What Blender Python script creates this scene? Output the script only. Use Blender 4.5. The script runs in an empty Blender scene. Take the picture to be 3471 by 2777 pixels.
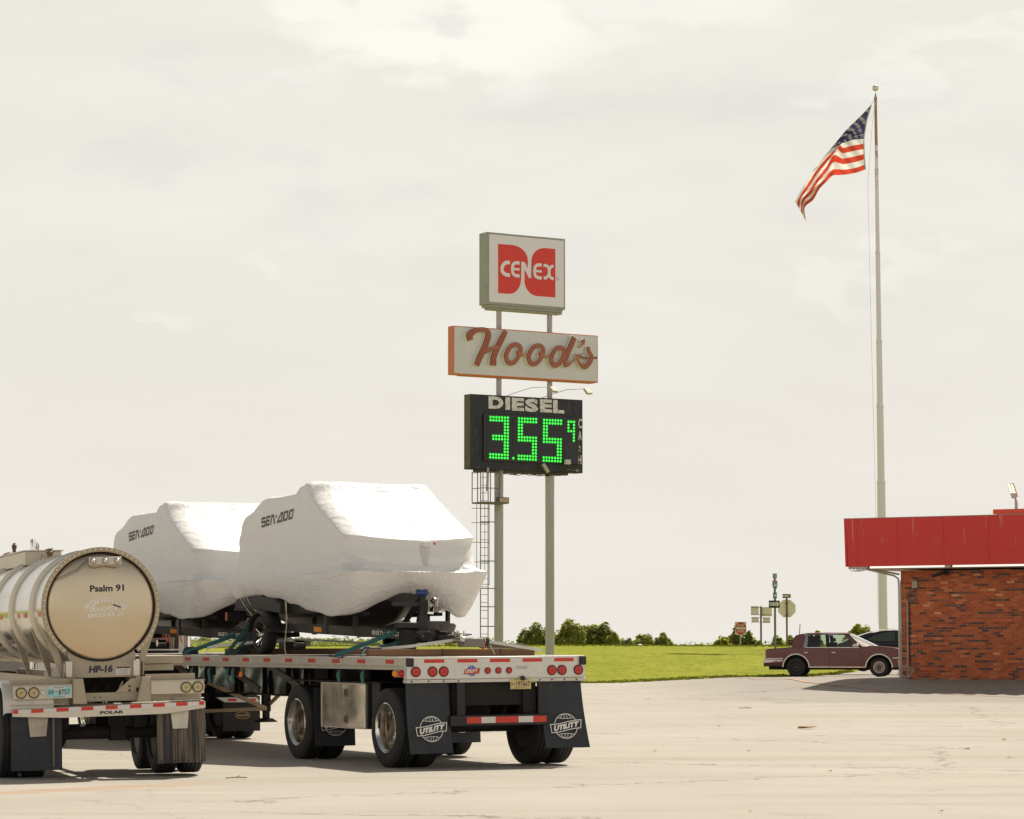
import bpy, bmesh, math, random
from mathutils import Vector, Matrix, noise
from mathutils.bvhtree import BVHTree
R=math.radians; PI=math.pi
random.seed(7)
SC=bpy.context.scene
COL=SC.collection
# ---------------- camera ----------------
CAMH=1.588; FPX=9486.0; PITCH=R(4.785); PW,PH=3471.0,2777.0
cam_d=bpy.data.cameras.new('camera'); cam=bpy.data.objects.new('camera',cam_d); COL.objects.link(cam)
cam.location=(0,0,CAMH); cam.rotation_euler=(PI/2+PITCH,0,0)
cam_d.sensor_width=36; cam_d.lens=36*FPX/PW; cam_d.clip_start=0.5; cam_d.clip_end=9000
SC.camera=cam
# ---------------- world ----------------
SUNV=Vector((0.33,0.60,1.0)).normalized()
sun_el=math.asin(SUNV.z); sun_az=math.atan2(SUNV.x,SUNV.y)
W=bpy.data.worlds.new('World'); SC.world=W; W.use_nodes=True
def build_world():
    nt=W.node_tree; N=nt.nodes; L=nt.links; N.clear()
    out=N.new('ShaderNodeOutputWorld'); bg=N.new('ShaderNodeBackground'); L.new(bg.outputs[0],out.inputs[0])
    sky=N.new('ShaderNodeTexSky'); sky.sky_type='NISHITA'; sky.sun_disc=False
    sky.sun_elevation=sun_el; sky.sun_rotation=sun_az; sky.dust_density=4.0; sky.air_density=1.0
    tc=N.new('ShaderNodeTexCoord'); sep=N.new('ShaderNodeSeparateXYZ'); L.new(tc.outputs['Generated'],sep.inputs[0])
    def m(op,a,b=None,c=None,cl=False):
        n=N.new('ShaderNodeMath'); n.operation=op; n.use_clamp=cl
        for i,v in enumerate((a,b,c)):
            if v is None: continue
            if isinstance(v,(int,float)): n.inputs[i].default_value=v
            else: L.new(v,n.inputs[i])
        return n.outputs[0]
    def ramp(v,a,b,x=0.0,y=1.0):
        n=N.new('ShaderNodeMapRange'); n.interpolation_type='SMOOTHSTEP'
        L.new(v,n.inputs[0]); n.inputs[1].default_value=a; n.inputs[2].default_value=b; n.inputs[3].default_value=x; n.inputs[4].default_value=y
        return n.outputs[0]
    def mix(f,a,b):
        n=N.new('ShaderNodeMix'); n.data_type='RGBA'
        if isinstance(f,(int,float)): n.inputs[0].default_value=f
        else: L.new(f,n.inputs[0])
        for i,v in ((6,a),(7,b)):
            if isinstance(v,tuple): n.inputs[i].default_value=(*v,1)
            else: L.new(v,n.inputs[i])
        return n.outputs[2]
    # cloud noise in direction space, stretched along the horizon
    mp=N.new('ShaderNodeMapping'); mp.inputs['Scale'].default_value=(3.2,3.2,13.0); L.new(tc.outputs['Generated'],mp.inputs[0])
    nz=N.new('ShaderNodeTexNoise'); nz.inputs['Scale'].default_value=2.1; nz.inputs['Detail'].default_value=7; nz.inputs['Roughness'].default_value=.55; nz.inputs['Distortion'].default_value=.35
    L.new(mp.outputs[0],nz.inputs['Vector'])
    mp2=N.new('ShaderNodeMapping'); mp2.inputs['Scale'].default_value=(9,9,20.0); mp2.inputs['Location'].default_value=(3.3,1.2,0.4); L.new(tc.outputs['Generated'],mp2.inputs[0])
    nz2=N.new('ShaderNodeTexNoise'); nz2.inputs['Scale'].default_value=2.0; nz2.inputs['Detail'].default_value=5; nz2.inputs['Roughness'].default_value=.5
    L.new(mp2.outputs[0],nz2.inputs['Vector'])
    az=m('ARCTAN2',sep.outputs[0],sep.outputs[1])      # 0 = straight ahead, + to the right
    el=m('ARCSINE',sep.outputs[2])
    cloud=ramp(nz.outputs['Fac'],.38,.76)
    cream=(.81,.78,.70); blue=(.655,.665,.635); white=(.925,.915,.855)
    base=mix(m('MULTIPLY',cloud,.75),mix(ramp(el,.02,.22),(.80,.765,.69),(.775,.765,.71)),white)
    base=mix(.40,cream,base)
    # thinner, slightly blue gaps
    gap=m('MULTIPLY',ramp(nz2.outputs['Fac'],.50,.68),ramp(el,.08,.20)); base=mix(m('MULTIPLY',gap,.32),base,blue)
    # big soft cumulus bank at the top
    w=m('MULTIPLY',m('SUBTRACT',nz2.outputs['Fac'],.5),.16)
    def blob(a0,e0,ra,re,f=1.0):
        da=m('DIVIDE',m('SUBTRACT',m('ADD',az,w),a0),ra); de=m('DIVIDE',m('SUBTRACT',m('ADD',el,m('MULTIPLY',w,.55)),e0),re)
        d=m('SQRT',m('ADD',m('MULTIPLY',da,da),m('MULTIPLY',de,de)))
        return m('MULTIPLY',ramp(d,1.35,.45),f)
    bl=blob(-.018,.218,.062,.016); bl=m('MAXIMUM',bl,blob(-.045,.232,.04,.013,.9)); bl=m('MAXIMUM',bl,blob(.08,.238,.09,.018,.6))
    bl=m('MAXIMUM',bl,blob(.155,.207,.03,.006,.4)); bl=m('MAXIMUM',bl,blob(.122,.132,.03,.006,.3)); bl=m('MAXIMUM',bl,blob(-.10,.128,.012,.005,.25))
    base=mix(m('MULTIPLY',bl,.9),base,(.96,.94,.855))
    # lower pinkish haze
    base=mix(ramp(el,.13,.03,0,.22),base,(.83,.77,.70))
    # zenith: Nishita sky, dimmed above the view to hold ambient light down
    hi=N.new('ShaderNodeMix'); hi.data_type='RGBA'; hi.blend_type='MULTIPLY'; hi.inputs[0].default_value=1
    L.new(sky.outputs[0],hi.inputs[6]); hi.inputs[7].default_value=(.045,.042,.038,1)
    base=mix(ramp(sep.outputs[2],.26,.62,0,.88),base,hi.outputs[2])
    bs=N.new('ShaderNodeMix'); bs.data_type='RGBA'; bs.blend_type='MULTIPLY'; bs.inputs[0].default_value=1
    L.new(base,bs.inputs[6]); bs.inputs[7].default_value=(10,10,10.1,1)
    L.new(bs.outputs[2],bg.inputs[0]); bg.inputs[1].default_value=0.097
build_world()
sl=bpy.data.lights.new('sun','SUN'); sl.energy=5.0; sl.angle=R(.6); sl.color=(1,.94,.82)
so=bpy.data.objects.new('sun',sl); COL.objects.link(so); so.rotation_euler=SUNV.to_track_quat('Z','Y').to_euler(); so.location=(20,20,60)
SC.view_settings.view_transform='Standard'; SC.view_settings.look='None'; SC.view_settings.exposure=0.10; SC.view_settings.gamma=1
# ---------------- helpers ----------------
def at(px,py,Y):
    a=(px-PW/2)/FPX; b=-(py-PH/2)/FPX
    d=Vector((a,math.cos(PITCH)-b*math.sin(PITCH),math.sin(PITCH)+b*math.cos(PITCH)))
    return Vector((0,0,CAMH))+d*(Y/d.y)
def S(x,a,b):
    t=max(0,min(1,(x-a)/(b-a))); return t*t*(3-2*t)
class MB:
    def __init__(s): s.v=[]; s.f=[]; s.m=[]
    def add(s,vs,fs,mi=0):
        o=len(s.v); s.v+=[tuple(v) for v in vs]
        for f in fs: s.f.append([i+o for i in f]); s.m.append(mi)
        return s
    def box(s,x0,x1,y0,y1,z0,z1,mi=0):
        if x0>x1:x0,x1=x1,x0
        if y0>y1:y0,y1=y1,y0
        if z0>z1:z0,z1=z1,z0
        v=[(x0,y0,z0),(x1,y0,z0),(x1,y1,z0),(x0,y1,z0),(x0,y0,z1),(x1,y0,z1),(x1,y1,z1),(x0,y1,z1)]
        return s.add(v,[(0,3,2,1),(4,5,6,7),(0,1,5,4),(1,2,6,5),(2,3,7,6),(3,0,4,7)],mi)
    def bar(s,p,q,w,h,up=(0,0,1),mi=0):     # rectangular bar from p to q, w sideways, h along up
        p=Vector(p);q=Vector(q);d=(q-p).normalized();up=Vector(up)
        r=d.cross(up)
        if r.length<1e-4: r=d.cross(Vector((1,0,0)))
        r.normalize(); u=r.cross(d).normalized(); r=r*(w/2);u=u*(h/2)
        v=[p-r-u,p+r-u,p+r+u,p-r+u,q-r-u,q+r-u,q+r+u,q-r+u]
        return s.add(v,[(0,1,2,3),(4,7,6,5),(0,4,5,1),(1,5,6,2),(2,6,7,3),(3,7,4,0)],mi)
    def cyl(s,p,q,r0,r1=None,n=16,caps=True,mi=0):
        if r1 is None:r1=r0
        p=Vector(p);q=Vector(q);d=(q-p).normalized()
        a=d.orthogonal().normalized();b=d.cross(a)
        v=[]
        for c,r in((p,r0),(q,r1)):
            for i in range(n):
                t=2*PI*i/n; v.append(c+a*(r*math.cos(t))+b*(r*math.sin(t)))
        f=[(i,(i+1)%n,n+(i+1)%n,n+i) for i in range(n)]
        if caps: f+=[tuple(range(n))[::-1],tuple(range(n,2*n))]
        return s.add(v,f,mi)
    def tube(s,pts,r,n=8,mi=0,closed=False):
        P=[Vector(p) for p in pts]; k=len(P); rs=r if isinstance(r,(list,tuple)) else [r]*k
        v=[];prev=None
        for i in range(k):
            if closed: d=(P[(i+1)%k]-P[i-1])
            else: d=(P[min(i+1,k-1)]-P[max(i-1,0)])
            d.normalize()
            a=prev-d*prev.dot(d) if prev is not None else d.orthogonal()
            if a.length<1e-5:a=d.orthogonal()
            a.normalize();prev=a;b=d.cross(a)
            for j in range(n):
                t=2*PI*j/n; v.append(P[i]+a*(rs[i]*math.cos(t))+b*(rs[i]*math.sin(t)))
        f=[]
        for i in range(k if closed else k-1):
            i2=(i+1)%k
            for j in range(n): f.append((i*n+j,i*n+(j+1)%n,i2*n+(j+1)%n,i2*n+j))
        if not closed: f+=[tuple(range(n))[::-1],tuple(range((k-1)*n,k*n))]
        return s.add(v,f,mi)
    def lathe(s,prof,c,ax,n=40,mi=0,closed=False,caps=True):    # prof: (offset along axis, radius)
        c=Vector(c);d=Vector(ax).normalized();a=d.orthogonal().normalized();b=d.cross(a)
        k=len(prof);v=[]
        for (h,r) in prof:
            for i in range(n):
                t=2*PI*i/n; v.append(c+d*h+a*(r*math.cos(t))+b*(r*math.sin(t)))
        f=[]
        for i in range(k if closed else k-1):
            i2=(i+1)%k
            for j in range(n): f.append((i*n+j,i*n+(j+1)%n,i2*n+(j+1)%n,i2*n+j))
        if not closed and caps:
            if prof[0][1]>1e-4: f.append(tuple(range(n))[::-1])
            if prof[-1][1]>1e-4: f.append(tuple(range((k-1)*n,k*n)))
        return s.add(v,f,mi)
    def prism(s,pts,o,u,w,dep,mi=0):       # 2D polygon in frame (o,u,w) extruded by vector dep (away from front)
        o=Vector(o);u=Vector(u);w=Vector(w);dep=Vector(dep)
        a=[o+u*p[0]+w*p[1] for p in pts]; k=len(a)
        v=a+[p+dep for p in a]
        f=[tuple(range(k)),tuple(range(2*k-1,k-1,-1))]+[(i,i+k,(i+1)%k+k,(i+1)%k) for i in range(k)]
        return s.add(v,f,mi)
    def poly(s,pts,mi=0): return s.add(pts,[tuple(range(len(pts)))],mi)
    def sphere(s,c,r,sc=(1,1,1),n=12,mi=0):
        c=Vector(c);v=[];f=[];m_=n//2+1
        for i in range(m_):
            ph=PI*i/(m_-1)
            for j in range(n):
                t=2*PI*j/n; v.append((c.x+r*sc[0]*math.sin(ph)*math.cos(t),c.y+r*sc[1]*math.sin(ph)*math.sin(t),c.z+r*sc[2]*math.cos(ph)))
        for i in range(m_-1):
            for j in range(n): f.append((i*n+j,(i+1)*n+j,(i+1)*n+(j+1)%n,i*n+(j+1)%n))
        return s.add(v,f,mi)
    def ribbon(s,pts,w,side,th=.003,mi=0):
        P=[Vector(p) for p in pts]; k=len(P);sd=Vector(side).normalized()*w/2
        v=[];
        for i,p in enumerate(P):
            d=(P[min(i+1,k-1)]-P[max(i-1,0)]).normalized(); nn=d.cross(sd).normalized()*th
            v+=[p-sd,p+sd,p+sd+nn,p-sd+nn]
        f=[(0,1,2,3),(4*k-1,4*k-2,4*k-3,4*k-4)]
        for i in range(k-1):
            for j in range(4): f.append((i*4+j,i*4+4+j,i*4+4+(j+1)%4,i*4+(j+1)%4))
        return s.add(v,f,mi)
    def grid(s,rows,mi=0,closed=False):
        k=len(rows[0]); v=[p for r in rows for p in r]; f=[]
        for i in range(len(rows)-1):
            for j in range(k if closed else k-1): f.append((i*k+j,i*k+(j+1)%k,(i+1)*k+(j+1)%k,(i+1)*k+j))
        return s.add(v,f,mi)
    def build(s,name,mat,parent=None,smooth=40,bevel=0,fix=True):
        me=bpy.data.meshes.new(name); me.from_pydata([tuple(v) for v in s.v],[],s.f)
        mats=mat if isinstance(mat,(list,tuple)) else [mat]
        for x in mats: me.materials.append(x)
        if len(mats)>1: me.polygons.foreach_set('material_index',s.m)
        if fix:
            bm=bmesh.new(); bm.from_mesh(me); bmesh.ops.recalc_face_normals(bm,faces=bm.faces); bm.to_mesh(me); bm.free()
        if smooth:
            me.polygons.foreach_set('use_smooth',[True]*len(me.polygons)); me.set_sharp_from_angle(angle=R(smooth))
        me.update()
        o=bpy.data.objects.new(name,me); COL.objects.link(o)
        if parent: o.parent=parent
        if bevel:
            b=o.modifiers.new('bevel','BEVEL'); b.width=bevel; b.segments=2; b.limit_method='ANGLE'; b.angle_limit=R(35)
            b.harden_normals=False
        return o
def tag(o,label=None,cat=None,group=None,kind=None):
    if label:o['label']=label
    if cat:o['category']=cat
    if group:o['group']=group
    if kind:o['kind']=kind
    return o
def thing(name,label,cat,loc=(0,0,0),rz=0,group=None,roll=0):
    o=bpy.data.objects.new(name,None); COL.objects.link(o); o.location=loc; o.rotation_euler=(0,-roll,rz); o.empty_display_size=.3
    return tag(o,label,cat,group)
def dup(o,parent=None):
    c=o.copy(); COL.objects.link(c)
    if parent is not None: c.parent=parent
    for ch in list(o.children): dup(ch,c)
    return c
# ---------------- materials ----------------
MATS={}
def nodes(m): return m.node_tree.nodes,m.node_tree.links
def mat(name,col,rough=.5,metal=0.0,var=.12,vscale=3.0,dirt=0.0,dirtcol=(.16,.12,.08),bump=0.0,bscale=40,spec=.5,stretch=(1,1,1),rvar=.0,emit=None,coat=0,dscale=5,aniso=0,dlo=.5):
    if name in MATS: return MATS[name]
    m=bpy.data.materials.new(name); m.use_nodes=True; N,L=nodes(m); p=N['Principled BSDF']
    p.inputs['Roughness'].default_value=rough; p.inputs['Metallic'].default_value=metal; p.inputs['Specular IOR Level'].default_value=spec
    if coat: p.inputs['Coat Weight'].default_value=coat; p.inputs['Coat Roughness'].default_value=.06
    tc=N.new('ShaderNodeTexCoord'); mp=N.new('ShaderNodeMapping'); mp.inputs['Scale'].default_value=stretch; L.new(tc.outputs['Object'],mp.inputs[0])
    def noise_(sc,det=5,ro=.6):
        n=N.new('ShaderNodeTexNoise'); n.inputs['Scale'].default_value=sc; n.inputs['Detail'].default_value=det; n.inputs['Roughness'].default_value=ro; L.new(mp.outputs[0],n.inputs['Vector']); return n.outputs['Fac']
    c=N.new('ShaderNodeMix'); c.data_type='RGBA'
    n1=noise_(vscale); L.new(n1,c.inputs[0])
    c.inputs[6].default_value=(*[x*(1-var) for x in col],1); c.inputs[7].default_value=(*[min(1,x*(1+var)) for x in col],1)
    cur=c.outputs[2]
    if dirt>0:
        mr=N.new('ShaderNodeMapRange'); L.new(noise_(dscale,8,.7),mr.inputs[0]); mr.inputs[1].default_value=dlo; mr.inputs[2].default_value=dlo+.14; mr.inputs[4].default_value=dirt
        d=N.new('ShaderNodeMix'); d.data_type='RGBA'; L.new(mr.outputs[0],d.inputs[0]); L.new(cur,d.inputs[6]); d.inputs[7].default_value=(*dirtcol,1); cur=d.outputs[2]
    L.new(cur,p.inputs['Base Color'])
    if rvar>0:
        mr=N.new('ShaderNodeMapRange'); L.new(noise_(vscale*2.3),mr.inputs[0]); mr.inputs[1].default_value=.3; mr.inputs[2].default_value=.7; mr.inputs[3].default_value=max(.02,rough-rvar); mr.inputs[4].default_value=min(1,rough+rvar); L.new(mr.outputs[0],p.inputs['Roughness'])
    if bump>0:
        b=N.new('ShaderNodeBump'); b.inputs['Strength'].default_value=bump; b.inputs['Distance'].default_value=.02; L.new(noise_(bscale,4),b.inputs['Height']); L.new(b.outputs[0],p.inputs['Normal'])
    if emit:
        p.inputs['Emission Color'].default_value=(*emit[:3],1); p.inputs['Emission Strength'].default_value=emit[3]
    MATS[name]=m; return m
RUB=mat('tyre_rubber',(.022,.021,.021),.75,0,.3,6,.25,(.07,.06,.05),.3,120)
RUBW=mat('rubber_worn',(.035,.033,.032),.8,0,.3,6,.3,(.10,.08,.06))
BLK=mat('black_steel',(.012,.012,.013),.55,0,.3,4,.25,(.04,.03,.025))
DRK=mat('dark_underbody',(.012,.010,.009),.8,0,.3,3,.3,(.035,.024,.018))
STL=mat('brushed_stainless',(.44,.41,.35),.17,1.0,.05,.8,.0,(.40,.35,.28),.0,60,rvar=.06)
STLH=mat('satin_stainless_head',(.57,.475,.345),.30,1.0,.05,1.0,0,(.40,.32,.22),.0,30,rvar=.05)
ALU=mat('aluminium',(.60,.57,.52),.42,.85,.1,2,.25,(.40,.35,.28),.1,50,rvar=.08)
ALW=mat('worn_white_aluminium',(.60,.57,.52),.45,.25,.12,2,.35,(.42,.36,.29),.05,40)
TANP=mat('tan_dusty_steel',(.39,.335,.25),.5,.45,.12,2,.3,(.30,.24,.17),.05,40)
CHR=mat('chrome',(.80,.78,.74),.10,1.0,.03,3)
POL=mat('polished_wheel',(.80,.76,.70),.18,1.0,.06,5,.1,(.45,.38,.28),rvar=.05)
MIR=mat('polished_panel',(.80,.73,.61),.22,1.0,.06,2,.06,(.4,.36,.3),.10,3,rvar=.04)
WEB=mat('dark_polished_web',(.40,.46,.44),.16,1.0,.15,2,.15,(.10,.08,.06),.35,2.2)
LGR=mat('amber_lens',(.85,.26,.02),.2,0,.08,30,emit=(.9,.25,.02,.12))
RED=mat('red_lens',(.55,.02,.012),.22,0,.12,20,spec=.4,coat=.3)
WLN=mat('dull_clear_lens',(.48,.40,.20),.3,.1,.15,40)
BULB=mat('clear_dome_lens',(.62,.57,.5),.12,.7,.05,20)
RTP=mat('red_reflective_tape',(.60,.035,.018),.4,0,.12,9,.12,(.3,.1,.06))
WTP=mat('white_reflective_tape',(.68,.66,.62),.35,0,.08,9,.1,(.5,.45,.38))
STP=mat('silver_reflective_tape',(.62,.60,.56),.28,.3,.05,9,.05,(.5,.45,.38))
INK=mat('black_lettering',(.012,.012,.016),.5,0,.1,20)
INKB=mat('navy_lettering',(.022,.02,.045),.5,0,.2,20)
WHT=mat('white_lettering',(.80,.78,.74),.5,0,.08,20)
WHD=mat('dirty_white_lettering',(.78,.76,.71),.6,0,.1,20,.25,(.2,.18,.15),dscale=6)
FLP=mat('mud_flap_rubber',(.024,.028,.037),.62,0,.25,4,.35,(.055,.052,.050),.05,30)
FLD=mat('muddy_flap',(.030,.030,.034),.8,0,.2,6,.7,(.22,.17,.12),.1,20,stretch=(7,1,.22),dscale=4.0,dlo=.44)
CBL=mat('black_cable',(.012,.012,.012),.6)
WOOD=mat('timber',(.21,.115,.058),.75,0,.3,6,.3,(.10,.055,.03),.2,30,stretch=(.3,6,6))
DECKM=mat('deck_boards',(.42,.38,.32),.7,.1,.2,3,.4,(.22,.18,.14),.1,30,stretch=(6,.3,1))
TEAL=mat('teal_webbing',(.045,.17,.165),.7,0,.15,30,.3,(.01,.04,.045))
TEALL=mat('faded_teal_webbing',(.30,.45,.44),.7,0,.15,30)
WEBW=mat('white_webbing',(.66,.66,.60),.7,0,.1,30)
ROPE=mat('twine',(.62,.54,.42),.8,0,.15,30)
GLS=mat('smoked_glass',(.02,.02,.022),.05,0,.1,3,spec=.7)
def glass(name,tint,alpha):
    m=bpy.data.materials.new(name); m.use_nodes=True;N,L=nodes(m);N.clear()
    o=N.new('ShaderNodeOutputMaterial');mx=N.new('ShaderNodeMixShader');t=N.new('ShaderNodeBsdfTransparent');g=N.new('ShaderNodeBsdfGlossy')
    t.inputs[0].default_value=(*tint,1);g.inputs['Roughness'].default_value=.03;g.inputs[0].default_value=(.9,.9,.88,1)
    fr=N.new('ShaderNodeFresnel');fr.inputs[0].default_value=1.5
    ad=N.new('ShaderNodeMath');ad.operation='ADD';ad.use_clamp=True;L.new(fr.outputs[0],ad.inputs[0]);ad.inputs[1].default_value=alpha
    L.new(ad.outputs[0],mx.inputs[0]);L.new(t.outputs[0],mx.inputs[1]);L.new(g.outputs[0],mx.inputs[2]);L.new(mx.outputs[0],o.inputs[0]);return m
CGL=glass('car_glass',(.86,.92,.84),.03); WGL=glass('windscreen_glass',(.7,.75,.7),.6)
# ---------------- lettering ----------------
def text_geo(s,bold=0.0,shear=0.0,spacing=1.0):
    cu=bpy.data.curves.new('t','FONT'); cu.body=s; cu.size=1; cu.offset=bold; cu.shear=shear; cu.space_character=spacing; cu.resolution_u=3
    ob=bpy.data.objects.new('t',cu); COL.objects.link(ob)
    dg=bpy.context.evaluated_depsgraph_get(); me=bpy.data.meshes.new_from_object(ob.evaluated_get(dg))
    v=[x.co.copy() for x in me.vertices]; f=[list(p.vertices) for p in me.polygons]
    bpy.data.objects.remove(ob); bpy.data.curves.remove(cu); bpy.data.meshes.remove(me)
    xs=[q.x for q in v];ys=[q.y for q in v];x0,x1,y0,y1=min(xs),max(xs),min(ys),max(ys)
    return [((q.x-x0)/(x1-x0),(q.y-y0)/(y1-y0)) for q in v],f,(x1-x0)/(y1-y0)
def text(mb,s,o,u,w,width,height,bold=.0,shear=0,spacing=1,mi=0,warp=None):
    """o lower-left corner, u right unit, w up unit"""
    vs,fs,_=text_geo(s,bold,shear,spacing); o=Vector(o);u=Vector(u);w=Vector(w)
    out=[]
    for a,b in vs:
        x,y=a*width,b*height
        if warp: x,y=warp(x,y)
        out.append(o+u*x+w*y)
    mb.add(out,fs,mi)
    return mb
def stroke(mb,pts,o,u,w,nrm,depth=.0,mi=0,closed=False,caps=True,smooth=0):
    """pts: (x,y,width) variable-width ribbon with mitred joins, front face at o, extruded back along -nrm"""
    o=Vector(o);u=Vector(u);w=Vector(w);nrm=Vector(nrm)
    P=[(Vector((p[0],p[1])),p[2]) for p in pts]
    if smooth:
        Q=[];k=len(P)
        rng=range(k if closed else k-1)
        for i in rng:
            g=lambda j:P[j%k] if closed else P[max(0,min(k-1,j))]
            a,b,c,d=g(i-1),g(i),g(i+1),g(i+2)
            for t_ in range(smooth):
                t=t_/smooth
                f=lambda A,B,C,D:.5*((2*B)+(-A+C)*t+(2*A-5*B+4*C-D)*t*t+(-A+3*B-3*C+D)*t**3)
                Q.append((f(a[0],b[0],c[0],d[0]),f(a[1],b[1],c[1],d[1])))
        if not closed:Q.append(P[-1])
        P=Q
    k=len(P);Lf=[];Rt=[]
    for i in range(k):
        if closed: d0=(P[i][0]-P[i-1][0]).normalized();d1=(P[(i+1)%k][0]-P[i][0]).normalized()
        else:
            d0=(P[i][0]-P[max(0,i-1)][0]);d1=(P[min(k-1,i+1)][0]-P[i][0])
            if d0.length<1e-9:d0=d1
            if d1.length<1e-9:d1=d0
            d0=d0.normalized();d1=d1.normalized()
        n0=Vector((-d0.y,d0.x));n1=Vector((-d1.y,d1.x));n_=(n0+n1)
        if n_.length<1e-3:n_=n0
        n_.normalize();sc=1/max(.45,n_.dot(n0)); hw=P[i][1]/2*sc
        Lf.append(P[i][0]+n_*hw);Rt.append(P[i][0]-n_*hw)
    A=[o+u*q.x+w*q.y for q in Lf];B=[o+u*q.x+w*q.y for q in Rt]
    if depth<=0:
        v=A+B;f=[(i,(i+1)%k,(i+1)%k+k,i+k) for i in range(k if closed else k-1)]
        mb.add(v,f,mi)
    else:
        v=A+B+[p-nrm*depth for p in A]+[p-nrm*depth for p in B]
        f=[]
        for i in range(k if closed else k-1):
            j=(i+1)%k
            f+=[(i,j,j+k,i+k),(i+2*k,i+3*k,j+3*k,j+2*k),(i,i+2*k,j+2*k,j),(i+k,j+k,j+3*k,i+3*k)]
        if not closed: f+=[(0,k,3*k,2*k),(k-1,3*k-1,4*k-1,2*k-1)]
        mb.add(v,f,mi)
    return mb
def seadoo(mb,o,u,w,nrm,width,height,th=.22,shear=.18):
    cw=width/8.0; g=.14
    def T(lst,i,wd=1.0): 
        out=[]
        for (x,y) in lst:
            X=(i+g/2+x*(wd-g))*cw; Y=th*height/2+y*(height*(1-th)); out.append((X+shear*Y,Y,th*height*1.0))
        return out
    A=lambda l,i,wd=1.0,closed=False:stroke(mb,T(l,i,wd),o,u,w,nrm,closed=closed)
    A([(1,1),(0.05,1),(0.05,.52),(.95,.52),(.95,0),(0,0)],0,1.1)
    A([(1,1),(.1,1),(.1,0),(1,0)],1.2,1.0); A([(.3,.5),(.95,.5)],1.2,1.0)
    A([(.1,-.14),(.1,1),(.5,1),(1,-.14)],2.3,1.15)
    A([(.5,.95),(.5,.6)],3.3,.6)
    A([(.1,0),(.62,1),(.95,1),(.95,0)],3.85,1.2,True)
    A([(.1,0),(.1,1),(.9,1),(.9,0)],5.2,1.15,True)
    A([(.1,0),(.1,1),(.9,1),(.9,0)],6.5,1.15,True)
# ---------------- setting: ground ----------------
def zlot(X,Y):
    v=Y+.6*max(0,X-10.5)
    return .33*S(Y,52,72)+.33*S(v,71.2,75.6)*S(X,2.5,8)*(1-.50*S(Y,78,87))+.03*S(Y,75,88)
def bnd(X):      # where the paving stops and the grass starts
    return 88+ .12*max(-20,min(0,X)) + 2.5*S(X,2,8) + 26*S(X,8.6,16)
def zgr(X,Y):
    z0=zlot(X,min(Y,bnd(X)))
    b=bnd(X); e=S(X,-30,-6)     # lower bank far to the left
    top=(1.475+.004*math.sin(X*.35)*3+.02*noise.noise(Vector((X*.12,Y*.05,0))))*(.72+.28*e)
    if Y<=b: return z0
    crest=138.0
    if Y<crest: 
        t=(Y-b)/(crest-b); z=z0+(top-z0)*(1-(1-t)**1.5)
    else: z=top-S(Y,crest,230)*(3.0+top)*e - (1-e)*S(Y,crest,400)*1.2
    return z+.012*noise.noise(Vector((X*.7,Y*.7,3)))*S(Y,b,b+3)
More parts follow.
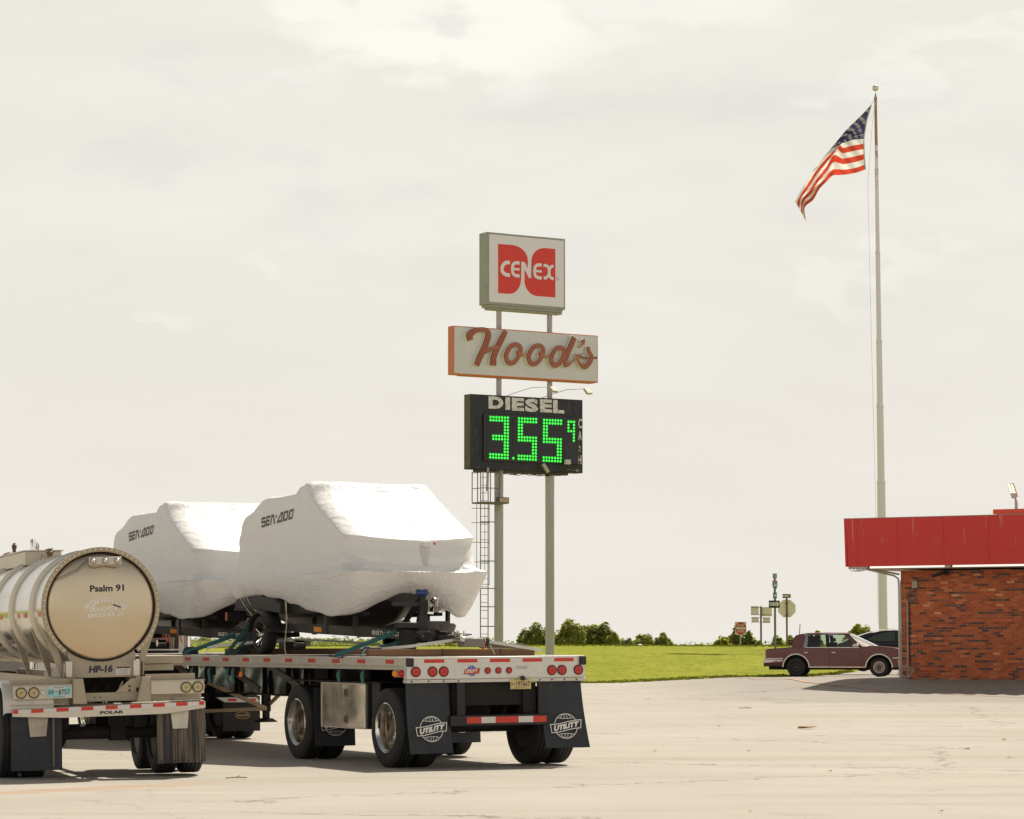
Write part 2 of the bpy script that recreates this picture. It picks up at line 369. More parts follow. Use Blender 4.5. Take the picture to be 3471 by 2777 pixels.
def lot_material():
    m=bpy.data.materials.new('bleached_pavement');m.use_nodes=True;N,L=nodes(m);p=N['Principled BSDF'];p.inputs['Roughness'].default_value=.85;p.inputs['Specular IOR Level'].default_value=.25
    tc=N.new('ShaderNodeTexCoord');sp=N.new('ShaderNodeSeparateXYZ');L.new(tc.outputs['Object'],sp.inputs[0])
    def mp(sc,loc=(0,0,0),rot=0):
        n=N.new('ShaderNodeMapping');n.inputs['Scale'].default_value=sc;n.inputs['Location'].default_value=loc;n.inputs['Rotation'].default_value=(0,0,rot);L.new(tc.outputs['Object'],n.inputs[0]);return n.outputs[0]
    def nz(v,s,d=6,r=.6,dist=0):
        n=N.new('ShaderNodeTexNoise');n.inputs['Scale'].default_value=s;n.inputs['Detail'].default_value=d;n.inputs['Roughness'].default_value=r;n.inputs['Distortion'].default_value=dist;L.new(v,n.inputs['Vector']);return n.outputs['Fac']
    def mr(v,a,b,x=0.0,y=1.0):
        n=N.new('ShaderNodeMapRange');n.clamp=True;L.new(v,n.inputs[0]);n.inputs[1].default_value=a;n.inputs[2].default_value=b;n.inputs[3].default_value=x;n.inputs[4].default_value=y;return n.outputs[0]
    def mt(op,a,b=None):
        n=N.new('ShaderNodeMath');n.operation=op
        for i,v in enumerate((a,b)):
            if v is None:continue
            if isinstance(v,(int,float)):n.inputs[i].default_value=v
            else:L.new(v,n.inputs[i])
        return n.outputs[0]
    def mix(f,a,b):
        n=N.new('ShaderNodeMix');n.data_type='RGBA';L.new(f,n.inputs[0])
        for i,v in((6,a),(7,b)):
            if isinstance(v,tuple):n.inputs[i].default_value=(*v,1)
            else:L.new(v,n.inputs[i])
        return n.outputs[2]
    o=mp((1,1,1))
    c=mix(mr(nz(o,.16,7,.62),.3,.7),(.375,.335,.283),(.450,.412,.355))
    # long drag and tyre streaks running across the lot
    c=mix(mr(nz(mp((.10,1.1,1),rot=R(8)),1.0,6,.65),.50,.68,0,.55),c,(.32,.275,.22))
    c=mix(mr(nz(mp((.22,2.6,1),(5,2,0),rot=R(-4)),1.0,5,.6),.53,.70,0,.40),c,(.50,.455,.385))
    c=mix(mr(nz(mp((.05,.5,1),(9,1,0),rot=R(20)),1.0,4,.5),.56,.66,0,.35),c,(.33,.28,.215))
    c=mix(mr(nz(o,38,3,.7),.42,.75,0,.38),c,(.28,.24,.20))
    c=mix(mr(nz(o,140,2,.6),.55,.8,0,.40),c,(.60,.56,.50))
    # paving colour turns darker next to the building
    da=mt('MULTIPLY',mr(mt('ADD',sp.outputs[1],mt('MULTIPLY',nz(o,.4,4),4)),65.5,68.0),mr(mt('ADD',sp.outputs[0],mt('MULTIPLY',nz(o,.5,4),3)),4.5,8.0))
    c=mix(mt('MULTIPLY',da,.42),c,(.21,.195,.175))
    # cracks
    def crack(sc,w,seed,dist,amt):
        v=N.new('ShaderNodeTexVoronoi');v.feature='DISTANCE_TO_EDGE';v.inputs['Scale'].default_value=sc
        q=N.new('ShaderNodeVectorMath');q.operation='ADD';nn=N.new('ShaderNodeTexNoise');nn.inputs['Scale'].default_value=.9;nn.inputs['Detail'].default_value=7;nn.inputs['Roughness'].default_value=.65;L.new(mp((1,1,1),seed),nn.inputs['Vector'])
        sc_=N.new('ShaderNodeVectorMath');sc_.operation='SCALE';sc_.inputs['Scale'].default_value=dist;L.new(nn.outputs['Color'],sc_.inputs[0]);L.new(mp((1,1,1),seed),q.inputs[0]);L.new(sc_.outputs[0],q.inputs[1]);L.new(q.outputs[0],v.inputs['Vector'])
        k=mt('LESS_THAN',v.outputs['Distance'],w)
        return mt('MULTIPLY',mt('MULTIPLY',k,mr(nz(mp((1,1,1),seed),.25,3),.36,.50)),amt)
    c=mix(crack(.085,.0026,(3,7,0),2.2,.75),c,(.15,.12,.09))
    c=mix(crack(.20,.0030,(13,2,0),1.6,.40),c,(.20,.165,.13))
    c=mix(mr(nz(mp((1,1,1),(31,5,0)),.55,5,.55),.66,.74,0,.35),c,(.22,.185,.15))
    c=mix(mr(nz(mp((1,1,1),(1,45,0)),3.5,3,.5),.74,.78,0,.45),c,(.17,.14,.11))
    # rust-coloured sediment band across the near left
    ln=mt('SUBTRACT',sp.outputs[1],mt('ADD',mt('MULTIPLY',mt('ADD',sp.outputs[0],5.5),.95),30.15))
    ln=mt('ADD',ln,mt('MULTIPLY',mt('SUBTRACT',nz(o,.8,5),.5),1.3))
    bd=mt('MULTIPLY',mr(mt('ABSOLUTE',ln),.62,.30),mr(sp.outputs[0],-3.1,-4.2))
    bd=mt('MULTIPLY',bd,mr(nz(mp((.3,3,1)),1.4,5),.36,.56,.25,.72))
    c=mix(bd,c,(.40,.25,.135))
    L.new(c,p.inputs['Base Color'])
    b=N.new('ShaderNodeBump');b.inputs['Strength'].default_value=.35;b.inputs['Distance'].default_value=.01;L.new(nz(o,55,4,.7),b.inputs['Height']);L.new(b.outputs[0],p.inputs['Normal'])
    return m
def grass_material():
    m=bpy.data.materials.new('mown_grass');m.use_nodes=True;N,L=nodes(m);p=N['Principled BSDF'];p.inputs['Roughness'].default_value=.95;p.inputs['Specular IOR Level'].default_value=.1
    tc=N.new('ShaderNodeTexCoord')
    def nz(s,d,sc=(1,1,1),r=.65):
        q=N.new('ShaderNodeMapping');q.inputs['Scale'].default_value=sc;L.new(tc.outputs['Object'],q.inputs[0]);n=N.new('ShaderNodeTexNoise');n.inputs['Scale'].default_value=s;n.inputs['Detail'].default_value=d;n.inputs['Roughness'].default_value=r;L.new(q.outputs[0],n.inputs['Vector']);return n.outputs['Fac']
    def mr(v,a,b,x=0.0,y=1.0):
        n=N.new('ShaderNodeMapRange');L.new(v,n.inputs[0]);n.inputs[1].default_value=a;n.inputs[2].default_value=b;n.inputs[3].default_value=x;n.inputs[4].default_value=y;return n.outputs[0]
    def mix(f,a,b):
        n=N.new('ShaderNodeMix');n.data_type='RGBA';L.new(f,n.inputs[0])
        for i,v in((6,a),(7,b)):
            if isinstance(v,tuple):n.inputs[i].default_value=(*v,1)
            else:L.new(v,n.inputs[i])
        return n.outputs[2]
    c=mix(mr(nz(.35,7,(1,.35,1)),.32,.68),(.21,.235,.016),(.31,.305,.024))
    c=mix(mr(nz(3.2,6,(1,.22,1)),.46,.66,0,.75),c,(.125,.165,.010))
    c=mix(mr(nz(14,4,(1,.15,1)),.5,.7,0,.55),c,(.36,.36,.035))
    c=mix(mr(nz(.9,4,(1,.3,1)),.62,.75,0,.5),c,(.34,.30,.06))
    L.new(c,p.inputs['Base Color'])
    b=N.new('ShaderNodeBump');b.inputs['Strength'].default_value=.8;b.inputs['Distance'].default_value=.12;L.new(nz(7,5),b.inputs['Height']);L.new(b.outputs[0],p.inputs['Normal'])
    return m
def build_ground():
    xs=[-900,-500,-260,-150,-90]+[-60+i*2.0 for i in range(31)]+[2+i*.5 for i in range(45)]+[26,30,36,44,60,90,150,260,500,900]
    rows=[]
    for i in range(501):
        t=i/500; rows.append([(x,-60+ (bnd(x)+60)*min(1,t*1.0),0) for x in xs])
    rows=[[(x,y,zlot(x,y)) for (x,y,_) in r] for r in rows]
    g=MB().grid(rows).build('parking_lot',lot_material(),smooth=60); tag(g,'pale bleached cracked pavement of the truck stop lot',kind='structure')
    rows=[]
    ts=[0,.004,.01,.02]+[.02+.98*((i+1)/60)**1.0 for i in range(60)]
    for t in ts: rows.append([(x,bnd(x)+t*(140-bnd(x)),zgr(x,bnd(x)+t*(140-bnd(x)))+(.0 if t==0 else .025)) for x in xs])
    for Y in (150,165,185,210,240,300,400,600,1000,2000,4500): rows.append([(x*(1+ (Y-140)/500),Y,zgr(x,Y)) for x in xs])
    g=MB().grid(rows).build('grass_field',grass_material(),smooth=60); tag(g,'bright yellow-green grass bank beyond the lot',kind='structure')
    # low tufts that break the lot edge and the crest
    v=[];f=[];rnd=random.Random(3)
    def tuft(x,y,h):
        z=zgr(x,y)+(.02 if y>bnd(x)+.3 else 0);a=rnd.uniform(0,PI);w=rnd.uniform(.03,.08);dx,dy=math.cos(a)*w,math.sin(a)*w
        k=len(v);lx=rnd.uniform(-.04,.04);v.extend([(x-dx,y-dy,z),(x+dx,y+dy,z),(x+lx,y,z+h)]);f.append((k,k+1,k+2))
    for i in range(9000):
        x=rnd.uniform(-28,13);y=bnd(x)+rnd.gauss(.12,.30)*(1+.8*noise.noise(Vector((x*.6,0,0))));tuft(x,y,rnd.uniform(.02,.06))
    for i in range(0):
        x=rnd.uniform(-28,20);y=rnd.uniform(bnd(x)+.3,138);tuft(x,y,rnd.uniform(.04,.12))
    for i in range(9000):
        x=rnd.uniform(-34,22);y=rnd.uniform(133,146);tuft(x,y,rnd.uniform(.03,.09))
    mb=MB();mb.add(v,f);o=mb.build('grass_tufts',mat('grass_blades',(.25,.27,.02),.9,0,.4,.8,spec=.1),smooth=0,fix=False)
    tag(o,'short ragged grass growing over the bank and its edge','grass',kind='stuff')
    # faded orange paint line
    pts=[at(2480,2303,1),at(2560,2302.5,1),at(2730,2313,1),at(2885,2330,1),at(3125,2352,1),at(3471,2366,1),at(3800,2376,1)]
    o_=Vector((0,0,CAMH));P=[]
    for q in pts:
        d=(q-o_).normalized();t=50.0
        while t<140 and (o_+d*t).z>zlot((o_+d*t).x,(o_+d*t).y): t+=.05
        P.append(o_+d*t)
    mb=MB();rows=[]
    Q=[]
    for i in range(len(P)-1):
        for k in range(12): Q.append(P[i].lerp(P[i+1],k/12))
    Q.append(P[-1])
    for i,q in enumerate(Q):
        d=(Q[min(i+1,len(Q)-1)]-Q[max(i-1,0)]);s_=Vector((-d.y,d.x,0)).normalized()*.055
        a=q-s_;b=q+s_;rows.append([(a.x,a.y,zlot(a.x,a.y)+.012),(b.x,b.y,zlot(b.x,b.y)+.012)])
    o=MB().grid(rows).build('painted_line',mat('faded_orange_paint',(.58,.30,.165),.8,0,.2,2,.8,(.42,.35,.27),dscale=1.0),smooth=0); tag(o,'faded orange paint line curving across the lot in front of the sedan',kind='structure')
build_ground()
# ---------------- truck wheels ----------------
def truck_wheel(parent,x,y,side,z=.515,r=.515,w=.27,deep=True,outer=True,rimmat=None):
    """side -1: outside face towards -x"""
    ax=(side,0,0); c=(x,y,z); h=w/2     # +axis = outward face
    prof=[(-h*.80,r*.60),(-h,r*.66),(-h*1.02,r*.82),(-h*.88,r*.95),(-h*.80,r*.985)]
    gs=[-.55,-.18,.18,.55]
    for g in gs: prof+=[(h*(g-.06),r*(1-.004)),(h*(g-.045),r*.972),(h*(g+.045),r*.972),(h*(g+.06),r*(1-.004))]
    prof+=[(h*.80,r*.985),(h*.88,r*.95),(h*.97,r*.90),(h*1.0,r*.88),(h*1.03,r*.80),(h*1.02,r*.72),(h*1.0,r*.66),(h*.80,r*.60)]
    t=MB().lathe(prof,c,ax,n=56,closed=True).build('wheel',RUB,parent,smooth=50)
    rm=rimmat or POL
    rr=r*.615
    if outer:
        pr=[(h*.82,rr*.96),(h*.98,rr*1.03),(h*1.03,rr*1.0),(h*.95,rr*.965),(h*.78,rr*.94),(h*.70,rr*.90),(h*.10,rr*.86),(-h*.0,rr*.89),(-h*.55,rr*.87)]
        MB().lathe(pr,c,ax,n=48,caps=False).build('rim',rm,t,smooth=35)
        MB().lathe([(-h*.50,rr*.88),(-h*.62,rr*.72),(-h*.50,rr*.52),(-h*.30,rr*.42),(-h*.30,.0)],c,ax,n=48,caps=False).build('wheel_disc',mat('dusty_disc',(.70,.63,.52),.30,.95,.2,6,.25,(.20,.14,.09)),t,smooth=35)
        hb=MB(); d=Vector(ax);cc=Vector(c)
        hb.lathe([(-h*.3,.115),(-h*.0,.11),(h*.15,.10),(h*.22,.085),(h*.25,.0)],c,ax,n=20)
        for i in range(10):
            a=2*PI*i/10; q=cc+Vector((0,math.cos(a)*.165,math.sin(a)*.165)); hb.cyl(q-d*(h*.6),q-d*(h*.2),.016,n=6)
        hb.build('hub',mat('dull_hub',(.18,.13,.09),.5,.6,.3,10),t)
        hh=MB()
        for i in range(10):
            a=2*PI*(i+.5)/10; q=cc+Vector((0,math.cos(a)*.225,math.sin(a)*.225)); hh.cyl(q-d*(h*.75),q-d*(h*.54),.026,n=10)
        hh.build('hand_hole',BLK,t)
    else:
        MB().lathe([(-h*.8,rr*.96),(-h*.3,rr*.85),(h*.6,rr*.8),(h*.7,.1)],c,ax,n=24).build('rim',BLK,t)
    return t
def globe_logo(parent,o,u,w,n,wd,name='logo',mt=None,name_txt='UTILITY'):
    """round globe with a slanted banner; o centre"""
    mt=mt or WHT; o=Vector(o);u=Vector(u);w=Vector(w);n=Vector(n);mb=MB();R_=wd*.37;t=wd*.020
    def arc(a0,a1,rx,ry,k=18): return [(rx*math.cos(a0+(a1-a0)*i/k),ry*math.sin(a0+(a1-a0)*i/k)*1.0,t) for i in range(k+1)]
    b=lambda x:.10*wd*math.sin(x/wd*2.6)+ .0     # banner wave
    # globe outline pieces above and below the banner
    up=[p for p in arc(R(12),R(168),R_,R_) ]; dn=[p for p in arc(R(192),R(348),R_,R_)]
    stroke(mb,up,o,u,w,n);stroke(mb,dn,o,u,w,n)
    for s_ in(1,-1):
        for rx in(.18,.62):
            for q in(1,-1):
                pts=[(q*R_*rx*math.cos(a),s_*R_*math.sin(a),t*.8) for a in [R(40+50*i/8) for i in range(9)]]
                stroke(mb,pts,o+n*.0006,u,w,n)
        y=s_*R_*.68;hx=math.sqrt(R_*R_-y*y); stroke(mb,[(-hx,y,t*.8),(-hx*.4,y-s_*R_*.07,t*.8),(hx*.4,y-s_*R_*.07,t*.8),(hx,y,t*.8)],o+n*.0012,u,w,n)
    # banner outline
    bw,bh=wd*.5,wd*.115
    sh=lambda x:.07*x+.035*wd*math.sin(x/bw*2.2)
    top=[(x,bh+sh(x),t*1.2) for x in [(-1+2*i/10)*bw for i in range(11)]];bot=[(x*.94,-bh*1.12+sh(x),t*1.2) for x in [(1-2*i/10)*bw for i in range(11)]]
    stroke(mb,top+bot,o+n*.0018,u,w,n,closed=True)
    tw=wd*.82;th=bh*1.45
    text(mb,name_txt,o+n*.0024-u*(tw*.50)-w*(th*.5),u,w,tw,th,bold=.065,warp=lambda x,y:(x+.22*y,y+.07*(x-tw/2)+.035*wd*math.sin((x-tw/2)/bw*2.2)))
    return mb.build(name,mt,parent,smooth=0,fix=False)
def mud_flap(parent,x0,x1,y,ztop,zbot,lean=.08,mt=None,name='mud_flap',th=.012,twist=0):
    rows=[];k=10
    mb=MB();A=[];B=[]
    for i in range(k+1):
        t=i/k; z=ztop+(zbot-ztop)*t
        A.append([(x0+(x1-x0)*j/6+.03*t*t*(1 if twist else 0), y-lean*t*t-(.012*math.sin(j*1.1+t*3)*t)-twist*t*(j/6), z) for j in range(7)])
    B=[[(a,b+th,c) for (a,b,c) in r] for r in A]
    mb.grid(A);mb.grid(B)
    edgeA=A[0]+[r[-1] for r in A[1:]]+A[-1][::-1][1:]+[r[0] for r in A[::-1]][1:-1]
    edgeB=B[0]+[r[-1] for r in B[1:]]+B[-1][::-1][1:]+[r[0] for r in B[::-1]][1:-1]
    mb.grid([edgeA,edgeB],closed=True)
    return mb.build(name,mt or FLP,parent,smooth=60)
def round_lamp(parent,c,r,n,lens=None,name='tail_lamp',ring=True,proud=.012):
    c=Vector(c);n=Vector(n).normalized()
    g=MB().lathe([(0.0,r*1.0),(proud,r*1.0),(proud*1.1,r*.86),(proud*.5,r*.82)],c,n,n=28).build(name,mat('lamp_grommet',(.018,.016,.015),.7),parent)
    l=MB().lathe([(proud*.2,r*.84),(proud*.9,r*.82),(proud*1.25,r*.6),(proud*1.4,r*.3),(proud*1.4,.0)],c,n,n=28).build('lens',lens or RED,g)
    MB().lathe([(proud*1.40,r*.22),(proud*1.55,r*.12),(proud*1.6,0)],c,n,n=14).build('reflector',mat('lamp_core',(.30,.02,.02),.3) if (lens or RED)==RED else mat('lamp_core_y',(.30,.22,.10),.4),g)
    return g
# ---------------- flatbed trailer ----------------
FBX,FBY,FBR=-.185,36.23,R(26.18)
def FBT(name,label,cat,group=None): return thing(name,label,cat,(FBX,FBY,0),FBR,group)
def build_flatbed():
    T=thing('flatbed_trailer','long silver flatbed semi-trailer with red tail lamps carrying two wrapped boats','semi-trailer',(FBX,FBY,0),FBR,roll=R(.45))
    zt=1.430; LN=14.6
    d=MB()
    for i in range(16):
        x0=-1.22+i*(2.44/16); d.box(x0+.004,x0+2.44/16-.004,.02,LN,zt-.045,zt-.012)
    d.build('deck',DECKM,T)
    for s in(-1,1):
        r=MB(); xo=1.295*s
        pf=[(1.295,zt-.115),(1.295,zt-.004),(1.285,zt),(1.225,zt),(1.215,zt-.006),(1.215,zt-.115),(1.27,zt-.118),(1.272,zt-.155),(1.285,zt-.158),(1.285,zt-.165),(1.20,zt-.165),(1.20,zt-.12)]
        r.prism([(p[0]*s,p[1]) for p in pf],(0,.0,0),(1,0,0),(0,0,1),(0,LN,0))
        rail=r.build('side_rail',ALW,T)
        rt=MB();wt=MB()
        for y in (.481,1.416,2.282,3.142,3.994,4.834,5.676,6.514,7.351,8.166,9.0,9.85,10.7,11.5,12.3):
            rt.box(xo,xo+.003*s,y-.132,y+.132,zt-.088,zt-.036); wt.box(xo,xo+.0025*s,y+.40,y+.56,zt-.088,zt-.036)
        rt.build('red_tape',RTP,rail); wt.build('white_tape',STP,rail)
        sp=MB()
        for i in range(26): sp.box(1.225*s,1.268*s,.9+i*.52,.96+i*.52,zt-.165,zt-.118)
        sp.build('stake_pocket',TANP,rail)
    # rear panel
    p=MB(); p.box(-1.275,1.275,-.012,.10,1.142,zt-.004)
    rp=p.build('rear_panel',mat('rear_sill_aluminium',(.66,.635,.585),.38,.35,.07,2,.22,(.45,.40,.32),.04,40),T,bevel=.006)
    MB().box(-1.285,1.285,-.028,.09,1.098,1.139).build('bumper_lip',ALW,rp,bevel=.004)
    c=MB()
    for x in(-1.22,-.98,-.77,-.56,.60,.78,.96,1.14): c.cyl((x,-.034,1.118),(x,-.026,1.118),.011,n=8)
    c.build('bolt',INK,rp)
    c=MB()
    for x in(-.60,-.50,.58,.68):
        for z in(1.20,1.25,1.30): c.cyl((x,-.018,z),(x,-.010,z),.009,n=8)
    c.build('rivet',ALU,rp)
    for s in(-1,1): MB().box(s*1.235-.045,s*1.235+.045,-.050,.02,1.305,1.418).build('rubber_bumper',RUBW,rp,bevel=.012)
    t=MB()
    for a,b in((-1.035,-.754),(-.566,-.286),(-.105,.179),(.362,.644),(.825,1.106)): t.box(a,b,-.0155,-.0125,1.352,1.398)
    t.build('red_tape',RTP,rp)
    t=MB();e=MB()
    for a,b in((-.754,-.566),(-.286,-.105),(.179,.362),(.644,.825)):
        t.box(a+.002,b-.002,-.0148,-.0125,1.352,1.398); stroke(e,[((a+b)/2+.045*math.cos(q*PI/6),1.375+.013*math.sin(q*PI/6),.006) for q in range(12)],(0,-.0155,0),(1,0,0),(0,0,1),(0,-1,0),closed=True)
    t.build('white_tape',STP,rp); e.build('tape_mark',WHT,rp,smooth=0,fix=False)
    for x in(-1.154,-.919,-.762,.786,.933,1.175): round_lamp(rp,(x,-.012,1.240),.067,(0,-1,0))
    for x in(-.139,.013,.166): round_lamp(rp,(x,-.012,1.245),.042,(0,-1,0),name='marker_lamp')
    # blue and red emblem
    em=MB();o=Vector((-.366,-.013,1.245))
    em.cyl((o.x,-.012,o.z),(o.x,-.014,o.z),.072,n=28); em.build('emblem_globe',mat('emblem_blue',(.035,.14,.40),.4,0,.1),rp)
    gl=MB()
    for q in(-.035,0,.035): stroke(gl,[(q*1.6*math.cos(a) if q else 0,.070*math.sin(a),.004) for a in[R(-80+160*i/8) for i in range(9)]],(o.x,-.0150-abs(q)*.003,o.z),(1,0,0),(0,0,1),(0,-1,0))
    gl.build('emblem_line',WHT,rp,smooth=0,fix=False)
    bn=MB();bn.add([(o.x-.115,-.0155,o.z-.045),(o.x+.105,-.0155,o.z-.035),(o.x+.12,-.0155,o.z+.035),(o.x-.10,-.0155,o.z+.02)],[(0,1,2,3)]); bn.build('emblem_banner',mat('emblem_red',(.52,.05,.02),.4),rp,smooth=0)
    tx=MB();text(tx,'UTILITY',(o.x-.095,-.0165,o.z-.031),(1,0,.08),(.15,0,1),.175,.042,bold=.04);tx.build('lettering',WHT,rp,smooth=0,fix=False)
    tx=MB();text(tx,'225324',(.26,-.0145,1.262),(1,0,.0),(0,0,1),.165,.040,shear=.2);tx.build('fleet_number',mat('grey_number',(.25,.24,.23),.6),rp,smooth=0,fix=False)
    # licence plate
    pl=MB().box(.175,.472,-.034,-.030,1.003,1.140).build('licence_plate',mat('yellow_plate',(.60,.47,.20),.45,0,.12,12),T)
    tx=MB()
    text(tx,'PT',(.190,-.0355,1.045),(1,0,0),(0,0,1),.052,.034,bold=.01);text(tx,'197667',(.258,-.0355,1.036),(1,0,0),(0,0,1),.200,.066,bold=.012)
    text(tx,'PERMANENT',(.250,-.0355,1.014),(1,0,0),(0,0,1),.145,.013);text(tx,'ARKANSAS',(.235,-.0355,1.116),(1,0,0),(0,0,1),.19,.016,bold=.01)
    for x in(.232,.412): text(tx,'.',(x,-.0355,1.008),(1,0,0),(0,0,1),.008,.008)
    tx.build('lettering',INK,pl,smooth=0,fix=False)
    MB().cyl((.352,-.05,1.142),(.352,-.03,1.142),.032,n=16).build('plate_lamp',BLK,T)
    # side lamp pod near the rear left corner
    for s in(-1,1):
        q=MB().box(s*1.19,s*1.275,.06,.42,1.168,1.262).build('lamp_pod',TANP,T,bevel=.01)
        MB().lathe([(0,.048),(.02,.048),(.055,.02),(.058,0)],(s*1.272,.14,1.218),(s,0,0),n=20).build('lens',RED,q)
        MB().lathe([(0,.046),(.02,.046),(.040,.03),(.045,0)],(s*1.272,.34,1.218),(s,0,0),n=20).build('lens',LGR,q)
    # rear impact guard
    g=MB();g.box(-.578,-.466,-.02,.03,.56,1.10);g.box(.584,.690,-.02,.03,.56,1.10);ig=g.build('impact_guard',BLK,T,bevel=.008)
    g=MB();g.box(-.68,.74,-.035,.055,.540,.680);g.build('guard_bar',BLK,ig,bevel=.01)
    t=MB()
    for a,b in((-.45,-.245),(.0-.04,.285),(.50,.69)): t.box(a,b,-.0385,-.0355,.575,.655)
    t.build('red_tape',RTP,ig)
    t=MB()
    for a,b in((-.243,-.042),(.287,.498)): t.box(a,b,-.0380,-.0355,.575,.655)
    t.build('white_tape',STP,ig)
    # mud flaps: rear pair, middle pair
    f=mud_flap(T,-1.255,-.655,.07,1.105,.205,.14); globe_logo(f,(-.945,-.035,.515),(1,0,0),(0,.12,1),(0,-1,.12),.43)
    f=mud_flap(T,.66,1.25,.07,1.105,.235,.10,twist=.10); globe_logo(f,(.965,-.055,.515),(1,-.10,0),(0,.12,1),(0,-1,.12),.43)
    for s in(-1,1):
        f=mud_flap(T,s*1.25 if s<0 else .66,-.66 if s<0 else 1.25,3.16,1.0,.20,.05)
        globe_logo(f,(s*.955,3.105,.50),(1,0,0),(0,.06,1),(0,-1,.06),.43)
    # axles and wheels
    for y in(.69,3.77):
        MB().cyl((-.95,y,.515),(.95,y,.515),.075,n=16).build('axle',DRK,T)
        sp=MB()
        for s in(-1,1):
            sp.box(s*.50-.06,s*.50+.06,y-.42,y+.45,.56,.68); sp.cyl((s*.48,y+.22,.66),(s*.48,y+.22,.98),.13,n=18); sp.box(s*.5-.09,s*.5+.09,y-.62,y-.42,.55,1.08); sp.cyl((s*.36,y-.06,.60),(s*.40,y-.36,1.05),.04,n=10)
            sp.cyl((s*.25,y+.08,.56),(s*.25,y+.32,.56),.10,n=16)
        sp.build('suspension',DRK,T)
        for s in(-1,1):
            truck_wheel(T,s*1.135,y,s)
            truck_wheel(T,s*.815,y,s,outer=False)
    # frame: deep main beams, cross members, slider boxes
    fr=MB()
    for s in(-1,1):
        fr.box(s*.47,s*.49,.1,5.0,.98,1.385); fr.box(s*.40,s*.56,.1,5.0,.96,.985)
    fr.box(-.46,.46,.12,.20,.80,1.38);fr.box(-1.15,1.15,1.62,1.66,.60,1.25);fr.box(-.60,.60,2.9,2.94,.62,1.25)  # dark panels across the underside are added, standing in for shade below the deck
    fr.build('frame_and_shade_panel',DRK,T)
    cm=MB()
    for i in range(44): cm.box(-1.2,1.2,.25+i*.325,.285+i*.325,1.262,1.382)
    cm.build('cross_members',DRK,T)
    for s in(-1,1):
        w=MB();rows=[]
        for i in range(61):
            y=4.0+i*(10.2-4.0)/60; zb=.845 if y<8.4 else .845+(y-8.4)*.13
            rows.append([(s*(.47+.010*math.sin(y*4.1)+.006*math.sin(y*9+z*5)),y,zb+(1.375-zb)*z) for z in[j/8 for j in range(9)]])
        wb=MB().grid(rows).build('beam_web',WEB,T,smooth=80)
        st=MB()
        for y in(4.02,4.35,5.25,5.95,6.9,8.1): st.box(s*.48,s*.56,y,y+.02,.85,1.37)
        st.box(s*.40,s*.58,4.0,8.6,.825,.845); st.build('stiffener',DRK,wb)
        br=MB()
        for a,b in((6.95,5.95),(5.12,4.10)): br.bar((s*1.16,a,1.29),(s*.98,b,.93),.035,.085)
        br.bar((s*1.16,9.2,1.29),(s*1.0,8.2,.95),.035,.085)
        br.build('brace',mat('brace_steel',(.10,.085,.07),.6,.3,.2,5,.3),T)
    # emblem on the web
    MB().cyl((-.485,5.12,.95),(-.488,5.12,.95),.055,n=20).build('web_emblem',mat('pale_emblem',(.30,.33,.36),.5),T)
    # lamp bracket and amber marker
    a=MB().box(-1.20,-1.19,6.06,6.22,1.13,1.27).build('marker_bracket',TANP,T)
    MB().box(-1.215,-1.20,6.075,6.205,1.115,1.19).build('amber_lamp',LGR,a,bevel=.01)
    # winches hanging below the rail with their webbing tails
    for y in(8.02,7.26,6.48,6.25,2.22,1.41):
        wn=MB().box(-1.285,-1.20,y-.07,y-.055,1.13,1.262).box(-1.285,-1.20,y+.055,y+.07,1.13,1.262).cyl((-1.24,y-.09,1.18),(-1.24,y+.09,1.18),.032,n=14).build('strap_winch',BLK,T)
        MB().ribbon([(-1.25,y,1.26),(-1.29,y+.01,1.2),(-1.28,y+.01,1.10),(-1.26,y+.02,1.02)],.085,(0,1,0),.01).build('webbing_tail',TEAL,wn)
    # air tanks, lines seen in the dark
    dk=MB();dk.cyl((-.3,2.0,.86),(-.3,2.9,.86),.12,n=16);dk.cyl((.3,2.0,.86),(.3,2.9,.86),.12,n=16);dk.box(-.9,.9,1.55,1.62,.9,1.0)
    dk.build('air_tank',DRK,T)
    # dark fender panel beside box, polished toolbox
    MB().box(-1.262,-.75,.95,4.3,1.085,1.10).build('wheel_shelf',DRK,T)
    MB().box(-1.245,-1.235,.92,1.18,.50,1.09).build('splash_panel',RUBW,T)
    bx=MB().box(-1.275,-.72,1.31,2.83,.485,1.075).build('toolbox',MIR,T,bevel=.006)
    rim=MB()
    for (a,b,z0,z1) in((1.30,2.84,1.067,1.080),(1.30,2.84,.480,.492)): rim.box(-1.284,-1.276,a,b,z0,z1)
    rim.box(-1.284,-1.276,1.30,1.312,.49,1.07);rim.box(-1.284,-1.276,2.828,2.84,.49,1.07)
    rim.build('box_trim',ALU,bx)
    dr=MB();rows=[]
    for i in range(25):
        y=1.325+i*(2.10-1.325)/24; rows.append([(-1.281+.004*math.sin(y*7)+.003*math.sin(z*9+y*5),y,.50+.56*z) for z in[j/12 for j in range(13)]])
    dr.grid(rows);dr.build('box_door',MIR,bx,smooth=80)
    for z in(.95,.60):
        MB().box(-1.292,-1.285,1.93,2.02,z-.055,z+.055).build('latch',mat('latch_steel',(.35,.31,.26),.25,1),bx,bevel=.006)
        MB().box(-1.297,-1.292,1.955,1.985,z-.035,z+.035).build('latch_handle',INK,bx)
    MB().box(-1.275,-.72,1.24,1.295,.485,1.072).build('box_side',BLK,bx)
    # landing gear and struts
    lg=MB()
    for s in(-1,1):
        lg.box(s*.62-.06,s*.62+.06,9.75,9.87,.50,1.30); lg.box(s*.62-.045,s*.62+.045,9.76,9.86,.36,.52)
    L_=lg.build('landing_gear',DRK,T)
    ft=MB()
